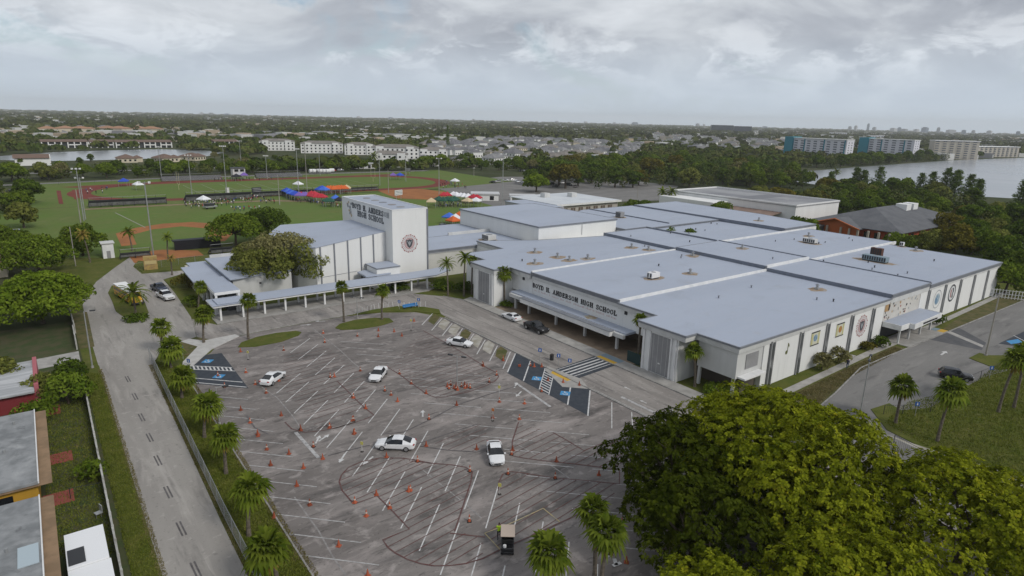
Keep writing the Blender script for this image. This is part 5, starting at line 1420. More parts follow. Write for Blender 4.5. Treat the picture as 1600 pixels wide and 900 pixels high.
for k, (x, y, h, rx, leaf, lab) in enumerate([
  (*(99.7, 46.8, 3.5)[:2], 3.0, 1.9, 'grey', 'thin bare shrub on the lawn below the first banner'),
  (*(105.6, 47, 3)[:2], 2.9, 1.8, 'grey', 'thin bare shrub on the lawn below the second banner'),
  (*(116.3, 47.4, 1.6)[:2], 1.5, 1.5, 'rust', 'reddish round shrub below the shield emblem'),
  (*(119.5, 46.5, 2.6)[:2], 2.3, 1.7, 'dark', 'clipped dark round shrub beside the side entrance'),
  (*(144.6, 46.3, 2.6)[:2], 2.4, 1.6, 'dark', 'dark shrub under the end of the side canopy'),
  (64.5, 127.6, 2.0, 2.6, 'dark', 'dark hedge bush under the covered walkway end'),
  (73.6, 122.8, 2.3, 3.0, 'mid', 'bright hedge bush at the drive corner by the walkway'),
  (76.8, 119.0, 2.4, 2.6, 'dark', 'dark bush against the left end of the school front'),
  (77.4, 50.9, 1.3, 2.2, 'lime', 'low bright hedge in the corner terrace'),
  (77.0, 66.0, 1.6, 1.1, 'mid', 'small plant by the dark green screen'),
  (77.2, 103.6, 1.3, 1.5, 'mid', 'low planting between the left pylon and the canopy'),
  (*(12.7, 134.5, 1.5)[:2], 1.1, 2.2, 'dark', 'low hedge on the tip of the bus loop island'),
  (*(25.8, 155.5, 2.7)[:2], 3.2, 3.2, 'rust', 'dark reddish shrub at the low wing wall'),
  (*(23.2, 139, 2.5)[:2], 2.2, 2.0, 'mid', 'green shrub in front of the low wing'),
  (*(24.4, 131.9, 1.8)[:2], 1.6, 1.6, 'lime', 'bright shrub at the foot of the porch'),
  (149.5, 113.0, 9.9, 2.2, 'dark', 'green courtyard tree top rising from the roof well beside a grey step'),
  (146.5, 117.5, 9.7, 1.6, 'mid', 'smaller courtyard tree top beside the roof well'),
  (199.5, 104, 10.4, 2.4, 'lime', 'bright tree top behind the rear roof edge'),
  (206, 112, 9.5, 4.0, 'dark', 'dark tree behind the rear roof'),
  (213, 148, 10.2, 5.0, 'mid', 'leafy tree before the annex front'),
  (200, 180, 7.5, 4.6, 'mid', 'bushy tree beside the rear hall'),
  (222, 119, 4.6, 3.6, 'mid', 'green tree before the orange gable'),
  (226, 124, 4.4, 3.0, 'lime', 'lighter green tree beside the orange gable')]):
    c_ = 0.42 * rx if h < 4 else 0.3 * rx + .4
    special(x, y, h, rx, leaf, lab, 100 + k, 12, c_, 6 if h < 4 else 4, 0.20 if h < 4 else 0.34, 0.12 if h < 4 else 0.4, name='shrub' if h < 4 else 'tree')

# ---- woods: the trees one can tell apart -------------------------------
wr = random.Random(99)
def wood(poly, n, dmin, keys, h0, h1, labels, group, avoid=()):
    for (x, y) in scatter(poly, n, dmin, wr, avoid):
        k = wr.choice(keys)
        tree(x, y, wr.uniform(h0, h1), k, labels.get(k[:-1], labels['dark']), group, wide=wr.uniform(0.9, 1.25))
LB = lambda where: {'dark': 'dark green tree ' + where, 'mid': 'mid green tree ' + where, 'olive': 'olive brown tree ' + where, 'rust': 'rusty brown tree ' + where, 'grey': 'grey leafless-looking tree ' + where, 'lime': 'bright green tree ' + where, 'pine': 'feathery tree ' + where}
ALLK = ['dark1', 'dark2', 'dark1', 'mid1', 'mid2', 'olive1', 'grey1']
wood([(-50, 412), (0, 410), (4, 300), (-8, 235), (-60, 240), (-90, 330)], 26, 9, ['dark1', 'dark2', 'mid1', 'olive1'], 8, 12, LB('in the grove left of the running track'), 'grove left of the track')
wood([(-60, 432), (60, 436), (240, 432), (330, 380), (350, 420), (240, 468), (60, 468), (-60, 450)], 58, 9, ALLK + ['lime1'], 6.5, 10.5, LB('in the belt behind the stadium'), 'tree belt behind the stadium')
wood([(-60, 520), (60, 560), (200, 560), (300, 500), (330, 540), (180, 600), (20, 590), (-60, 560)], 10, 16, ALLK, 5, 7, LB('around the pond shore'), 'trees around the pond', avoid=[[(-40, 640), (22, 722), (114, 762), (160, 690), (130, 630), (40, 600), (10, 600)]])
wood([(236, 300), (256, 262), (322, 256), (396, 205), (440, 240), (540, 330), (520, 440), (400, 420), (330, 380)], 84, 10, ALLK + ['mid2', 'dark2', 'rust1'], 9, 15, LB('in the wood beyond the rear hall'), 'wood beyond the rear hall')
wood([(270, 190), (330, 170), (396, 205), (430, 180), (400, 120), (345, 132), (300, 125), (275, 140)], 34, 9, ['dark1', 'mid1', 'mid2', 'dark2', 'olive1', 'rust1'], 7, 11, LB('between the annex and the lake'), 'trees between the annex and the lake')
wood([(300, 118), (345, 125), (385, 95), (380, 60), (215, 38), (212, 56), (240, 72), (300, 84)], 34, 8.5, ['dark1', 'mid1', 'rust1', 'olive1', 'mid2', 'dark2'], 6, 10, LB('beside the orange hall'), 'trees beside the orange hall')
wood([(600, 325), (760, 345), (900, 350), (960, 345), (820, 330), (700, 318)], 18, 18, ['dark1', 'dark2', 'mid1'], 10, 15, LB('on the far lake shore'), 'trees on the far lake shore')
tree(*(223.9, 274.5, 12.6)[:2], 10, 'lime1', 'single bright green tree standing in the bus yard', None, wide=1.3)
tree(*(197.2, 172.6, 6)[:2], 9, 'dark1', 'dark bush-like tree between the rear hall and the school roof', None, wide=1.2)
for k, (px, key, lab) in enumerate([((396, 183.4, 15.6), 'pine1', 'upright feathery tree on the near lake shore, one of a close pair'), ((397, 179.3, 14.3), 'pine1', 'upright feathery tree on the near lake shore, one of a close pair'),
       ((415, 178.4, 16.2), 'pine2', 'airy feathery tree standing free on the near lake shore'), ((417, 155.8, 14.1), 'pine2', 'spreading feathery tree at the start of the shore clump'), ((415, 149.5, 15.4), 'pine2', 'spreading feathery tree inside the shore clump'),
       ((416, 142.5, 18), 'pine2', 'tallest feathery tree of the shore clump'), ((414, 136.9, 17.1), 'pine1', 'feathery tree behind the tallest of the shore clump'), ((407, 128.1, 15.9), 'pine2', 'feathery tree at the end of the shore clump'), ((398, 121, 14.1), 'pine1', 'smaller feathery tree after the shore clump'), ((379, 96.9, 16.2), 'pine1', 'thin feathery tree by the lake away from the clump'), ((392, 196.4, 12.4), 'pine1', 'thin bare feathery tree before the lake inlet'), ((443, 729, 29.2), 'pine1', 'pair of tall dark cypresses among the far houses')]):
    tree(px[0], px[1], px[2], key, lab, 'feathery trees by the lake' if k < 11 else None, name='feathery_tree', wide=1.0 if k < 11 else .35)
for (x, y) in scatter([(330, 262), (400, 208), (520, 330), (470, 350)], 20, 10, wr):
    tree(x, y, wr.uniform(11, 16), 'pine2', 'feathery tree in the wood beyond the rear hall', 'wood beyond the rear hall', name='feathery_tree')

# ---- far woods as one mass ---------------------------------------------
HOUSES_A = [(262, 470), (300, 430), (480, 450), (700, 620), (915, 830), (860, 1120), (470, 850)]
HOUSES_B = [(1010, 900), (890, 560), (1250, 700), (1530, 890), (1860, 1650)]
CLEAR = [HOUSES_A, HOUSES_B, [(-90, 470), (190, 476), (320, 470), (330, 560), (180, 640), (-90, 640)], [(-40, 640), (22, 722), (114, 770), (160, 690), (130, 630), (40, 600), (10, 600)], [(420, 90), (430, 240), (520, 330), (1200, 345), (1500, 250), (1500, -200), (560, 40)], [(-10, 236), (-10, 430), (330, 430), (330, 200)], [(180, 1080), (420, 1040), (430, 1085), (190, 1130)], [(930, 900), (1080, 860), (1120, 930), (980, 980)], [(0, 775), (240, 760), (240, 830), (0, 840)], [(200, 440), (310, 440), (310, 560), (230, 760), (195, 760)]]
def far_wood(name, n, d0, d1, quads, qs, rad, hh, seed, mat, thin):
    r = NR(seed); rr = random.Random(seed)
    C = []
    tries = 0
    while len(C) < n and tries < n * 6:
        tries += 1
        d = d0 * (d1 / d0) ** rr.random()
        a = YAW + R(rr.uniform(-47, 49))
        x, y = d * math.sin(a), d * math.cos(a)
        inside = any(in_poly(x, y, p) for p in CLEAR)
        if inside and (not (in_poly(x, y, HOUSES_A) or in_poly(x, y, HOUSES_B)) or rr.random() > thin): continue
        # clearings and denser belts
        f = math.sin(x * 0.0041 + 1.3) * math.sin(y * 0.0037 + x * 0.0012)
        if f < -0.45 and rr.random() < 0.6: continue
        k = 1 + d / 9000.0 * 2.0
        C.append((x, y, rr.uniform(*rad) * k, rr.uniform(*hh)))
    C = np.array(C)
    m = len(C)
    u = r.normal(0, 1, (m, quads, 3)); u /= np.linalg.norm(u, axis=2, keepdims=True)
    u[:, :, 2] = np.abs(u[:, :, 2]) * 1.05 - 0.25
    sc = np.stack([C[:, 2], C[:, 2], C[:, 3] * 0.5], 1)[:, None, :]
    P = u * sc * r.uniform(.7, 1.05, (m, quads, 1)) + np.stack([C[:, 0], C[:, 1], C[:, 3] * 0.52], 1)[:, None, :]
    S_ = (C[:, 2] / 4.0)[:, None] * np.ones((1, quads))
    pts = P.reshape(-1, 3); nn = u.reshape(-1, 3)
    v, f = leaf_quads(pts, nn, 1.0, r, 0.8, 0.5)
    c4 = np.repeat(pts, 4, 0); s4 = np.repeat(S_.reshape(-1), 4)[:, None]
    v = c4 + (v - c4) * s4 * qs
    o = bpy.data.objects.new(name, np_mesh(name, v, f, [mat])); COL.objects.link(o)
    return tag(o, 'green tree cover of the suburbs stretching to the horizon' if d1 > 5000 else 'green tree cover among the nearer suburbs beyond the sports ground', 'woods', None, 'stuff')
def far_leaf(name, cols, scale):
    m = bpy.data.materials.new(name); m.use_nodes = True
    N, L = m.node_tree.nodes, m.node_tree.links
    b = N['Principled BSDF']; b.inputs['Roughness'].default_value = 1; b.inputs['Specular IOR Level'].default_value = 0
    ge = N.new('ShaderNodeNewGeometry')
    nz = N.new('ShaderNodeTexNoise'); nz.inputs['Scale'].default_value = scale; nz.inputs['Detail'].default_value = 3
    L.new(ge.outputs['Position'], nz.inputs['Vector'])
    ad = N.new('ShaderNodeMath'); ad.operation = 'MULTIPLY_ADD'; L.new(ge.outputs['Random Per Island'], ad.inputs[0]); ad.inputs[1].default_value = 0.22
    mr = N.new('ShaderNodeMapRange'); mr.inputs[1].default_value = .3; mr.inputs[2].default_value = .7; mr.inputs[4].default_value = .78
    L.new(nz.outputs[0], mr.inputs[0]); L.new(mr.outputs[0], ad.inputs[2])
    rp = N.new('ShaderNodeValToRGB'); e = rp.color_ramp.elements
    e[0].color = (*cols[0], 1); e[1].color = (*cols[-1], 1)
    for i, c in enumerate(cols[1:-1]):
        k = e.new((i + 1) / (len(cols) - 1)); k.color = (*c, 1)
    L.new(ad.outputs[0], rp.inputs[0]); L.new(rp.outputs[0], b.inputs['Base Color'])
    return m
FL1 = far_leaf('suburb_leaves', [(0.030, 0.050, 0.010), (0.052, 0.080, 0.015), (0.080, 0.105, 0.021), (0.105, 0.108, 0.034), (0.105, 0.150, 0.024)], 0.05)
FL2 = far_leaf('horizon_leaves', [(0.032, 0.046, 0.012), (0.055, 0.070, 0.018), (0.080, 0.090, 0.024), (0.105, 0.122, 0.032)], 0.006)
far_wood('suburb_woods', 2600, 480, 1700, 64, 1.35, (3.4, 6.0), (5, 10), 301, FL1, 0.07)
far_wood('distant_woods', 8500, 1300, 11000, 16, 2.1, (5, 9), (7, 13), 302, FL2, 0.1)

def fill_wood(name, polys, quads, seed, mat, label):
    """the trees behind and between those one can tell apart"""
    r = NR(seed); rr = random.Random(seed); C = []
    for pl, n, h0, h1 in polys:
        C += [(x, y, rr.uniform(2.6, 4.4), rr.uniform(h0, h1)) for x, y in scatter(pl, n, 5, rr)]
    C = np.array(C); m = len(C)
    u = r.normal(0, 1, (m, quads, 3)); u /= np.linalg.norm(u, axis=2, keepdims=True)
    lump = 1 + 0.25 * np.sin(u[:, :, 0:1] * 5 + C[:, None, 0:1]) * np.sin(u[:, :, 1:2] * 5 + C[:, None, 1:2])
    P = u * np.stack([C[:, 2], C[:, 2], C[:, 3] * .48], 1)[:, None, :] * lump * r.uniform(.75, 1.03, (m, quads, 1)) + np.stack([C[:, 0], C[:, 1], C[:, 3] * .5], 1)[:, None, :]
    v, f = leaf_quads(P.reshape(-1, 3), u.reshape(-1, 3), .55, r, .7, .5)
    o = bpy.data.objects.new(name, np_mesh(name, v, f, [mat])); COL.objects.link(o)
    tag(o, label, 'woods', None, 'stuff')
fill_wood('back_woods', [([(-60, 436), (60, 440), (240, 436), (335, 384), (352, 424), (242, 472), (60, 474), (-60, 456)], 70, 5, 7.5), ([(240, 305), (262, 270), (322, 262), (396, 212), (440, 245), (545, 335), (520, 445), (400, 425), (330, 385)], 210, 8, 12), ([(275, 185), (330, 172), (396, 205), (430, 180), (400, 118), (345, 130), (300, 123), (278, 142)], 70, 6, 9), ([(310, 116), (345, 122), (388, 95), (384, 60), (230, 40), (225, 52), (250, 70), (305, 84)], 60, 4, 7), ([(-60, 410), (-8, 405), (0, 300), (-12, 238), (-60, 245)], 40, 6, 9), ([(560, 322), (760, 348), (960, 350), (1000, 338), (820, 326), (672, 316)], 60, 7, 11)], 170, 305, FL1, 'dense green undergrowth filling the woods round the campus')

for k, (b, rx, leaf, lab) in enumerate([((220.9, 81.4, 6.2), 4.2, 'mid', 'low green tree just behind the far roof edge'), ((221.4, 76.6, 8.9), 5.0, 'olive', 'olive tree behind the far roof corner'), ((221.6, 70, 11), 5.4, 'rust', 'rust-tinged tree beyond the far roof corner'), ((250.7, 75.9, 10.4), 6.0, 'dark', 'dark tall tree past the orange hall end'), ((226.2, 63.1, 9.7), 5.2, 'mid', 'rounded green tree beyond the far end of the school'), ((216.9, 56.2, 9.7), 4.8, 'dark', 'dark tree beside the white portable building'), ((207.7, 49, 9.5), 5.0, 'mid', 'green tree over the white gate'), ((267.4, 88.3, 9.9), 6.0, 'rust', 'brownish tree leaning over the orange hall roof'), ((272.7, 76.6, 9.2), 6.5, 'olive', 'broad olive tree behind the rust-tinged one'), ((261.1, 64.8, 10.1), 6.5, 'dark', 'broad dark tree near the lake end of the campus'), ((275.3, 99.6, 6.8), 4.5, 'dark', 'small dark tree at the orange hall wall'), ((233.1, 91.2, 2.7), 3.2, 'lime', 'bright bush at the rear roof edge')]):
    x, y, h = b
    special(x, y, max(4.5, h), rx, leaf, lab, 200 + k, 20, 1.9, 3.6, 0.40, 0.15)

# ================================================================== VEHICLES
def car_paint(name, col, rough=0.25):
    return M(name, col, rough=rough, spec=0.6, col2=tuple(c * 0.94 for c in col), scale=0.7)
PW = car_paint('white_car_paint', (0.78, 0.79, 0.80)); PB = car_paint('black_car_paint', (0.012, 0.012, 0.014)); PN = car_paint('navy_car_paint', (0.02, 0.03, 0.06)); PS = car_paint('silver_car_paint', (0.42, 0.43, 0.44)); PR = car_paint('red_car_paint', (0.35, 0.03, 0.03)); PG = car_paint('grey_car_paint', (0.14, 0.145, 0.15))
TYRE = M('tyre_rubber', (0.018, 0.018, 0.018), rough=0.9); RIM = M('alloy_rim', (0.45, 0.46, 0.47), rough=0.3, metal=0.7)
LAMPW = M('headlamp_lens', (0.6, 0.62, 0.64), rough=0.1); LAMPR = M('tail_lamp_lens', (0.35, 0.02, 0.02), rough=0.2)
# stations: x (front negative), half width, sill z, belt z, roof half width (0: none), top z
SEDAN = [(-2.36, .62, .34, .56, 0, .60), (-2.24, .80, .26, .64, 0, .70), (-1.85, .89, .24, .74, 0, .83), (-1.16, .915, .24, .86, 0, .95), (-1.14, .915, .24, .88, .78, .965), (-.30, .915, .24, .92, .62, 1.39), (.35, .915, .24, .94, .63, 1.46), (1.00, .91, .24, .95, .59, 1.40), (1.92, .90, .26, .97, .66, 1.06), (1.94, .90, .26, .96, 0, 1.05), (2.22, .84, .30, .90, 0, 1.01), (2.38, .66, .40, .74, 0, .80)]
COUPE = [(-2.45, .66, .34, .58, 0, .62), (-2.3, .84, .26, .68, 0, .74), (-1.85, .93, .24, .80, 0, .88), (-.75, .95, .24, .88, 0, .98), (-.73, .95, .24, .90, .76, 1.0), (.05, .95, .24, .95, .60, 1.38), (.70, .95, .24, .98, .60, 1.41), (1.25, .95, .24, 1.0, .56, 1.33), (1.85, .93, .26, 1.02, .66, 1.08), (1.87, .93, .26, 1.0, 0, 1.07), (2.35, .88, .30, .96, 0, 1.04), (2.48, .72, .40, .78, 0, .84)]
SUV = [(-2.3, .68, .40, .70, 0, .76), (-2.2, .85, .30, .82, 0, .90), (-1.8, .93, .28, .94, 0, 1.03), (-1.0, .95, .28, 1.0, 0, 1.1), (-.98, .95, .28, 1.02, .78, 1.12), (-.4, .95, .28, 1.06, .68, 1.66), (.6, .95, .28, 1.08, .68, 1.72), (1.7, .95, .28, 1.08, .66, 1.68), (2.15, .93, .30, 1.06, .70, 1.12), (2.17, .93, .30, 1.05, 0, 1.1), (2.3, .84, .36, .9, 0, .95)]
PICKUP = [(-2.85, .78, .50, .92, 0, 1.0), (-2.72, .95, .42, 1.0, 0, 1.1), (-2.2, 1.0, .40, 1.06, 0, 1.18), (-1.15, 1.0, .40, 1.08, 0, 1.2), (-1.13, 1.0, .40, 1.12, .82, 1.24), (-.55, 1.0, .40, 1.16, .72, 1.80), (.35, 1.0, .40, 1.18, .72, 1.86), (.85, 1.0, .40, 1.18, .70, 1.80), (.98, 1.0, .40, 1.16, .84, 1.22), (1.0, 1.0, .40, 1.14, 0, 1.2), (2.75, 1.0, .42, 1.12, 0, 1.18), (2.86, .9, .55, .9, 0, .95)]
def car_meshes(st, paint, bed=False):
    body, wind, rear = MB(), MB(), MB()
    sides = {1: MB(), -1: MB()}
    def sec(s):
        x, w, zs, zb, rw, zt = s
        if rw == 0: return [(x, 0, zs), (x, w * .86, zs), (x, w, zs + .16), (x, w, zb - .14), (x, w * .97, zb), (x, w * .72, zt), (x, 0, zt + .02)]
        return [(x, 0, zs), (x, w * .86, zs), (x, w, zs + .16), (x, w, zb - .14), (x, w * .97, zb), (x, rw, zt), (x, 0, zt + .03)]
    S_ = [sec(s) for s in st]
    cab = [i for i, s in enumerate(st) if s[4] > 0]
    for sg in (1, -1):
        Y = lambda p: (p[0], p[1] * sg, p[2])
        for i in range(len(st) - 1):
            for j in range(6):
                q = [Y(S_[i][j]), Y(S_[i + 1][j]), Y(S_[i + 1][j + 1]), Y(S_[i][j + 1])]
                if sg > 0: q = q[::-1]
                incab = i in cab and i + 1 in cab
                if incab and j == 4 and i + 1 != cab[-1]: sides[sg].poly(q)
                elif incab and j == 5 and i == cab[0]: wind.poly(q)
                elif incab and j == 5 and i + 1 == cab[-1]: rear.poly(q)
                else: body.poly(q)
        for e, rev in ((S_[0], sg > 0), (S_[-1], sg < 0)):
            q = [Y(p) for p in e]; body.poly(q[::-1] if rev else q)
    out = {'body': body.mesh('body', [paint]), 'windscreen': wind.mesh('windscreen', [GLASS]), 'rear_window': rear.mesh('rear_window', [GLASS])}
    out['side_window'] = [sides[k_].mesh('side_window', [GLASS]) for k_ in (1, -1)]
    for k in ('body',):
        out[k].polygons.foreach_set('use_smooth', [True] * len(out[k].polygons))
    x0, w = st[0][0], st[2][1]
    out['headlight'] = [(MB().cbox((st[1][0] - .02, s * w * .68, st[1][3] - .02), (.14, .34, .14), s * -.35).mesh('headlight', [LAMPW])) for s in (1, -1)]
    out['tail_light'] = [(MB().cbox((st[-2][0] + .07, s * st[-2][1] * .80, st[-2][3] - .04), (.14, .3, .14), s * .35).mesh('tail_light', [LAMPR])) for s in (1, -1)]
    out['mirror'] = [(MB().cbox((st[cab[0]][0] + .25, s * (st[cab[0]][1] + .08), st[cab[0]][3] + .08), (.14, .2, .13)).mesh('mirror', [paint])) for s in (1, -1)]
    out['grille'] = [MB().cbox((st[0][0] - .005, 0, (st[0][2] + st[0][3]) / 2 + .02), (.03, st[0][1] * 1.3, .16)).mesh('grille', [DARKM])]
    out['number_plate'] = [MB().cbox((st[-1][0] + .01, 0, st[-1][3] - .1), (.02, .5, .14)).mesh('number_plate', [WHITE])]
    if bed:
        out['bed_floor'] = [MB().box(1.15, -.82, st[-2][5] + .02, 2.62, .82, st[-2][5] + .035).mesh('bed_floor', [DARKM])]
    return out
def wheel_mesh(rad):
    t = MB().tube((0, -.11, 0), (0, .11, 0), rad, n=18).mesh('tyre', [TYRE])
    r_ = MB()
    for s in (-1, 1):
        r_.tube((0, s * .112, 0), (0, s * .118, 0), rad * .66, n=14)
    return t, r_.mesh('rim', [RIM])
WH = {.33: wheel_mesh(.33), .42: wheel_mesh(.42)}
def car(name, st, paint, x, y, hd, label, cat='car', wr_=.33, group=None, bed=False, cache={}):
    """hd: heading of the nose"""
    key = (id(st), paint.name)
    if key not in cache: cache[key] = car_meshes(st, paint, bed)
    me = cache[key]
    e = empty(name, (x, y, 0.03), hd + math.pi, label, cat, group)
    for k in ('body', 'windscreen', 'rear_window'):
        obj_from(me[k], k, e)
    for k in ('side_window', 'headlight', 'tail_light', 'mirror', 'grille', 'number_plate', 'bed_floor'):
        for m in me.get(k, []): obj_from(m, k, e)
    xs = (st[0][0] + .92, st[-1][0] - .95)
    for wx in xs:
        for s in (1, -1):
            o = obj_from(WH[wr_][0], 'wheel', e, (wx, s * (st[3][1] - .1), wr_))
            obj_from(WH[wr_][1], 'rim', o)
    return e
def head(p, q):
    return math.atan2(q[1] - p[1], q[0] - p[0])
car('white_sedan', SEDAN, PW, *(30.9, 63), head((30.5, 62.5), (26.5, 65.8)), 'white sedan crossing the lot beside a painted teardrop of red hatching')
car('white_sedan', SEDAN, PW, *(39.5, 54.4), head((39.4, 57.2), (37.0, 52.9)), 'white sedan facing the golf cart between the hatched loops')
car('white_sedan', SEDAN, PW, *(38.5, 83.8), head((37.5, 87.5), (34.2, 83.9)), 'white sedan with dark windscreen turning out of the angled stalls')
car('white_sedan', SEDAN, PW, *(25, 91.1), head((24, 88), (27.4, 91.0)), 'white sedan among cones near the left accessible bays')
car('white_sedan', SEDAN, PW, *(56.4, 89), head((53, 93), (56.6, 87.4)), 'white sedan driving past the angled kerb stalls')
car('white_coupe', COUPE, PW, *(73.1, 96.2), R(90), 'white coupe with black tail panel parked on the front drive')
car('black_pickup', PICKUP, PB, *(72.8, 87.9), R(-90), 'black crew pickup truck parked behind the white coupe on the front drive', 'truck', .42, bed=True)
car('white_pickup', PICKUP, PW, *(19.8, 147.4), head((17.6, 151), (18.6, 146)), 'white pickup truck parked by the low wing', 'truck', .42, bed=True)
car('dark_pickup', PICKUP, PN, *(19.8, 154.7), head((17.4, 158), (18.4, 153)), 'dark blue pickup parked behind the white pickup', 'truck', .42, bed=True)
car('dark_suv', SUV, PB, *(114.3, 32.6), head((112.5, 34.2), (113.8, 31.8)), 'black car with pale reflections parked at the rear lawn fence', 'car')
car('dark_suv', SUV, PN, *(117, 195.6, 2.8)[:2], R(20), 'dark car parked behind the auditorium tower', 'car')
cg = random.Random(8)
for k, p in enumerate([(250.5, 331), (247.6, 323), (248.1, 318), (247.1, 302), (256.3, 306), (257.8, 301), (252.4, 291.4), (270.1, 305), (265.4, 293.8), (261.6, 283.3), (280.1, 305), (303, 392), (306, 391), (314, 394), (240.8, 454), (242.4, 446), (250.4, 450), (-8, 376), (-4, 369), (172.6, 440), (179.7, 443), (230.7, 326), (236.1, 328), (245.8, 333)]):
    c_ = cg.choice([PW, PW, PS, PB, PR, PG])
    car('parked_car', cg.choice([SEDAN, SUV]), c_, p[0], p[1], cg.uniform(0, 6.3), c_.name.split('_')[0] + ' car parked in the shade beyond the bus yard', 'car', group='cars parked beyond the bus yard')

# school bus behind the date palm
bx, by = (15.1, 145.2)
bus = empty('school_bus', (bx - 1.6, by + 4.4, 0.03), head((14.0, 152), (15.6, 142.5)), 'school bus with a white roof and yellow bonnet behind the date palm', 'bus')
YEL = M('school_bus_yellow', (0.62, 0.33, 0.02), rough=0.4, spec=0.5)
MB().box(-6.2, -1.2, .5, 3.4, 1.2, 2.35).build('body', YEL, parent=bus, bevel=.08)
MB().prism([(-6.2, -1.18), (3.3, -1.18), (3.3, 1.18), (-6.2, 1.18)], 2.36, 2.75).build('roof', M('bus_white_roof', (0.8, 0.8, 0.79), rough=0.5), parent=bus, bevel=.15)
MB().prism([(3.42, -.95), (5.2, -.85), (5.2, .85), (3.42, .95)], .5, [1.55, 1.3, 1.3, 1.55]).build('bonnet', YEL, parent=bus, bevel=.1)
MB().box(3.41, -1.0, 1.5, 3.46, 1.0, 2.3).build('windscreen', GLASS, parent=bus)
for s in (-1, 1):
    for k in range(8):
        MB().box(-5.8 + k * 1.12, s * 1.205 - .01, 1.6, -4.9 + k * 1.12, s * 1.205 + .01, 2.2).build('window', GLASS, parent=bus)
    MB().box(-6.1, s * 1.21 - .01, 1.05, 3.3, s * 1.21 + .01, 1.15).build('stripe', DARKM, parent=bus)
    MB().cbox((5.15, s * .65, .95), (.12, .25, .25)).build('headlight', LAMPW, parent=bus)
    MB().cbox((4.2, s * 1.5, 1.9), (.12, .3, .4)).build('mirror', DARKM, parent=bus)
    for wx in (-4.2, 4.1):
        o = MB().tube((wx, s * .95, .5), (wx, s * 1.2, .5), .5, n=18).build('wheel', TYRE, parent=bus)
        MB().tube((wx, s * 1.201, .5), (wx, s * 1.21, .5), .28, n=12).build('rim', RIM, parent=o)
MB().box(5.2, -1.1, .45, 5.4, 1.1, .75).build('bumper', DARKM, parent=bus)
# golf cart
gx_, gy_ = (30.9, 40.4)
cart = empty('golf_cart', (gx_, gy_, 0.03), head((26.5, 34.5), (31.5, 41.0)), 'black golf cart with a beige roof by the yellow-lined figure', 'golf cart')
MB().box(-1.25, -.58, .32, 1.15, .58, .5).build('chassis', PB, parent=cart, bevel=.05)
MB().prism([(.55, -.55), (1.25, -.45), (1.25, .45), (.55, .55)], .5, [.95, .78, .78, .95]).build('bonnet', PB, parent=cart, bevel=.06)
MB().box(-.55, -.52, .5, .1, .52, .78).build('seat_base', PB, parent=cart, bevel=.04)
MB().box(-.5, -.5, .78, .05, .5, .88).build('seat', M('black_vinyl', (0.02, 0.02, 0.02), rough=.5), parent=cart, bevel=.03)
MB().cbox((-.55, 0, 1.1), (.1, 1.0, .4)).build('backrest', MATS['black_vinyl'], parent=cart, bevel=.03)
MB().box(-1.3, -.56, .5, -.62, .56, .92).build('rear_body', PB, parent=cart, bevel=.06)
MB().box(-.95, -.66, 1.86, .85, .66, 1.93).build('roof', M('beige_canopy', (0.47, 0.385, 0.32), rough=.6), parent=cart, bevel=.05)
for sx, sy in ((-.85, -.55), (-.85, .55), (.72, -.55), (.72, .55)):
    MB().tube((sx + (.1 if sx > 0 else 0), sy, .6), (sx, sy, 1.86), .022, n=6).build('roof_post', DARKM, parent=cart)
for wx in (-.85, .85):
    for s in (-1, 1):
        o = MB().tube((wx, s * .42, .23), (wx, s * .6, .23), .23, n=14).build('wheel', TYRE, parent=cart)
        MB().tube((wx, s * .601, .23), (wx, s * .61, .23), .12, n=10).build('rim', RIM, parent=o)
MB().tube((.45, .2, .8), (.3, .2, 1.08), .02, n=6).build('steering_column', DARKM, parent=cart)
MB().tube((-1.1, .25, .93), (-1.1, .25, 1.12), .16, n=12).build('bucket', WHITE, parent=cart)

# ================================================================== TRAFFIC CONES
ORG = M('orange_cone_plastic', (0.34, 0.085, 0.04), rough=.7, rand=.35); COLR = M('pale_cone_collar', (0.55, 0.48, 0.42), rough=.6); BLKB = M('black_cone_base', (0.03, 0.025, 0.022), rough=.8)
def cone_mesh(h, base, collar):
    m = MB()
    m.box(-.22, -.22, 0, .22, .22, .045, 2 if base else 0)
    m.tube((0, 0, .045), (0, 0, h * .45), .165, .11, 12, 0, cap=False)
    m.tube((0, 0, h * .45), (0, 0, h * .66), .112, .08, 12, 1 if collar else 0, cap=False)
    m.tube((0, 0, h * .66), (0, 0, h), .08, .03, 12, 0)
    return m.mesh('traffic_cone', [ORG, COLR, BLKB])
CM = [cone_mesh(.70, 0, 0), cone_mesh(.80, 1, 1), cone_mesh(.74, 0, 1)]
cr_ = random.Random(31)
def cones(pts, where, flag=()):
    for k, p in enumerate(pts):
        o = obj_from(CM[cr_.choice([0, 0, 1, 2])], 'traffic_cone', None, (p[0], p[1], .03), cr_.uniform(0, 6))
        tag(o, 'orange traffic cone ' + where, 'cone', 'cones ' + where)
        if k in flag: o.rotation_euler = (R(86), 0, cr_.uniform(0, 6)); o.location.z = .2
cones([(18.3, 75.1), (18.2, 71.2), (20, 68.7), (17.5, 67.4), (20.3, 64.7), (15.2, 65.8), (18.5, 61.6), (18.4, 57.4), (14.8, 57.3), (18.3, 49.6), (22.3, 52.4), (18.8, 44.4)], 'along the stalls by the fenced grass strip')
cones([(22.9, 68.7), (22.8, 65.4), (23.1, 73.6), (26.4, 72.4), (28.2, 69)], 'beside the white stop bar in the lot')
cones([(29, 61.6), (31.5, 58.7), (22.3, 55.2), (24.7, 55.2), (24.8, 52.3), (27.8, 53.9)], 'on the edge of the hatched teardrop')
cones([(34.1, 61.3), (31.5, 58.7), (35.3, 53.5), (28, 53.9), (30.2, 45.8), (38.7, 57.2)], 'inside the hatched middle of the lot')
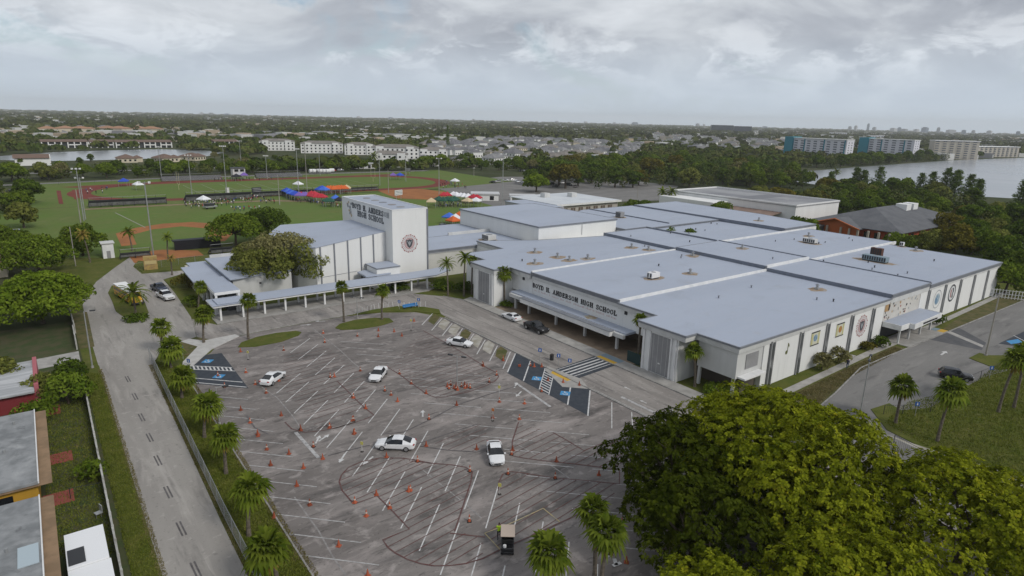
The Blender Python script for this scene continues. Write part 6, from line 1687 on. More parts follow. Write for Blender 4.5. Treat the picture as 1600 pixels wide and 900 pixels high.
cones([(41.4, 53.8), (38.5, 50.6), (44.8, 49.6), (42.3, 46.9), (46.8, 44.6), (42.3, 36.8), (38.5, 32.6), (42.1, 54.5)], 'on the hatched loop beside the shade trees')
cones([(43.6, 103.2), (46.6, 100.9), (50.2, 101.8), (50.3, 98.9), (48, 103.8), (56.3, 105.4)], 'near the second grass island')
cones([(37.3, 87.7), (37.1, 78.7), (37.2, 76.9), (37, 74.5), (41.8, 83.3), (41.5, 78.9), (41.6, 74.6)], 'beside the turning white sedan')
cones([(32.4, 79), (32.4, 74.9), (29.6, 72.4), (28.2, 69.1), (33.1, 87.7)], 'among the angled stalls left of the turning sedan')
cones([(43.2, 68.9), (37.9, 67.3), (51.3, 64), (47.8, 60.6), (45.1, 62.9), (48.7, 66.4)], 'along the dark tar line across the lot')
cones([(54.5, 79.1), (58.7, 79.2), (54, 74.5), (51.5, 72.9), (61.1, 74), (62.1, 73.3), (59.1, 75.3), (55.9, 65.8), (60.8, 74.6)], 'around the accessible bays by the front drive', flag=(6,))
cones([(45.4, 75), (45.2, 74.2), (45.9, 73.9), (45.9, 73.3), (46, 73.1), (47.1, 73.8), (47.8, 74), (47.3, 73.1), (47.7, 73.2), (47.9, 72.7), (46.1, 75.2), (46.5, 74.3)], 'in the huddle round the lamp post')
cones([(24.3, 106.3), (30.4, 103.1), (39.1, 108), (37.5, 103.1)], 'around the first grass island')
cones([(22.6, 96.7), (22.5, 91.3), (22.9, 87.4), (25.7, 90.7), (18.6, 92.7), (18.8, 97.6), (18.5, 83.7), (18.5, 79.3), (22.4, 79.1), (18.4, 75.6)], 'between the left accessible bays and the white sedan')
cones([(32.5, 87.8), (32.5, 79.2), (26.3, 72.3), (29.5, 72.5), (23.1, 73.8), (28.3, 69.1)], 'on the hatching behind the white sedan by the bays')
cones([(59.3, 68.4), (60.8, 66.6), (62.1, 64.4), (54.4, 78.7), (58.5, 78.9)], 'on the blue-marked bays below the crossing')
# slim marker posts standing on bases among the cones
def marker(p, h, mat, label, group=None):
    e = empty('marker_post', (p[0], p[1], .03), 0, label, 'post', group)
    MB().tube((0, 0, 0), (0, 0, .06), .2, .16, n=10).build('base', BLKB, parent=e)
    MB().tube((0, 0, .06), (0, 0, h), .028, n=6).build('pole', PAINTW if mat is not DARKM else DARKM, parent=e)
    MB().cbox((0, 0, h * .8), (.05, .34, .4), .6).build('panel', mat, parent=e)
SGY = M('yellow_sign_face', (0.55, 0.50, 0.12), rough=.6)
marker((53.3, 101), 2.4, SGY, 'tall yellow marker post by the top of the lot aisle')
marker((48.7, 66.5), 2.8, SGY, 'yellow marker post near the cone huddle')
marker((27.2, 64.4), 1.4, SGY, 'short yellow marker beside the crossing white sedan')
marker((44.6, 62.2), 2.0, M('orange_sign_face', (0.5, 0.16, 0.04), rough=.6), 'orange marker post at a tip of red hatching')
marker((35.4, 47.9), 1.4, SGY, 'short yellow marker leaning over the hatched loop edge')
marker((24.4, 102.1), 1.6, SGY, 'thin yellow marker beside the left accessible bays')

# ================================================================== POLES, LAMPS, SIGNS
def lamp(b, h, label, arms, name='lamp_post', thick=.075, al=.8, group=None, mat=None):
    e = empty(name, (b[0], b[1], 0), 0, label, 'lamp', group)
    MB().tube((0, 0, -.05), (0, 0, .35), thick * 2.4, thick * 2.2, 10).build('footing', CONCR, parent=e)
    MB().tube((0, 0, .3), (0, 0, h), thick * 1.2, thick * .8, 8).build('pole', mat or STEEL, parent=e)
    for a in arms:
        c, s = math.cos(a), math.sin(a)
        MB().tube((0, 0, h - .1), (c * al, s * al, h + .05), .035, n=6).build('arm', mat or STEEL, parent=e)
        MB().cbox((c * (al + .3), s * (al + .3), h + .05), (.75, .34, .14), a).build('lamp_head', DARKM, parent=e)
lamp((46.4, 73.9, 5)[:2], (46.4, 73.9, 5)[2], 'two-armed lamp post rising from the cone huddle', (R(-60), R(120)))
lamp((47.9, 112.9, 4.3)[:2], (47.9, 112.9, 4.3)[2], 'two-armed lamp post near the second grass island', (R(-50), R(130)))
lamp((15.2, 80.9, 2)[:2], 5.2, 'lamp post between the fenced grass strip and the lot', (R(-20),))
lamp((3.9, 111.4), 9.1, 'tall leaning lamp post with a dark head beside the white fence', (R(-10),), thick=.09)
lamp((84.9, 33.9, 9.4)[:2], (84.9, 33.9, 9.4)[2], 'tall lamp post with twin heads between the big trees and the side drive', (R(20), R(200)), thick=.09)
lamp((131.3, 33.7, 11.1)[:2], (131.3, 33.7, 11.1)[2], 'tall pale post at the kerb island of the side drive', (R(30),), thick=.12, mat=POLEM)
def post(b, label, heads=0, thick=.16, name='light_pole', mat=None, hd=R(-110), cat='pole', group=None):
    x, y, h = b
    e = empty(name, (x, y, 0), 0, label, cat, group)
    MB().tube((0, 0, -.05), (0, 0, h), thick * 1.35, thick * .8, 8).build('shaft', mat or POLEM, parent=e)
    c, s = math.cos(hd), math.sin(hd)
    if heads:
        MB().cbox((0, 0, h - .3), (.12, 2.6, .12), hd).build('crossarm', STEEL, parent=e)
        for i in range(heads):
            o = (i - (heads - 1) / 2) * 2.4 / max(1, heads - 1)
            MB().cbox((-s * o + c * .3, c * o + s * .3, h - .15), (.5, .55, .5), hd).build('floodlight', WHITE, parent=e)
GF = 'floodlight poles of the sports grounds'
for b, n, lab in (((24.5, 195.2, 20.2), 2, 'tall floodlight pole before the clay ball field'), ((13.7, 271.5, 18.5), 3, 'floodlight pole at the left field corner, taller of a close pair'), ((14.4, 274.5, 15.1), 2, 'floodlight pole at the left field corner, shorter of a close pair'), ((12.2, 261.1, 12.2), 0, 'plain wooden pole beside the pair of floodlight poles'),
       ((61, 415, 19), 4, 'floodlight pole behind the far left turn of the track'), ((61.3, 335, 18.9), 3, 'floodlight pole beside the stand, before the white bleacher'), ((74.9, 326, 23.4), 4, 'floodlight pole beside the white pillar at the stand'), ((105.4, 314, 22.5), 4, 'floodlight pole beyond the blue tents'), ((108.9, 312, 24.7), 0, 'wooden pole beyond the blue tents'), ((86.4, 283.4, 13), 0, 'short wooden pole on the practice field'), ((153.7, 414, 15.7), 3, 'floodlight pole behind the track near the white tank row'),
       ((161.1, 340, 20.2), 4, 'floodlight pole behind the stage tower'), ((148.3, 303, 12.1), 0, 'white pole with a cross wire beyond the tower'), ((169.1, 287, 18.6), 2, 'floodlight pole beside the clay softball infield'), ((174.8, 239, 23.4), 2, 'tall blue-grey pole in the bus yard beside the trailer'), ((185.1, 354, 14.7), 2, 'floodlight pole by the small scoreboard'), ((247.1, 372, 5.7), 1, 'short lamp pole behind the bus yard'), ((115.9, 401, 14.1), 4, 'floodlight pole behind the second white bleacher'), ((116.7, 461, 20.4), 3, 'floodlight pole behind the press box')):
    post(b, lab, n, .15, group=GF, mat=STEEL if n > 1 else POLEM)
post((6.5, 191.4, 10.1), 'bare grey pole rising from the wide green tree', 0, .1, 'utility_pole')
post((233.7, 209.4, 9.2), 'thin pole between the rear hall and the annex', 0, .1, 'utility_pole')
post((242.3, 80.8, 5.7), 'wooden pole among trees behind the far roof edge', 0, .14, 'utility_pole')
# goal posts
def goal(x, y, label):
    e = empty('goal_posts', (x, y, 0), 0, label, 'goal posts')
    GY = M('goal_yellow', (0.55, 0.50, 0.30), rough=.6)
    MB().tube((0, 0, 0), (0, 0, 3), .08, n=6).build('stem', GY, parent=e)
    MB().tube((0, -2.8, 3), (0, 2.8, 3), .07, n=6).build('crossbar', GY, parent=e)
    for s in (-1, 1): MB().tube((0, s * 2.8, 3), (0, s * 2.8, 9), .06, n=6).build('upright', GY, parent=e)
goal(60, 359.5, 'yellowish goal posts at the near end of the football field'); goal(166, 359.5, 'yellowish goal posts at the far end of the football field')
# accessible parking signs
def psign(b, h, label):
    e = empty('parking_sign', (b[0], b[1], .05), 0, label, 'sign')
    MB().tube((0, 0, 0), (0, 0, h), .035, n=6).build('post', STEEL, parent=e)
    MB().cbox((-.05, -.05, h - .3), (.03, .55, .6), R(40)).build('plate', M('blue_sign_face', (0.03, 0.12, 0.42), rough=.5), parent=e)
    m = MB().cbox((-.075, -.075, h - .35), (.02, .16, .26), R(40)); m.cbox((-.075, -.075, h - .14), (.02, .1, .1), R(40)); m.build('symbol', WHITE, parent=e)
psign((62.8, 74.7), 2.6, 'blue accessible parking sign at the upper bay by the front drive')
psign((64.1, 68.9), 2.4, 'blue accessible parking sign beside the crossing landing')
psign((64.4, 71.9), 2.2, 'blue accessible parking sign between the two bays at the landing')
psign((15.9, 107.7), 2.4, 'blue accessible parking sign by the ramp walk')
psign((16.1, 104.2), 1.2, 'short blue sign before the ramp walk')
psign((61.3, 112.6), 2.2, 'dark blue sign on the drive island')
psign((57.5, 113.9), 2.0, 'small blue sign among the white stakes of the drive island')
psign((93.7, 30.4), 2.2, 'green-backed sign on the tip of the rear lawn'); psign((119, 29.4), 2.2, 'dark sign beside the parked black car')
# white stakes on the drive island and the blue bench
for k in range(16):
    t = k / 15
    x, y = 48.5 + 14.6 * t, 115.6 + 1.2 * math.sin(math.pi * min(1, t * 1.2)) - 6.0 * max(0, t - .55)
    lean = R(cr_.uniform(-14, 14))
    o = MB().tube((0, 0, -.02), (0, 0, 1.0), .045, n=6).tube((0, 0, 1.0), (0, 0, 1.06), .05, .02, n=6).build('white_stake', WHITE, loc=(x, y, .1), label='short white stake on the kerb of the drive island', category='stake', group='white stakes of the drive island')
    o.rotation_euler = (lean, lean * .6, 0)
bb = Thing('blue_bench', (60, 113.6, 0), 'blue bench on the drive island', 'bench')
BLB = M('bench_blue', (0.05, 0.22, 0.48), rough=.5)
bb.part('seat', MB().box(58.2, 113.3, .5, 61.6, 113.8, .57), BLB); bb.part('backrest', MB().box(58.2, 113.8, .6, 61.6, 113.86, 1.0), BLB)
for x in (58.4, 60, 61.4): bb.part('leg', MB().box(x, 113.35, .1, x + .08, 113.8, .5), DARKM)
# bin, gate board, dugouts, hut
bn = Thing('litter_bin', (*(65.4, 74.7), 0), 'round black litter bin by the crossing landing', 'bin')
q = (65.4, 74.7); bn.part('drum', MB().tube((*q, .05), (*q, .95), .32, .36, 14), DARKM); bn.part('lid', MB().tube((*q, .95), (*q, 1.08), .38, .2, 14), BLKB)
gbx = Thing('gate_board', (*(21.5, 178.2), 0), 'weathered yellow plywood sign box by the field gate', 'board')
q = (21.5, 178.2)
gbx.part('box', MB().cbox((q[0], q[1], 1.75), (3.0, 1.8, 3.3), R(-6)), M('weathered_yellow_ply', (0.42, 0.30, 0.10), rough=.9, col2=(0.30, 0.20, 0.10), scale=1.4))
for dx in (-1.2, 1.2): gbx.part('leg', MB().box(q[0] + dx - .08, q[1] - .8, 0, q[0] + dx + .08, q[1] - .6, .3), DARKM)
gbx.part('panel', MB().cbox((q[0] - .1, q[1] - .93, 2.0), (2.6, .03, .9), R(-6)), M('pale_yellow_print', (0.52, 0.42, 0.20), rough=.9))
hu = Thing('field_hut', (*(14.4, 199.3), 0), 'narrow white field hut by the clay ball field', 'hut')
q = (14.4, 199.3)
hu.part('wall', MB().cbox((q[0], q[1], 2.0), (2.6, 3, 4.0)), STUCCO if 'white_stucco' in MATS else WHITE); hu.part('roof', MB().cbox((q[0], q[1], 4.1), (3.2, 3.6, .25)), WALLG)
hu.part('door', MB().cbox((q[0], q[1] - 1.52, 1.0), (.9, .04, 2.0)), PANELG)
du = Thing('dugout_screen', (37, 201, 0), 'long black covered dugout behind home plate', 'dugout')
du.part('back', MB().box(30.6, 200, 0, 43, 200.2, 2.6), M('black_tarpaulin', (0.01, 0.011, 0.016), rough=.6)); du.part('roof', MB().box(30.4, 200.2, 2.5, 43.2, 203, 2.7), MATS['black_tarpaulin'])
for x in (30.7, 36.8, 42.8): du.part('post', MB().box(x, 202.8, 0, x + .12, 202.95, 2.5), STEEL)
def stand(name, x0, x1, y, rows, dy, label, mat, z0=.4, rise=.32):
    t = Thing(name, ((x0 + x1) / 2, y, 0), label, 'bleachers')
    for k in range(rows):
        yy = y + dy * k * .7
        t.part('seat_row', MB().box(x0, yy - .16, z0 + rise * k, x1, yy + .16, z0 + rise * k + .06), mat)
        t.part('riser', MB().box(x0, yy + dy * .2, z0 + rise * k - .05, x1, yy + dy * .2 + .03, z0 + rise * k + rise), DARKM)
    n = max(2, int((x1 - x0) / 4))
    for i in range(n + 1):
        x = x0 + (x1 - x0) * i / n
        t.part('frame', MB().box(x - .05, min(y, y + dy * rows * .7), 0, x + .05, max(y, y + dy * rows * .7), .4), DARKM)
        yt = y + dy * rows * .7
        t.part('back_post', MB().box(x - .06, yt - .06, 0, x + .06, yt + .06, z0 + rise * rows + 1.0), DARKM)
    t.part('back_screen', MB().box(x0, y + dy * rows * .7 + .08, .6, x1, y + dy * rows * .7 + .12, z0 + rise * rows * .6), M('dark_stand_screen', (0.15, 0.155, 0.15), rough=.8, col2=(0.08, 0.08, 0.08), scale=0.8))
    t.part('top_rail', MB().box(x0, y + dy * rows * .7 - .05, z0 + rise * rows + .95, x1, y + dy * rows * .7 + .05, z0 + rise * rows + 1.05), STEEL)
ALU = M('aluminium_bench', (0.40, 0.41, 0.42), rough=.5)
stand('home_stand', 18, 46, 312.5, 8, -1, 'dark-backed aluminium stand at the left of the track, facing the field', ALU)
stand('home_stand', 54, 82, 315.5, 9, -1, 'taller dark-backed stand beside the white pillar', ALU)
stand('home_stand', 84, 112, 318.5, 7, -1, 'dark stand behind the blue tents', ALU)
stand('home_stand', 114, 150, 322, 5, -1, 'low stand behind the orange tents', ALU)
stand('visitor_stand', 60, 92, 407, 7, 1, 'long white bleacher on the far side of the track, left of the press box', M('white_bench', (0.6, 0.6, 0.61), rough=.6))
stand('visitor_stand', 112, 140, 408, 7, 1, 'long white bleacher on the far side of the track, right of the press box', MATS['white_bench'])
stand('practice_bleacher', *(lambda p: (p[0] - 3, p[0] + 4, p[1]))((19.7, 197.1)), 4, -1, 'small bleacher by the clay ball field gate', ALU)
stand('practice_bleacher', *(lambda p: (p[0] - 3, p[0] + 3, p[1]))((40.7, 191.7)), 5, -1, 'small bleacher beside the black dugout', ALU)
pb_ = Thing('press_box', (101, 407, 0), 'cream press box on legs with two dark windows over the track', 'press box')
pb_.part('cabin', MB().box(97.5, 405, 2.6, 104.5, 410, 6.6), CREAM if 'cream_stucco' in MATS else WALLG)
pb_.part('roof', MB().box(97, 404.4, 6.6, 105, 410.5, 6.9), DARKM)
for x in (98.4, 101.6): pb_.part('window', MB().box(x, 404.9, 4.6, x + 2.2, 405, 6.0), GLASS)
pb_.part('banner', MB().box(98.4, 404.92, 2.7, 103.8, 404.98, 3.6), M('white_banner', (0.6, 0.62, 0.66), rough=.7))
for x in (97.8, 104.2):
    for y in (405.3, 409.7): pb_.part('leg', MB().box(x - .15, y - .15, 0, x + .15, y + .15, 2.6), STEEL)
wp = Thing('white_pillar', (*(78.3, 339), 0), 'short white pillar at the foot of the floodlight pole by the stand', 'pillar')
q = (76.4, 331); wp.part('shaft', MB().box(q[0] - .7, q[1] - .7, 0, q[0] + .7, q[1] + .7, 3.0), WHITE); wp.part('cap', MB().box(q[0] - .8, q[1] - .8, 3.0, q[0] + .8, q[1] + .8, 3.2), WHITE)
for p, lab in (((209.9, 398), 'small dark scoreboard by the far turn of the track'), ((85.7, 315), 'dark scoreboard on legs beside the blue tents'), ((140.8, 277), 'white lattice score stand on the softball field')):
    e = empty('scoreboard', (*p, 0), R(20), lab, 'scoreboard')
    m_ = DARKM if 'dark' in lab else WHITE
    for s in (-1.6, 1.6): MB().tube((s, 0, 0), (s, 0, 2.2), .12, n=6).build('leg', STEEL, parent=e)
    MB().cbox((0, 0, 3.4), (5, .4, 2.4)).build('board', m_, parent=e)
    for k in range(3): MB().cbox((0, -.22, 2.7 + k * .7), (4.4, .03, .3)).build('digit_row', PANELG, parent=e)
for k in range(7):
    p = [(153.9, 430), (155.8, 429), (157.8, 429), (159.7, 428), (162.1, 427), (164, 426), (167.9, 430)][k]
    e = empty('white_tank', (*p, 0), 0, 'white covered cart in the row behind the track', 'cart', 'white carts in a row behind the track')
    MB().tube((-1.6, 0, 1.7), (1.6, 0, 1.7), 1.3, n=12).build('drum', WHITE, parent=e); MB().box(-1.4, -.8, 0, 1.4, .8, .5).build('cradle', DARKM, parent=e)

# ================================================================== TENTS AND PEOPLE AT THE FIELDS
def tent_mesh(col, name):
    m = M(name, col, rough=.7)
    a = MB().faces([(-1.6, -1.6, 2.2), (1.6, -1.6, 2.2), (1.6, 1.6, 2.2), (-1.6, 1.6, 2.2), (0, 0, 3.4)], [(0, 1, 4), (1, 2, 4), (2, 3, 4), (3, 0, 4), (3, 2, 1, 0)])
    for (p, q) in (((-1.6, -1.6), (1.6, -1.6)), ((1.6, -1.6), (1.6, 1.6)), ((1.6, 1.6), (-1.6, 1.6)), ((-1.6, 1.6), (-1.6, -1.6))):
        a.poly([(p[0], p[1], 1.95), (q[0], q[1], 1.95), (q[0], q[1], 2.2), (p[0], p[1], 2.2)])
    return a.mesh('canopy', [m])
LEGM = MB().box(-.04, -.04, 0, .04, .04, 2.2).mesh('leg', [STEEL])
TC = {'blue': tent_mesh((0.03, 0.08, 0.50), 'blue_tent'), 'royal': tent_mesh((0.06, 0.16, 0.62), 'royal_blue_tent'), 'red': tent_mesh((0.48, 0.03, 0.05), 'red_tent'), 'orange': tent_mesh((0.62, 0.13, 0.03), 'orange_tent'), 'white': tent_mesh((0.78, 0.79, 0.82), 'white_tent'), 'purple': tent_mesh((0.20, 0.12, 0.42), 'purple_tent'), 'green': tent_mesh((0.02, 0.09, 0.06), 'dark_green_tent'), 'cream': tent_mesh((0.62, 0.50, 0.32), 'cream_tent'), 'black': tent_mesh((0.02, 0.02, 0.03), 'black_tent')}
def tent(p, col, where, s=1.0):
    e = empty('canopy_tent', (p[0], p[1], 0), cr_.uniform(0, 1.5), col + ' pop-up canopy tent ' + where, 'tent', 'pop-up tents ' + where)
    e.scale = (s, s, s)
    obj_from(TC[col], 'canopy', e)
    for sx in (-1.5, 1.5):
        for sy in (-1.5, 1.5): obj_from(LEGM, 'leg', e, (sx, sy, 0))
W1 = 'in the row on the practice field'
for p, c in zip([(99, 312), (98.7, 308), (98.5, 305), (98, 301), (98.2, 298.1), (98, 294.9), (98.3, 292.5), (99.5, 293.2), (100, 291.6), (101, 291.8), (102.6, 290.4), (102.7, 287.7), (102.9, 285.1), (103.6, 284.1), (104.5, 283), (105.1, 281.7), (104.9, 294.8), (105.5, 292.9)], ['blue', 'royal', 'blue', 'royal', 'blue', 'blue', 'purple', 'red', 'purple', 'purple', 'red', 'red', 'red', 'red', 'red', 'red', 'red', 'red']): tent(p, c, W1, 1.25)
W2 = 'beside the stand'
for p, c in zip([(114.9, 310), (115.9, 308), (116.7, 312), (119.1, 311), (120.6, 311), (121.6, 310), (123.1, 310), (124.7, 311), (126.2, 311), (127.4, 310), (128.9, 311)], ['blue', 'royal', 'blue', 'orange', 'orange', 'orange', 'orange', 'orange', 'orange', 'orange', 'cream']): tent(p, c, W2, 1.35)
for p, c in zip([(102.3, 269), (103.2, 267.6), (109.3, 276.5), (107.5, 268.4)], ['green', 'green', 'royal', 'black']): tent(p, c, 'left of the stage tower', 1.2)
W3 = 'at the softball field'
for p, c in zip([(158.1, 263.7), (159.8, 263.6), (163, 263), (163.1, 260.6), (163.7, 257.6), (164.3, 255.6), (165.2, 253.5), (165.9, 249.9), (166.5, 248), (156.1, 239.9), (159.9, 238.8), (147.2, 249.8), (147.4, 246.6), (149.7, 247), (150.6, 245), (153.4, 246.7), (140.7, 245.6)], ['red', 'red', 'white', 'white', 'white', 'white', 'white', 'red', 'red', 'cream', 'white', 'green', 'green', 'green', 'green', 'green', 'cream']): tent(p, c, W3, 1.3)
for p, c, w in (([(58.2, 294.7)][0], 'white', 'amid the band on the practice field'), ([(43.3, 368)][0], 'white', 'inside the track'), ([(114, 340)][0], 'white', 'by the stand rail'), ([(200.6, 322)][0], 'white', 'by the bus yard'), ([(103.2, 403)][0], 'purple', 'under the press box'), ([(96.8, 395)][0], 'black', 'near the press box'), ([(184.6, 370)][0], 'purple', 'at the far turn of the track'), ([(188.3, 368)][0], 'blue', 'at the far turn of the track'), ([(39.4, 389)][0], 'blue', 'on the track near the far left turn')): tent(p, c, w, 1.3)
for p, c in zip(((124.1, 203.2), (124.6, 199.5), (129.1, 204), (120.8, 195.1)), ['royal', 'white', 'orange', 'orange']): tent(p, c, 'behind the auditorium tower', 1.3)

SKIN = M('skin', (0.26, 0.15, 0.10), rough=.7); HAIR = M('dark_hair', (0.012, 0.010, 0.009), rough=.8); HIVIS = M('hi_vis_yellow', (0.48, 0.72, 0.04), rough=.6); TROU = M('dark_trousers', (0.015, 0.016, 0.02), rough=.9); JEAN = M('blue_jeans', (0.03, 0.05, 0.10), rough=.9); NAVY = M('navy_top', (0.015, 0.02, 0.05), rough=.9); WTOP = M('white_top', (0.62, 0.62, 0.60), rough=.9); KHA = M('khaki_trousers', (0.30, 0.25, 0.17), rough=.9); RTOP = M('red_top', (0.38, 0.04, 0.04), rough=.9); SHOE = M('dark_shoes', (0.02, 0.018, 0.016), rough=.8); BTOP = M('black_top', (0.015, 0.015, 0.016), rough=.9); BLT = M('blue_top', (0.04, 0.10, 0.34), rough=.9)
def person_mesh(shirt, legs, pose):
    """one skinned body from a posed skeleton; clothing by zone of the same surface"""
    if pose == 'stand':
        J = [(0, 0, .95), (0, 0, 1.15), (0, .0, 1.38), (0, .0, 1.5), (0, .02, 1.66), (0, .03, 1.76), (.19, 0, 1.40), (.25, .02, 1.14), (.23, .10, .90), (-.19, 0, 1.40), (-.25, .0, 1.14), (-.24, .06, .90), (.10, 0, .90), (.11, .02, .50), (.11, .0, .09), (.11, .16, .04), (-.10, 0, .90), (-.11, .02, .50), (-.11, .0, .09), (-.11, .16, .04)]
    else:
        J = [(0, 0, .95), (0, .02, 1.15), (0, .04, 1.38), (0, .05, 1.5), (0, .07, 1.66), (0, .08, 1.76), (.19, .03, 1.40), (.25, -.08, 1.16), (.22, .10, .98), (-.19, .03, 1.40), (-.25, .12, 1.16), (-.20, .30, 1.02), (.10, 0, .90), (.11, .20, .52), (.11, .22, .10), (.11, .38, .06), (-.10, 0, .90), (-.11, -.02, .50), (-.11, -.28, .14), (-.11, -.16, .05)]
    E_ = [(0, 1), (1, 2), (2, 3), (3, 4), (4, 5), (2, 6), (6, 7), (7, 8), (2, 9), (9, 10), (10, 11), (0, 12), (12, 13), (13, 14), (14, 15), (0, 16), (16, 17), (17, 18), (18, 19)]
    RR = [.15, .14, .16, .06, .105, .07, .075, .05, .04, .075, .05, .04, .10, .068, .048, .045, .10, .068, .048, .045]
    me = bpy.data.meshes.new('body'); me.from_pydata(J, E_, [])
    o = bpy.data.objects.new('tmp', me); COL.objects.link(o)
    o.modifiers.new('skin', 'SKIN'); sub = o.modifiers.new('sub', 'SUBSURF'); sub.levels = 1; sub.render_levels = 1
    if not me.skin_vertices:
        bpy.context.view_layer.objects.active = o; bpy.ops.mesh.customdata_skin_add()
    for i, v in enumerate(me.skin_vertices[0].data):
        v.radius = (RR[i], RR[i] * (.72 if i in (0, 1, 2) else 1)); v.use_root = (i == 0)
    dg = bpy.context.evaluated_depsgraph_get()
    nm = bpy.data.meshes.new_from_object(o.evaluated_get(dg))
    bpy.data.objects.remove(o)
    nm.name = 'person'
    nm.materials.clear()
    for m in (legs, shirt, SKIN, HAIR, SHOE): nm.materials.append(m)
    for p in nm.polygons:
        c = p.center
        z = c.z
        if z > 1.70 or (z > 1.58 and c.y < .03): k = 3
        elif z > 1.47: k = 2
        elif abs(c.x) > .17 and z < 1.02 and z > .8: k = 2
        elif z > .96: k = 1
        elif z > .10: k = 0
        else: k = 4
        p.material_index = k; p.use_smooth = True
    return nm
PM = {}
def person(p, shirt, legs, pose, rz, label, group=None, z=.03):
    k = (shirt.name, legs.name, pose)
    if k not in PM: PM[k] = person_mesh(shirt, legs, pose)
    o = obj_from(PM[k], 'person', None, (p[0], p[1], z), rz)
    return tag(o, label, 'person', group)
person((31, 41.9), HIVIS, TROU, 'walk', head((25, 33), (30, 40)) - R(90), 'person in a hi-vis yellow jacket and dark trousers walking beside the golf cart')
person((103.6, 44.6), NAVY, JEAN, 'walk', R(-60), 'person in dark clothes walking on the side walk of the school', z=.12)
person((12.8, 147.2), WTOP, TROU, 'stand', R(30), 'person in a white top standing on the bus loop island', z=.12)
person((173.5, 294.6), RTOP, TROU, 'stand', 0, 'person in a red top by the softball infield')
pg_ = random.Random(77)
def crowd(poly, n, where, group):
    for q in scatter(poly, n, 1.2, pg_):
        sh = pg_.choice([WTOP, BTOP, RTOP, NAVY, WTOP, BLT, BTOP])
        person(q, sh, pg_.choice([TROU, KHA, JEAN]), pg_.choice(['stand', 'walk']), pg_.uniform(0, 6.3), 'person in a ' + sh.name.split('_')[0] + ' top ' + where, group, z=.05)
crowd([(51.3, 301), (66.1, 306), (72.8, 306), (69.7, 291.8), (61.3, 287.5), (53.6, 283.3), (49.9, 290.5)], 60, 'with the band on the practice field', 'people with the band')
crowd([(76.7, 324), (84.9, 317), (88.4, 291.6), (85.3, 284), (77.9, 293.7), (71.8, 303)], 46, 'on the field edge beside the stand', 'people on the field edge')
crowd([(64, 277.9), (75.8, 274.6), (74.1, 268.7), (62.3, 271)], 14, 'in the line on the practice field', 'people in line on the practice field')
crowd([(95.4, 301), (107.6, 266.8), (105.1, 260.9), (95.5, 284.9)], 30, 'under the tents of the practice field', 'people under the practice field tents')
crowd([(151.6, 260.2), (168.6, 248.5), (148.4, 237.3), (139, 239.3)], 34, 'at the softball field tents', 'people at the softball tents')
crowd([(21.2, 376), (31.6, 380), (29.4, 357), (20.1, 356)], 10, 'on the red track', 'people on the track')
crowd([(86.5, 407), (113.2, 402), (125.1, 397), (122.8, 390), (85.1, 397)], 24, 'along the far side of the track', 'people along the far track')
crowd([(205, 347), (202.9, 312), (195.9, 301), (183.3, 311)], 26, 'by the bus yard', 'people by the bus yard')
# boxed fanfare of instruments and truck bed on the practice field
q = [(58.2, 283.6)][0]
eq = Thing('equipment_trailer', (*q, 0), 'dark equipment trailer with a silver deck on the practice field', 'trailer')
eq.part('deck', MB().cbox((q[0], q[1], 1.0), (5, 2.4, .5), .3), STEEL); eq.part('load', MB().cbox((q[0] - .3, q[1], 1.75), (3.4, 2.0, 1.0), .3), DARKM)
for s in (-1.4, 1.4): eq.part('wheel', MB().tube((q[0] + s, q[1] - 1.25, .4), (q[0] + s, q[1] - 1.0, .4), .4, n=12), TYRE)

# ================================================================== GRASS BLADES near the camera, leaf litter
def blades(name, polys, n, h, seed, mat, label, z=0.0):
    r = NR(seed); rr = random.Random(seed); P = []
    for pl, k in polys:
        xs = [p[0] for p in pl]; ys = [p[1] for p in pl]; c = 0
        while c < k:
            x, y = rr.uniform(min(xs), max(xs)), rr.uniform(min(ys), max(ys))
            if in_poly(x, y, pl): P.append((x, y)); c += 1
    P = np.array(P); m = len(P)
    a = r.uniform(0, 6.28, m); hh = h * r.uniform(.5, 1.4, m); w = .05 * r.uniform(.7, 1.5, m)
    lx, ly = r.normal(0, .6, m) * hh, r.normal(0, .6, m) * hh
    v = np.empty((m, 3, 3))
    v[:, 0] = np.stack([P[:, 0] - np.cos(a) * w, P[:, 1] - np.sin(a) * w, np.full(m, z)], 1)
    v[:, 1] = np.stack([P[:, 0] + np.cos(a) * w, P[:, 1] + np.sin(a) * w, np.full(m, z)], 1)
    v[:, 2] = np.stack([P[:, 0] + lx, P[:, 1] + ly, z + hh], 1)
    o = bpy.data.objects.new(name, np_mesh(name, v.reshape(-1, 3), np.arange(m * 3).reshape(-1, 3), [mat])); COL.objects.link(o)
    tag(o, label, 'grass', None, 'stuff')
GB = leaf_mat('grass_blades', (0.100, 0.135, 0.018), (0.200, 0.215, 0.045), (0.28, 0.235, 0.095), odd=.12, trans=.2, rand=0)
GB2 = leaf_mat('dry_grass_blades', (0.13, 0.12, 0.04), (0.26, 0.22, 0.11), None, trans=.2, rand=0)
blades('verge_grass', [([(10.9, 36), (14.8, 36), (14.8, 104), (12, 110)], 42000), ([(2.4, 50), (4.3, 50), (4.7, 108), (2.7, 110)], 22000)], 0, .16, 401, GB, 'rough grass tufts along the road verge and the fenced strip')
blades('garden_grass', [([(-3, 62), (1.8, 60), (2.5, 100), (-3, 100)], 14000)], 0, .16, 402, GB, 'uneven grass tufts in the back gardens')
blades('lawn_grass', [([(86, 8), (150, 14), (128, 31), (112, 30), (98, 33), (88, 32), (83, 20)], 46000)], 0, .2, 403, GB, 'grass tufts of the rear lawn', .1)
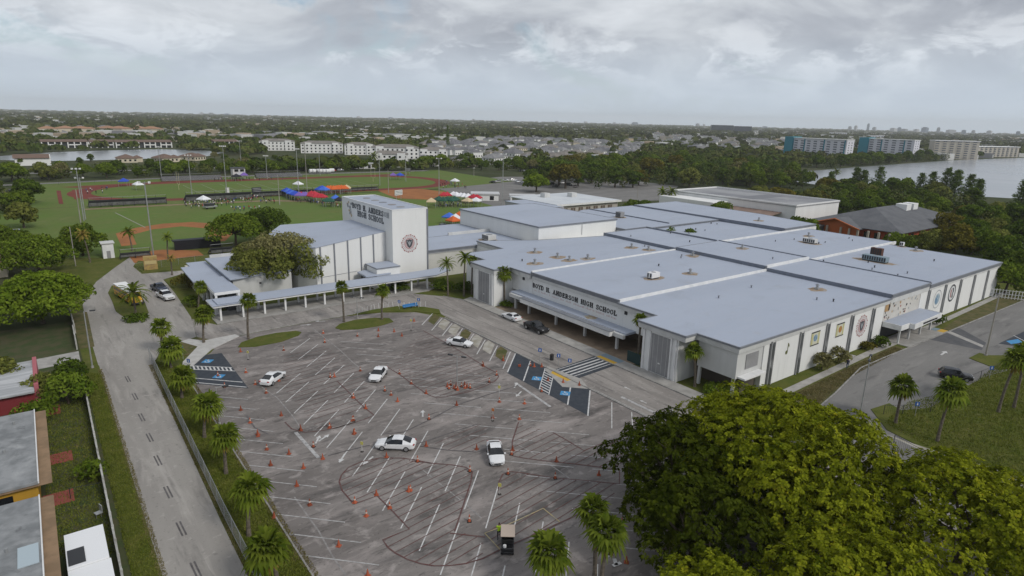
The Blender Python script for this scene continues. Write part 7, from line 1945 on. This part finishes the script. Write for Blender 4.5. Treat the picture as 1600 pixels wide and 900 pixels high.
blades('edge_weeds', [([(10.3, 40), (11.0, 40), (11.7, 108), (11.0, 108)], 6000), ([(14.6, 36), (15.5, 36), (15.5, 96), (14.6, 96)], 7000), ([(4.2, 50), (4.9, 50), (5.0, 110), (4.5, 110)], 5000), ([(85, 40), (100, 42.5), (122, 43.6), (122, 45), (100, 44.6), (85, 44)], 9000)], 0, .12, 404, GB2, 'dry weeds creeping over the pavement edges', .02)
# paper litter by the lot end
for k, p in enumerate([(37.9, 34.2), (37.7, 33.2), (37.9, 34.5), (37.6, 32.9)]):
    MB().cbox((0, 0, .04), (.9, .35, .03), k).build('cardboard_sheet', PAINTW, loc=(*p, .02), label='pale flattened cardboard sheet lying near the tall palms at the lot end', category='cardboard', group='cardboard sheets at the lot end')

# ================================================================== FAR BUILDINGS
ROOF_GREYS = [M('pale_grey_tiles', (0.25, 0.25, 0.255), rough=0.9, col2=(0.20, 0.20, 0.205), scale=0.2), M('mid_grey_tiles', (0.175, 0.175, 0.185), rough=0.9, col2=(0.14, 0.14, 0.15), scale=0.2), M('warm_grey_tiles', (0.24, 0.22, 0.20), rough=0.9, col2=(0.19, 0.175, 0.16), scale=0.2), M('brown_tiles', (0.17, 0.115, 0.09), rough=0.9), M('orange_tiles', (0.36, 0.20, 0.12), rough=0.9)]
CREAM = M('cream_stucco', (0.60, 0.54, 0.42), rough=0.85); STUCCO = M('white_stucco', (0.78, 0.78, 0.76), rough=0.85)
def house_meshes(w, l, he, hr, wall, roof, seed):
    a = MB().box(-w / 2, -l / 2, 0, w / 2, l / 2, he).box(w / 2, -l / 4, 0, w / 2 + 4, l / 4, he * .98).mesh('walls', [wall])
    t = MB()
    def hipm(x0, y0, x1, y1, ze, zr):
        ww, ll = x1 - x0, y1 - y0
        c = [(x0, y0, ze), (x1, y0, ze), (x1, y1, ze), (x0, y1, ze)]
        if ww >= ll:
            p, q = (x0 + ll / 2, (y0 + y1) / 2, zr), (x1 - ll / 2 + .01, (y0 + y1) / 2, zr)
            t.poly([c[0], c[1], q, p]).poly([c[1], c[2], q]).poly([c[2], c[3], p, q]).poly([c[3], c[0], p])
        else:
            p, q = ((x0 + x1) / 2, y0 + ww / 2, zr), ((x0 + x1) / 2, y1 - ww / 2 + .01, zr)
            t.poly([c[0], c[1], p]).poly([c[1], c[2], q, p]).poly([c[2], c[3], q]).poly([c[3], c[0], p, q])
        t.poly(c[::-1])
    hipm(-w / 2 - .6, -l / 2 - .6, w / 2 + .6, l / 2 + .6, he, hr)
    hipm(w / 2 - 3, -l / 4 - .5, w / 2 + 4.6, l / 4 + .5, he + .02, hr * .86)
    win = MB()
    for k in range(4):
        x = -w / 2 + w * (k + .5) / 4
        win.box(x - .7, -l / 2 - .03, 1, x + .7, -l / 2 - .003, 2.4).box(x - .7, l / 2 + .003, 1, x + .7, l / 2 + .03, 2.4)
        win.box(-w / 2 - .03, -l / 2 + l * (k + .5) / 4 - .6, 1, -w / 2 - .003, -l / 2 + l * (k + .5) / 4 + .6, 2.4)
    return a, t.mesh('roof', [roof]), win.mesh('windows', [GLASS])
HV = [house_meshes(13, 17, 3.2, 6.6, STUCCO, ROOF_GREYS[0], 1), house_meshes(14, 16, 5.6, 8.6, STUCCO, ROOF_GREYS[1], 2), house_meshes(13, 18, 3.2, 6.4, CREAM, ROOF_GREYS[2], 3), house_meshes(15, 20, 3.4, 6.8, STUCCO, ROOF_GREYS[1], 4), house_meshes(13, 16, 3.2, 6.0, CREAM, ROOF_GREYS[3], 5), house_meshes(16, 20, 6.0, 9.0, CREAM, ROOF_GREYS[4], 6)]
HN = ['pale grey roofed white bungalow', 'mid grey roofed two-storey white house', 'warm grey roofed cream bungalow', 'mid grey roofed white bungalow', 'brown roofed cream bungalow', 'orange roofed cream house']
def house(x, y, k, rz, where, group):
    e = empty('house', (x, y, 0), rz, HN[k] + ' ' + where, 'house', group)
    for me in HV[k]: obj_from(me, me.name.split('.')[0], e)
hr_ = random.Random(17)
for (x, y) in scatter(HOUSES_A, 150, 23, hr_):
    house(x, y, hr_.choice([0, 0, 1, 2, 3, 3]), hr_.choice([0, 1, 2, 3]) * math.pi / 2 + R(12) + hr_.uniform(-.15, .15), 'in the close rows beyond the tree belt', 'houses in rows beyond the tree belt')
for (x, y) in scatter(HOUSES_B, 110, 30, hr_):
    house(x, y, hr_.choice([0, 1, 2, 3, 3]), hr_.choice([0, 1, 2, 3]) * math.pi / 2 + R(30) + hr_.uniform(-.15, .15), 'in the estate beyond the wood', 'houses of the estate beyond the wood')
for (x, y) in scatter([(-60, 860), (420, 830), (900, 1500), (300, 1500), (-40, 1300)], 46, 34, hr_):
    house(x, y, hr_.choice([0, 2, 4, 4, 3]), hr_.uniform(0, 3.1), 'scattered among the suburb trees', 'houses scattered among the suburb trees')
# cream apartment houses with orange roofs
for k, px_ in enumerate([(34, 1260), (59, 1289), (79, 1278), (120, 1315), (136, 1303), (166, 1320), (185, 1307)]):
    e = empty('apartment_house', (*px_, 0), R(10 * k), 'cream apartment house with an orange roof beyond the pond', 'building', 'cream apartment houses beyond the pond')
    a, t, w = HV[5]
    for me in (a, t, w): o = obj_from(me, me.name.split('.')[0], e); o.scale = (1.5, 1.6, 1.35)
# two-storey galleried apartments across the pond
for k, (x, y, L) in enumerate([(34, 803, 38), (66, 799, 20), (104, 794, 52), (190, 806, 26)]):
    t = Thing('lakeside_apartments', (x, y, 0), ['long two-storey apartment row with white balconies and a brown roof across the pond', 'short white carport block between the apartment rows across the pond', 'longest white-balconied apartment row across the pond', 'white gabled apartment house at the end of the pond'][k], 'building')
    x0, x1 = x - L / 2, x + L / 2
    t.part('wall', MB().box(x0, y, 0, x1, y + 12, 5.8), M('dark_gallery_wall', (0.05, 0.055, 0.06), rough=0.8))
    t.part('roof', MB().prism([(x0 - 1, y - 2), (x1 + 1, y - 2), (x1 + 1, y + 13), (x0 - 1, y + 13)], [5.9] * 4, [6.3, 6.3, 8.0, 8.0]), ROOF_GREYS[3])
    n = max(3, int(L / 5))
    for i in range(n + 1):
        xx = x0 + L * i / n
        t.part('pier', MB().box(xx - 0.5, y - 1.8, 0, xx + 0.5, y - 0.1, 5.85), STUCCO)
    for i in range(n):
        if (i * 7 + k) % 3: t.part('balcony', MB().box(x0 + L * i / n + .6, y - 1.7, 2.6, x0 + L * (i + 1) / n - .6, y - 1.3, 3.7), STUCCO)
# white three-storey apartments behind the stadium
def white_block(cx, cy, L, D, st, rz, label):
    e = empty('white_apartments', (cx, cy, 0), rz, label, 'building')
    h = st * 3.1 + 0.6
    MB().box(-L / 2, -D / 2, 0, L / 2, D / 2, h).build('wall', STUCCO, parent=e)
    for s in (-0.32, 0.32):
        MB().prism([(L * s - 3.2, -D / 2 - 1.4), (L * s + 3.2, -D / 2 - 1.4), (L * s + 3.2, -D / 2 - .01), (L * s - 3.2, -D / 2 - .01)], 0, h + .9).build('bay', STUCCO, parent=e)
    r_ = MB().poly([(-L / 2 - .6, -D / 2 - .6, h), (L / 2 + .6, -D / 2 - .6, h), (L / 2 - D / 2, 0, h + 2.6), (-L / 2 + D / 2, 0, h + 2.6)]).poly([(L / 2 + .6, D / 2 + .6, h), (-L / 2 - .6, D / 2 + .6, h), (-L / 2 + D / 2, 0, h + 2.6), (L / 2 - D / 2, 0, h + 2.6)]).poly([(L / 2 + .6, -D / 2 - .6, h), (L / 2 + .6, D / 2 + .6, h), (L / 2 - D / 2, 0, h + 2.6)]).poly([(-L / 2 - .6, D / 2 + .6, h), (-L / 2 - .6, -D / 2 - .6, h), (-L / 2 + D / 2, 0, h + 2.6)])
    r_.build('roof', ROOF_GREYS[2], parent=e)
    n = int(L / 4)
    for f in range(st):
        for i in range(n):
            x = -L / 2 + L * (i + .5) / n
            MB().box(x - .75, -D / 2 - (1.45 if abs(abs(x) - L * .32) < 3 else .05), f * 3.1 + 1.0, x + .75, -D / 2 - (1.402 if abs(abs(x) - L * .32) < 3 else .002), f * 3.1 + 2.5).build('window', GLASS, parent=e)
        for i in range(4):
            y = -D / 2 + D * (i + .5) / 4
            MB().box(-L / 2 - .05, y - .7, f * 3.1 + 1.0, -L / 2 - .002, y + .7, f * 3.1 + 2.5).build('window', GLASS, parent=e)
white_block(222, 722, 36, 16, 3, R(-20), 'white three-storey apartment block farthest left behind the stadium')
white_block(250, 664, 42, 16, 3, R(-20), 'white three-storey apartment block with palms behind the stadium')
white_block(276, 628, 30, 16, 3, R(-20), 'white apartment block with a lower gable beside the palm clump')
white_block(258, 512, 40, 18, 4, R(-28), 'largest white apartment block with dark windows just behind the stadium trees')
white_block(300, 520, 26, 16, 3, R(-28), 'white apartment block with steep gables right of the largest one')
white_block(232, 470, 28, 12, 3, R(-28), 'low white clubhouse with arched front by the stadium car park')
# lakeside condominium slabs
def condo(p, q, D, h, label, wall, dark, accent=None):
    a, b = Vector((p[0], p[1], 0)), Vector((q[0], q[1], 0))
    d = (b - a); L = d.length; rz = math.atan2(d.y, d.x)
    e = empty('condominium', a, rz, label, 'building')
    MB().box(0, 0, 0, L, D, h).build('wall', wall, parent=e)
    MB().box(-.5, -1.2, h, L + .5, D + .5, h + .9).build('roof', WHITE, parent=e)
    fl = int(h / 3.0); n = int(L / 9)
    for i in range(n):
        x0 = L * (i + .12) / n; x1 = L * (i + .62) / n
        for f in range(fl):
            MB().box(x0, -.06, f * 3.0 + .9, x1, -.004, f * 3.0 + 2.7).build('balcony_opening', dark, parent=e)
            MB().box(x0 - .2, -1.3, f * 3.0 + .55, x1 + .2, -1.1, f * 3.0 + 1.4).build('balcony', wall, parent=e)
        if accent and i % 3 == 1:
            MB().box(x1 + .4, -.5, 0, x1 + 1.8, -.004, h + .3).build('accent_pier', accent, parent=e)
    if accent:
        MB().box(-13.0, -2.2, 0, -.02, D + 1, h + 2.0).build('stair_tower', accent, parent=e)
    for y in (D * .3, D * .7):
        for f in range(fl):
            MB().box(L + .002, y - 1, f * 3 + 1, L + .06, y + 1, f * 3 + 2.4).build('window', dark, parent=e)
TEAL = M('teal_stucco', (0.03, 0.23, 0.30), rough=0.7); BLUEW = M('blue_stucco', (0.10, 0.20, 0.34), rough=0.7)
PALEL = M('pale_lilac_stucco', (0.70, 0.70, 0.75), rough=0.85); BALCD = M('balcony_glass', (0.11, 0.13, 0.16), rough=0.4)  # dark blue-grey for condominium balcony openings and windows
condo((838, 478), (829, 402), 15, 23, 'white lakeside slab with a teal stair tower and blue piers, nearest the wood', PALEL, BALCD, TEAL)
condo((938, 425), (935, 366), 15, 24, 'second white lakeside slab with a teal stair tower beside the beige slab', PALEL, BALCD, TEAL)
condo((1000, 366), (1040, 326), 15, 24, 'beige lakeside slab with dark balconies', M('beige_stucco', (0.46, 0.43, 0.37), rough=0.85), BALCD)
condo((1120, 372), (1240, 335), 20, 15, 'low beige lakeside block at the end of the shore', M('beige_stucco', (0.46, 0.43, 0.37)), BALCD)
for p, q, h, lab in (((2184, 1216), (2310, 1103), 9, 'long white low building beyond the teal-striped slabs'), ((2938, 1503), (2985, 1454), 16, 'pinkish mid-rise with ribbon windows far beyond the lake'), ((2367, 1075), (2408, 1034), 14, 'grey mid-rise behind the lake slabs')):
    condo(p, q, 25, h, lab, PALEL, BALCD)
dk = Thing('dark_office_slab', (*(2802, 1926), 0), 'long dark blue office building standing above the far trees', 'building')
p_, q_ = (2744, 2007), (2876, 1869)
dd = (Vector(q_) - Vector(p_)).normalized(); nn_ = Vector((-dd.y, dd.x)) * 40
for s0, s1, h in ((0, 0.55, 36), (0.57, 1.0, 33)):
    a, b = Vector(p_).lerp(Vector(q_), s0), Vector(p_).lerp(Vector(q_), s1)
    dk.part('block', MB().prism([tuple(a), tuple(b), tuple(b + nn_), tuple(a + nn_)], 0, h), M('dark_blue_curtain_wall', (0.025, 0.035, 0.06), rough=0.3))
# long low roofs and blue awning near the wood
for k, (p, L, W, h, rz, mat, lab) in enumerate([((470, 430), 60, 14, 6, R(-35), STUCCO, 'long white low roof showing above the wood'), ((420, 428), 9, 9, 9, R(-35), TEAL, 'teal box building at the wood edge'), ((318, 352), 26, 14, 4.5, R(-30), STUCCO, 'white concession building beside the bus yard'), ((178, 258), 13, 8, 3.6, R(-33), STUCCO, 'small white equipment building in the bus yard'), ((192, 246), 12, 5, 3.2, R(-33), STUCCO, 'white trailer next to the tall pole in the bus yard'), ((206, 460), 24, 9, 4.0, R(-20), WHITE, 'pale green-roofed shelter by the stadium car park')]):
    e = empty('low_building', (*p, 0), rz, lab, 'building')
    MB().box(-L / 2, -W / 2, 0, L / 2, W / 2, h - .5).build('wall', mat, parent=e)
    MB().box(-L / 2 - .5, -W / 2 - .5, h - .5, L / 2 + .5, W / 2 + .5, h).build('roof', M('grey_white_roof', (0.55, 0.56, 0.57), rough=0.8), parent=e)
    for i in range(int(L / 5)):
        x = -L / 2 + L * (i + .5) / int(L / 5)
        MB().box(x - 1, -W / 2 - .06, .4, x + 1, -W / 2 - .003, h - 1.2).build('opening', GLASS, parent=e)
# distant town: small pale roofs too far to tell apart
r_ = random.Random(55); tb = MB()
for k in range(3200):
    d = 1000 * (10.0 ** r_.random()); a = YAW + R(r_.uniform(-44, 46))
    x, y = d * math.sin(a), d * math.cos(a)
    if any(in_poly(x, y, p) for p in CLEAR): continue
    s = 1 + d / 4000
    w, l, h = r_.uniform(7, 18) * s, r_.uniform(8, 26) * s, r_.uniform(4, 8) + d / 1200 * r_.random()
    tb.cbox((x, y, h / 2), (w, l, h), r_.uniform(0, 3.1), r_.choice([0, 0, 0, 1, 2, 2]))
tb.build('distant_town', [M('far_white', (0.55, 0.55, 0.53), rough=0.9), M('far_tan', (0.42, 0.34, 0.25), rough=0.9), M('far_grey', (0.27, 0.27, 0.28), rough=0.9)], label='scattered pale roofs of the distant town among trees', category='town', kind='stuff')
# skyline towers
TOWERM = [M('far_tower_grey', (0.30, 0.32, 0.35), rough=0.6), M('far_tower_pale', (0.45, 0.46, 0.48), rough=0.7), M('far_tower_blue', (0.16, 0.21, 0.28), rough=0.4)]
tr_ = random.Random(4)
for k, (px_, w, h) in enumerate([((7381, 3573), 60, 95), ((7496, 3564), 50, 110), ((7274, 3331), 45, 150), ((7572, 3398), 60, 90), ((7001, 2957), 90, 80), ((7113, 2949), 60, 95), ((7037, 2870), 70, 70), ((7262, 2847), 60, 70), ((6914, 2638), 70, 105), ((6952, 2536), 55, 105), ((6891, 2408), 110, 75), ((6828, 2284), 70, 75), ((6850, 2216), 50, 75), ((6694, 2046), 65, 75), ((6653, 1830), 60, 75), ((6998, 5335), 60, 80), ((6886, 5152), 40, 70), ((6413, 5879), 110, 75), ((6446, 6281), 60, 60), ((3622, 8239), 50, 60), ((4002, 8061), 60, 55), ((1751, 8011), 60, 60), ((1635, 7933), 40, 65), ((1913, 7974), 90, 50), ((5748, 6664), 70, 60), ((6101, 6480), 50, 65), ((7206, 4508), 90, 55), ((4379, 7863), 80, 50), ((5027, 7586), 60, 60)]):
    e = empty('skyline_tower', (*px_, 0), YAW + R(tr_.uniform(-40, 40)), 'hazy tower block standing on the far skyline', 'tower', 'hazy towers on the far skyline')
    m = TOWERM[k % 3]; w *= .8; h *= .58
    MB().box(-w / 2, -w * .3, 0, w / 2, w * .3, h * .9).build('shaft', m, parent=e)
    MB().box(-w * .3, -w * .2, h * .9, w * .25, w * .2, h).build('crown_block', m, parent=e)

# ================================================================== GARDENS AND HOUSES BY THE ROAD
sheet('back_gardens', [(-40, 40), (2.2, 40), (2.9, 140), (-40, 140)], 0.004, M('shady_garden_grass', (0.045, 0.066, 0.020), rough=1.0, col2=(0.075, 0.072, 0.035), scale=0.5, bump=0.5, bscale=6))  # grass colour darkened for the shade lying in the gardens
sheet('garden_lane', [(-14, 113.5), (2.6, 116), (2.7, 121), (-14, 119)], 0.012, CONCR)
OLDROOF = M('stained_flat_roof', (0.30, 0.31, 0.315), rough=0.9, col2=(0.19, 0.20, 0.205), scale=0.45, lo=0.38, hi=0.62, layers=[((0.09, 0.095, 0.10), 0.55, 0.60, 0.72, 0.7), ((0.43, 0.44, 0.44), 0.35, 0.58, 0.72, 0.6)])
TANEAVE = M('tan_eave', (0.30, 0.20, 0.12), rough=0.85, col2=(0.22, 0.15, 0.09), scale=0.5)
YELW = M('ochre_wall', (0.52, 0.29, 0.035), rough=0.85, col2=(0.44, 0.25, 0.03), scale=0.4)
def flat_house(y0, y1, label, wall, z=3.2):
    t = Thing('flat_roofed_house', (-9, (y0 + y1) / 2, 0), label, 'house')
    t.part('wall', MB().box(-22, y0 + .5, 0, -3.4, y1 - .5, z - .35), wall)
    t.part('eave', MB().prism([(-22.5, y0), (-2.2, y0), (-2.2, y1), (-22.5, y1)], z - .34, [z - .06, z - .3, z - .3, z - .06]), TANEAVE)
    t.part('roof', MB().box(-22.4, y0 + .15, z - .2, -3.3, y1 - .15, z + .06), OLDROOF)
    t.part('gravel_stop', MB().box(-3.32, y0 + .1, z - .1, -3.22, y1 - .1, z + .16), WHITE)
    return t
h1 = flat_house(71.2, 90.6, 'house with a stained grey flat roof, tan eaves and ochre wall beside the fenced garden', YELW)
w_ = h1.part('window', MB().box(-7.6, 71.62, 1.2, -5.4, 71.68, 2.3), GLASS)
for k in range(4): MB().box(-7.6, 71.58, 1.2 + k * .3, -5.4, 71.61, 1.26 + k * .3).build('louvre', STEEL, parent=w_).location = (9, -80.9, 0)
h2 = flat_house(44, 68.6, 'house with a darker patched flat roof and a pale skylight, next to the white shed', M('grey_house_wall', (0.3, 0.3, 0.3), rough=0.9))
h2.part('skylight', MB().box(-4.9, 57.2, 3.2, -3.5, 60.2, 3.32), M('pale_blue_panel', (0.42, 0.50, 0.54), rough=0.4))
for (x, y) in ((-5.6, 60.2), (-7.2, 52), (-6.0, 80.0), (-8.4, 84.0), (-5.2, 87.2)):
    (h2 if y < 69 else h1).part('roof_vent_pipe', MB().tube((x, y, 3.2), (x, y, 3.6), 0.12, n=8), STEEL)
h3 = Thing('red_ended_house', (-9, 105, 0), 'low house with a streaky white metal roof and a red end wall', 'house')
h3.part('wall', MB().box(-20, 99.0, 0, -3.2, 111, 2.5), M('dark_red_wall', (0.20, 0.03, 0.035), rough=0.8))
h3.part('end_wall', MB().box(-3.19, 99.4, 0, -2.7, 111.4, 3.3), M('faded_red_wall', (0.42, 0.13, 0.15), rough=0.8))
h3.part('roof', MB().prism([(-20.4, 98.4), (-3.2, 98.4), (-3.2, 105), (-20.4, 105)], 2.5, [2.7, 2.7, 3.4, 3.4]), M('streaky_metal_roof', (0.50, 0.51, 0.52), rough=0.5, col2=(0.30, 0.31, 0.32), scale=0.6, stretch=(0.15, 2.5, 1), layers=[((0.62, 0.63, 0.64), 1.2, 0.55, 0.7, 0.6, 1)]))
h3.part('roof', MB().prism([(-20.4, 105.05), (-3.2, 105.05), (-3.2, 111.6), (-20.4, 111.6)], 2.5, [3.4, 3.4, 2.7, 2.7]), MATS['streaky_metal_roof'])
h3.part('patio', MB().box(-3.0, 95.8, -.01, -.8, 99.0, 0.06), M('red_patio', (0.28, 0.07, 0.06), rough=0.9))
for x, y, lab in ((-1.6, 82.4, 'square red patio slab on the lawn by the ochre house'), (-2.0, 73.0, 'narrow red path slab below the ochre wall')):
    MB().box(x - 1.3, y - 1.3, -.01, x + 1.3, y + 1.3, .07).build('patio_slab', MATS['red_patio'], label=lab, category='patio')
sd = Thing('white_shed', (0, 57, 0), 'white-roofed shed with a dark hatch in the garden by the wall', 'shed')
sd.part('wall', MB().box(-1.6, 47.5, 0, 1.0, 61.4, 2.1), WHITE)
sd.part('roof', MB().box(-1.8, 47.3, 2.1, 1.2, 56.2, 2.25), M('bright_white_sheet', (0.80, 0.81, 0.82), rough=0.5))
sd.part('roof', MB().box(-1.8, 56.25, 2.1, 1.1, 61.6, 2.4), MATS['bright_white_sheet'])
sd.part('hatch', MB().box(-1.7, 56.6, 2.41, -.5, 58.9, 2.46), DARKM)
wt = Thing('washing_machine', (-2.7, 71.6, 0), 'old white washing machine against the ochre house corner', 'washing machine')
wt.part('casing', MB().box(-3.1, 71.2, 0, -2.4, 71.9, .9), WHITE); wt.part('door', MB().tube((-2.75, 71.18, .5), (-2.75, 71.2, .5), .2, n=12), DARKM)
bk = Thing('garden_clutter', (1.0, 67, 0), 'grey folded garden chair leaning by the wall', 'chair')
bk.part('seat', MB().cbox((1.0, 67.2, .45), (.6, .6, .06), .3), STEEL); bk.part('backrest', MB().cbox((1.25, 67.4, .8), (.08, .6, .7), .3), STEEL)
for dx, dy in ((-.2, -.2), (.2, -.2), (-.2, .2), (.2, .2)): bk.part('leg', MB().tube((1 + dx, 67.2 + dy, 0), (1 + dx, 67.2 + dy, .43), .02, n=5), STEEL)
# roofs of houses further up the road, mostly behind trees
for k, (x0, y0, x1, y1, z, m, lab) in enumerate([(-34, 186, -6.5, 200, 3.6, M('tan_tile_roof', (0.34, 0.215, 0.15), rough=0.9, col2=(0.27, 0.17, 0.12), scale=0.4), 'tan-roofed house behind the wide green tree'), (-34, 203, -4.5, 208, 3.4, M('white_gravel_roof', (0.62, 0.62, 0.61), rough=0.9, col2=(0.4, 0.4, 0.4), scale=0.8), 'long white flat roof behind the tan-roofed house'), (-40, 222, -4, 236, 4.0, M('blue_grey_metal_roof', (0.20, 0.22, 0.255), rough=0.6, col2=(0.28, 0.30, 0.33), scale=0.3), 'blue-grey metal roof by the grove'), (-34, 148, -9, 160, 3.2, M('maroon_roof', (0.16, 0.05, 0.045), rough=0.9, col2=(0.12, 0.04, 0.035), scale=0.5), 'maroon-roofed house behind the fresh green tree'), (-34, 166, -8, 180, 3.4, M('green_grey_roof', (0.13, 0.15, 0.155), rough=0.9), 'green-grey roofed house between the tan and maroon roofs')]):
    t = Thing('garden_house', ((x0 + x1) / 2, (y0 + y1) / 2, 0), lab, 'house')
    t.part('wall', MB().box(x0 + .5, y0 + .5, 0, x1 - .5, y1 - .5, z - .4), CREAM)
    t.part('roof', MB().prism([(x0, y0), (x1, y0), (x1, (y0 + y1) / 2), (x0, (y0 + y1) / 2)], z - .4, [z - .2, z - .2, z + .9, z + .9]), m)
    t.part('roof', MB().prism([(x0, (y0 + y1) / 2 + .02), (x1, (y0 + y1) / 2 + .02), (x1, y1), (x0, y1)], z - .4, [z + .9, z + .9, z - .2, z - .2]), m)
gb = Thing('gabled_house', (5, 560, 0), 'white gabled house end with a brown roof by the pond', 'house')
gb.part('wall', MB().box(-6, 555, 0, 14, 563, 5), STUCCO)
gb.part('roof', MB().prism([(-7, 554), (13.5, 554), (13.5, 559), (-7, 559)], 5, [5.2, 5.2, 7.6, 7.6]), ROOF_GREYS[3]); gb.part('roof', MB().prism([(-7, 559.02), (13.5, 559.02), (13.5, 564), (-7, 564)], 5, [7.6, 7.6, 5.2, 5.2]), ROOF_GREYS[3])
gb.part('gable', MB().faces([(13.6, 555, 5), (14, 555, 5), (14, 563, 5), (13.6, 563, 5), (13.6, 559, 7.4), (14, 559, 7.4)], [(1, 2, 5), (0, 4, 3), (0, 1, 5, 4), (2, 3, 4, 5)]), STUCCO)
for k, (x, y) in enumerate(((62, 575), (88, 572), (110, 585))):
    house(x, y, 4, R(20 * k), 'on the near pond shore', 'brown roofs on the near pond shore')

# ---- wall and fences -----------------------------------------------------
gw = Thing('garden_wall', (2.5, 85, 0), 'weathered white concrete fence between the gardens and the road', 'fence')
FEN = M('weathered_white_fence', (0.46, 0.455, 0.43), rough=0.9, col2=(0.27, 0.265, 0.24), scale=0.9, lo=0.4, hi=0.65)
y = 38.0; k = 0
fx = lambda y: 1.75 + (y - 57) * 0.0125 if y < 130 else 2.9
while y < 150:
    if not (113 < y < 121.5):
        x = fx(y)
        gw.part('post', MB().box(x - .1, y - .1, 0, x + .1, y + .1, 1.75), FEN)
        if y + 2.4 < 150 and not (113 < y + 2.4 < 121.5):
            gw.part('panel', MB().box(x - .04, y + .1, .05, x + .04, y + 2.3, 1.55), FEN)
            gw.part('rail', MB().box(x - .08, y + .1, 1.55, x + .08, y + 2.3, 1.68), FEN)
    y += 2.4
cf = Thing('chain_link_fence', (11.1, 70, 0), 'grey chain-link fence along the grass strip between road and parking lot', 'fence')
fx2 = lambda y: 10.85 + max(0, (y - 60)) * 0.015
wires = MB(); y = 36.0
while y < 112:
    x = fx2(y)
    cf.part('post', MB().tube((x, y, 0), (x, y, 1.95), .04, n=6), STEEL)
    y += 3.0
for z in (1.88, .1):
    y = 36.0
    while y < 109:
        cf.part('rail', MB().tube((fx2(y), y, z), (fx2(y + 3), y + 3, z), .028, n=5), STEEL); y += 3.0
y = 36.0
while y < 109.5:
    x = fx2(y)
    for s in (1, -1):
        y1 = y + s * 1.75
        wires.poly([(x + .006 * s, y - .012, .1), (x + .006 * s, y + .012, .1), (x + .006 * s, y1 + .012, 1.88), (x + .006 * s, y1 - .012, 1.88)])
    y += .085
cf.part('wire_mesh', wires, M('galvanised_wire', (0.36, 0.38, 0.37), rough=0.5), kind='stuff')
def rail_fence(pts, h, step, label, dark=True, wire=.25, name='mesh_fence'):
    t = Thing(name, (*pts[0], 0), label, 'fence'); m = MB()
    for a, b in zip(pts[:-1], pts[1:]):
        L = math.hypot(b[0] - a[0], b[1] - a[1]); n = max(1, int(L / step))
        for i in range(n):
            q = lambda s: (a[0] + (b[0] - a[0]) * s, a[1] + (b[1] - a[1]) * s)
            p0, p1 = q(i / n), q((i + 1) / n)
            t.part('post', MB().tube((*p0, 0), (*p0, h), .04, n=5), STEEL if not dark else DARKM)
            t.part('rail', MB().tube((*p0, h - .05), (*p1, h - .05), .025, n=4), STEEL if not dark else DARKM)
        k_ = int(L / wire)
        for i in range(k_):
            p = (a[0] + (b[0] - a[0]) * (i + .5) / k_, a[1] + (b[1] - a[1]) * (i + .5) / k_)
            m.tube((*p, .05), (*p, h - .08), .007, n=3, cap=False)
    t.part('wire_mesh', m, STEEL if not dark else DARKM, kind='stuff')
rail_fence([(-1, 72.2), (1.9, 71.6)], 1.3, 1.5, 'low wire fence dividing the two back gardens')
rail_fence([(90.6, 33.2), (92.9, 31.7), (96.9, 29.7), (110.8, 30.7), (124.4, 29.7)], 1.5, 6.0, 'dark wire fence round the rear lawn', name='lawn_fence')
rail_fence([(81.7, 28.2), (78.7, 19.8), (78.1, 14.3)], 1.8, 4.0, 'tall wire fence along the service road behind the shade trees', name='service_fence')
rail_fence([(16, 178), (32, 180), (60, 176)], 2.0, 4.0, 'field fence behind the low wing', dark=False, name='field_fence')
rail_fence([(-20, 402), (60, 415), (240, 412)], 2.4, 8.0, 'green-screened fence behind the running track', name='stadium_fence')
tg = Thing('white_gate', (*(185.5, 47.8), 0), 'white metal gate at the far end of the side walk', 'gate')
ga, gb_ = (179.8, 50), (183.8, 42.2)
for i in range(15):
    p = (ga[0] + (gb_[0] - ga[0]) * i / 14, ga[1] + (gb_[1] - ga[1]) * i / 14)
    tg.part('bar', MB().box(p[0] - .06, p[1] - .06, 0, p[0] + .06, p[1] + .06, 2.2), WHITE)
for z in (.3, 1.1, 2.0):
    tg.part('rail', MB().tube((*ga, z), (*gb_, z), .06, n=5), WHITE)

# ================================================================== AIR
hb = MB().box(-12000, -12000, -1.2, 12000, 12000, 175)
hv = bpy.data.materials.new('haze_air'); hv.use_nodes = True
hn = hv.node_tree.nodes; hn.clear()
vo = hn.new('ShaderNodeVolumePrincipled'); vo.inputs['Color'].default_value = (0.965, 0.98, 1.0, 1); vo.inputs['Density'].default_value = 0.00008; vo.inputs['Anisotropy'].default_value = 0.1
oo = hn.new('ShaderNodeOutputMaterial'); hv.node_tree.links.new(vo.outputs[0], oo.inputs['Volume'])
hb.build('haze', hv, label='thin pale haze over the town fading the far trees to blue', category='haze', kind='stuff')
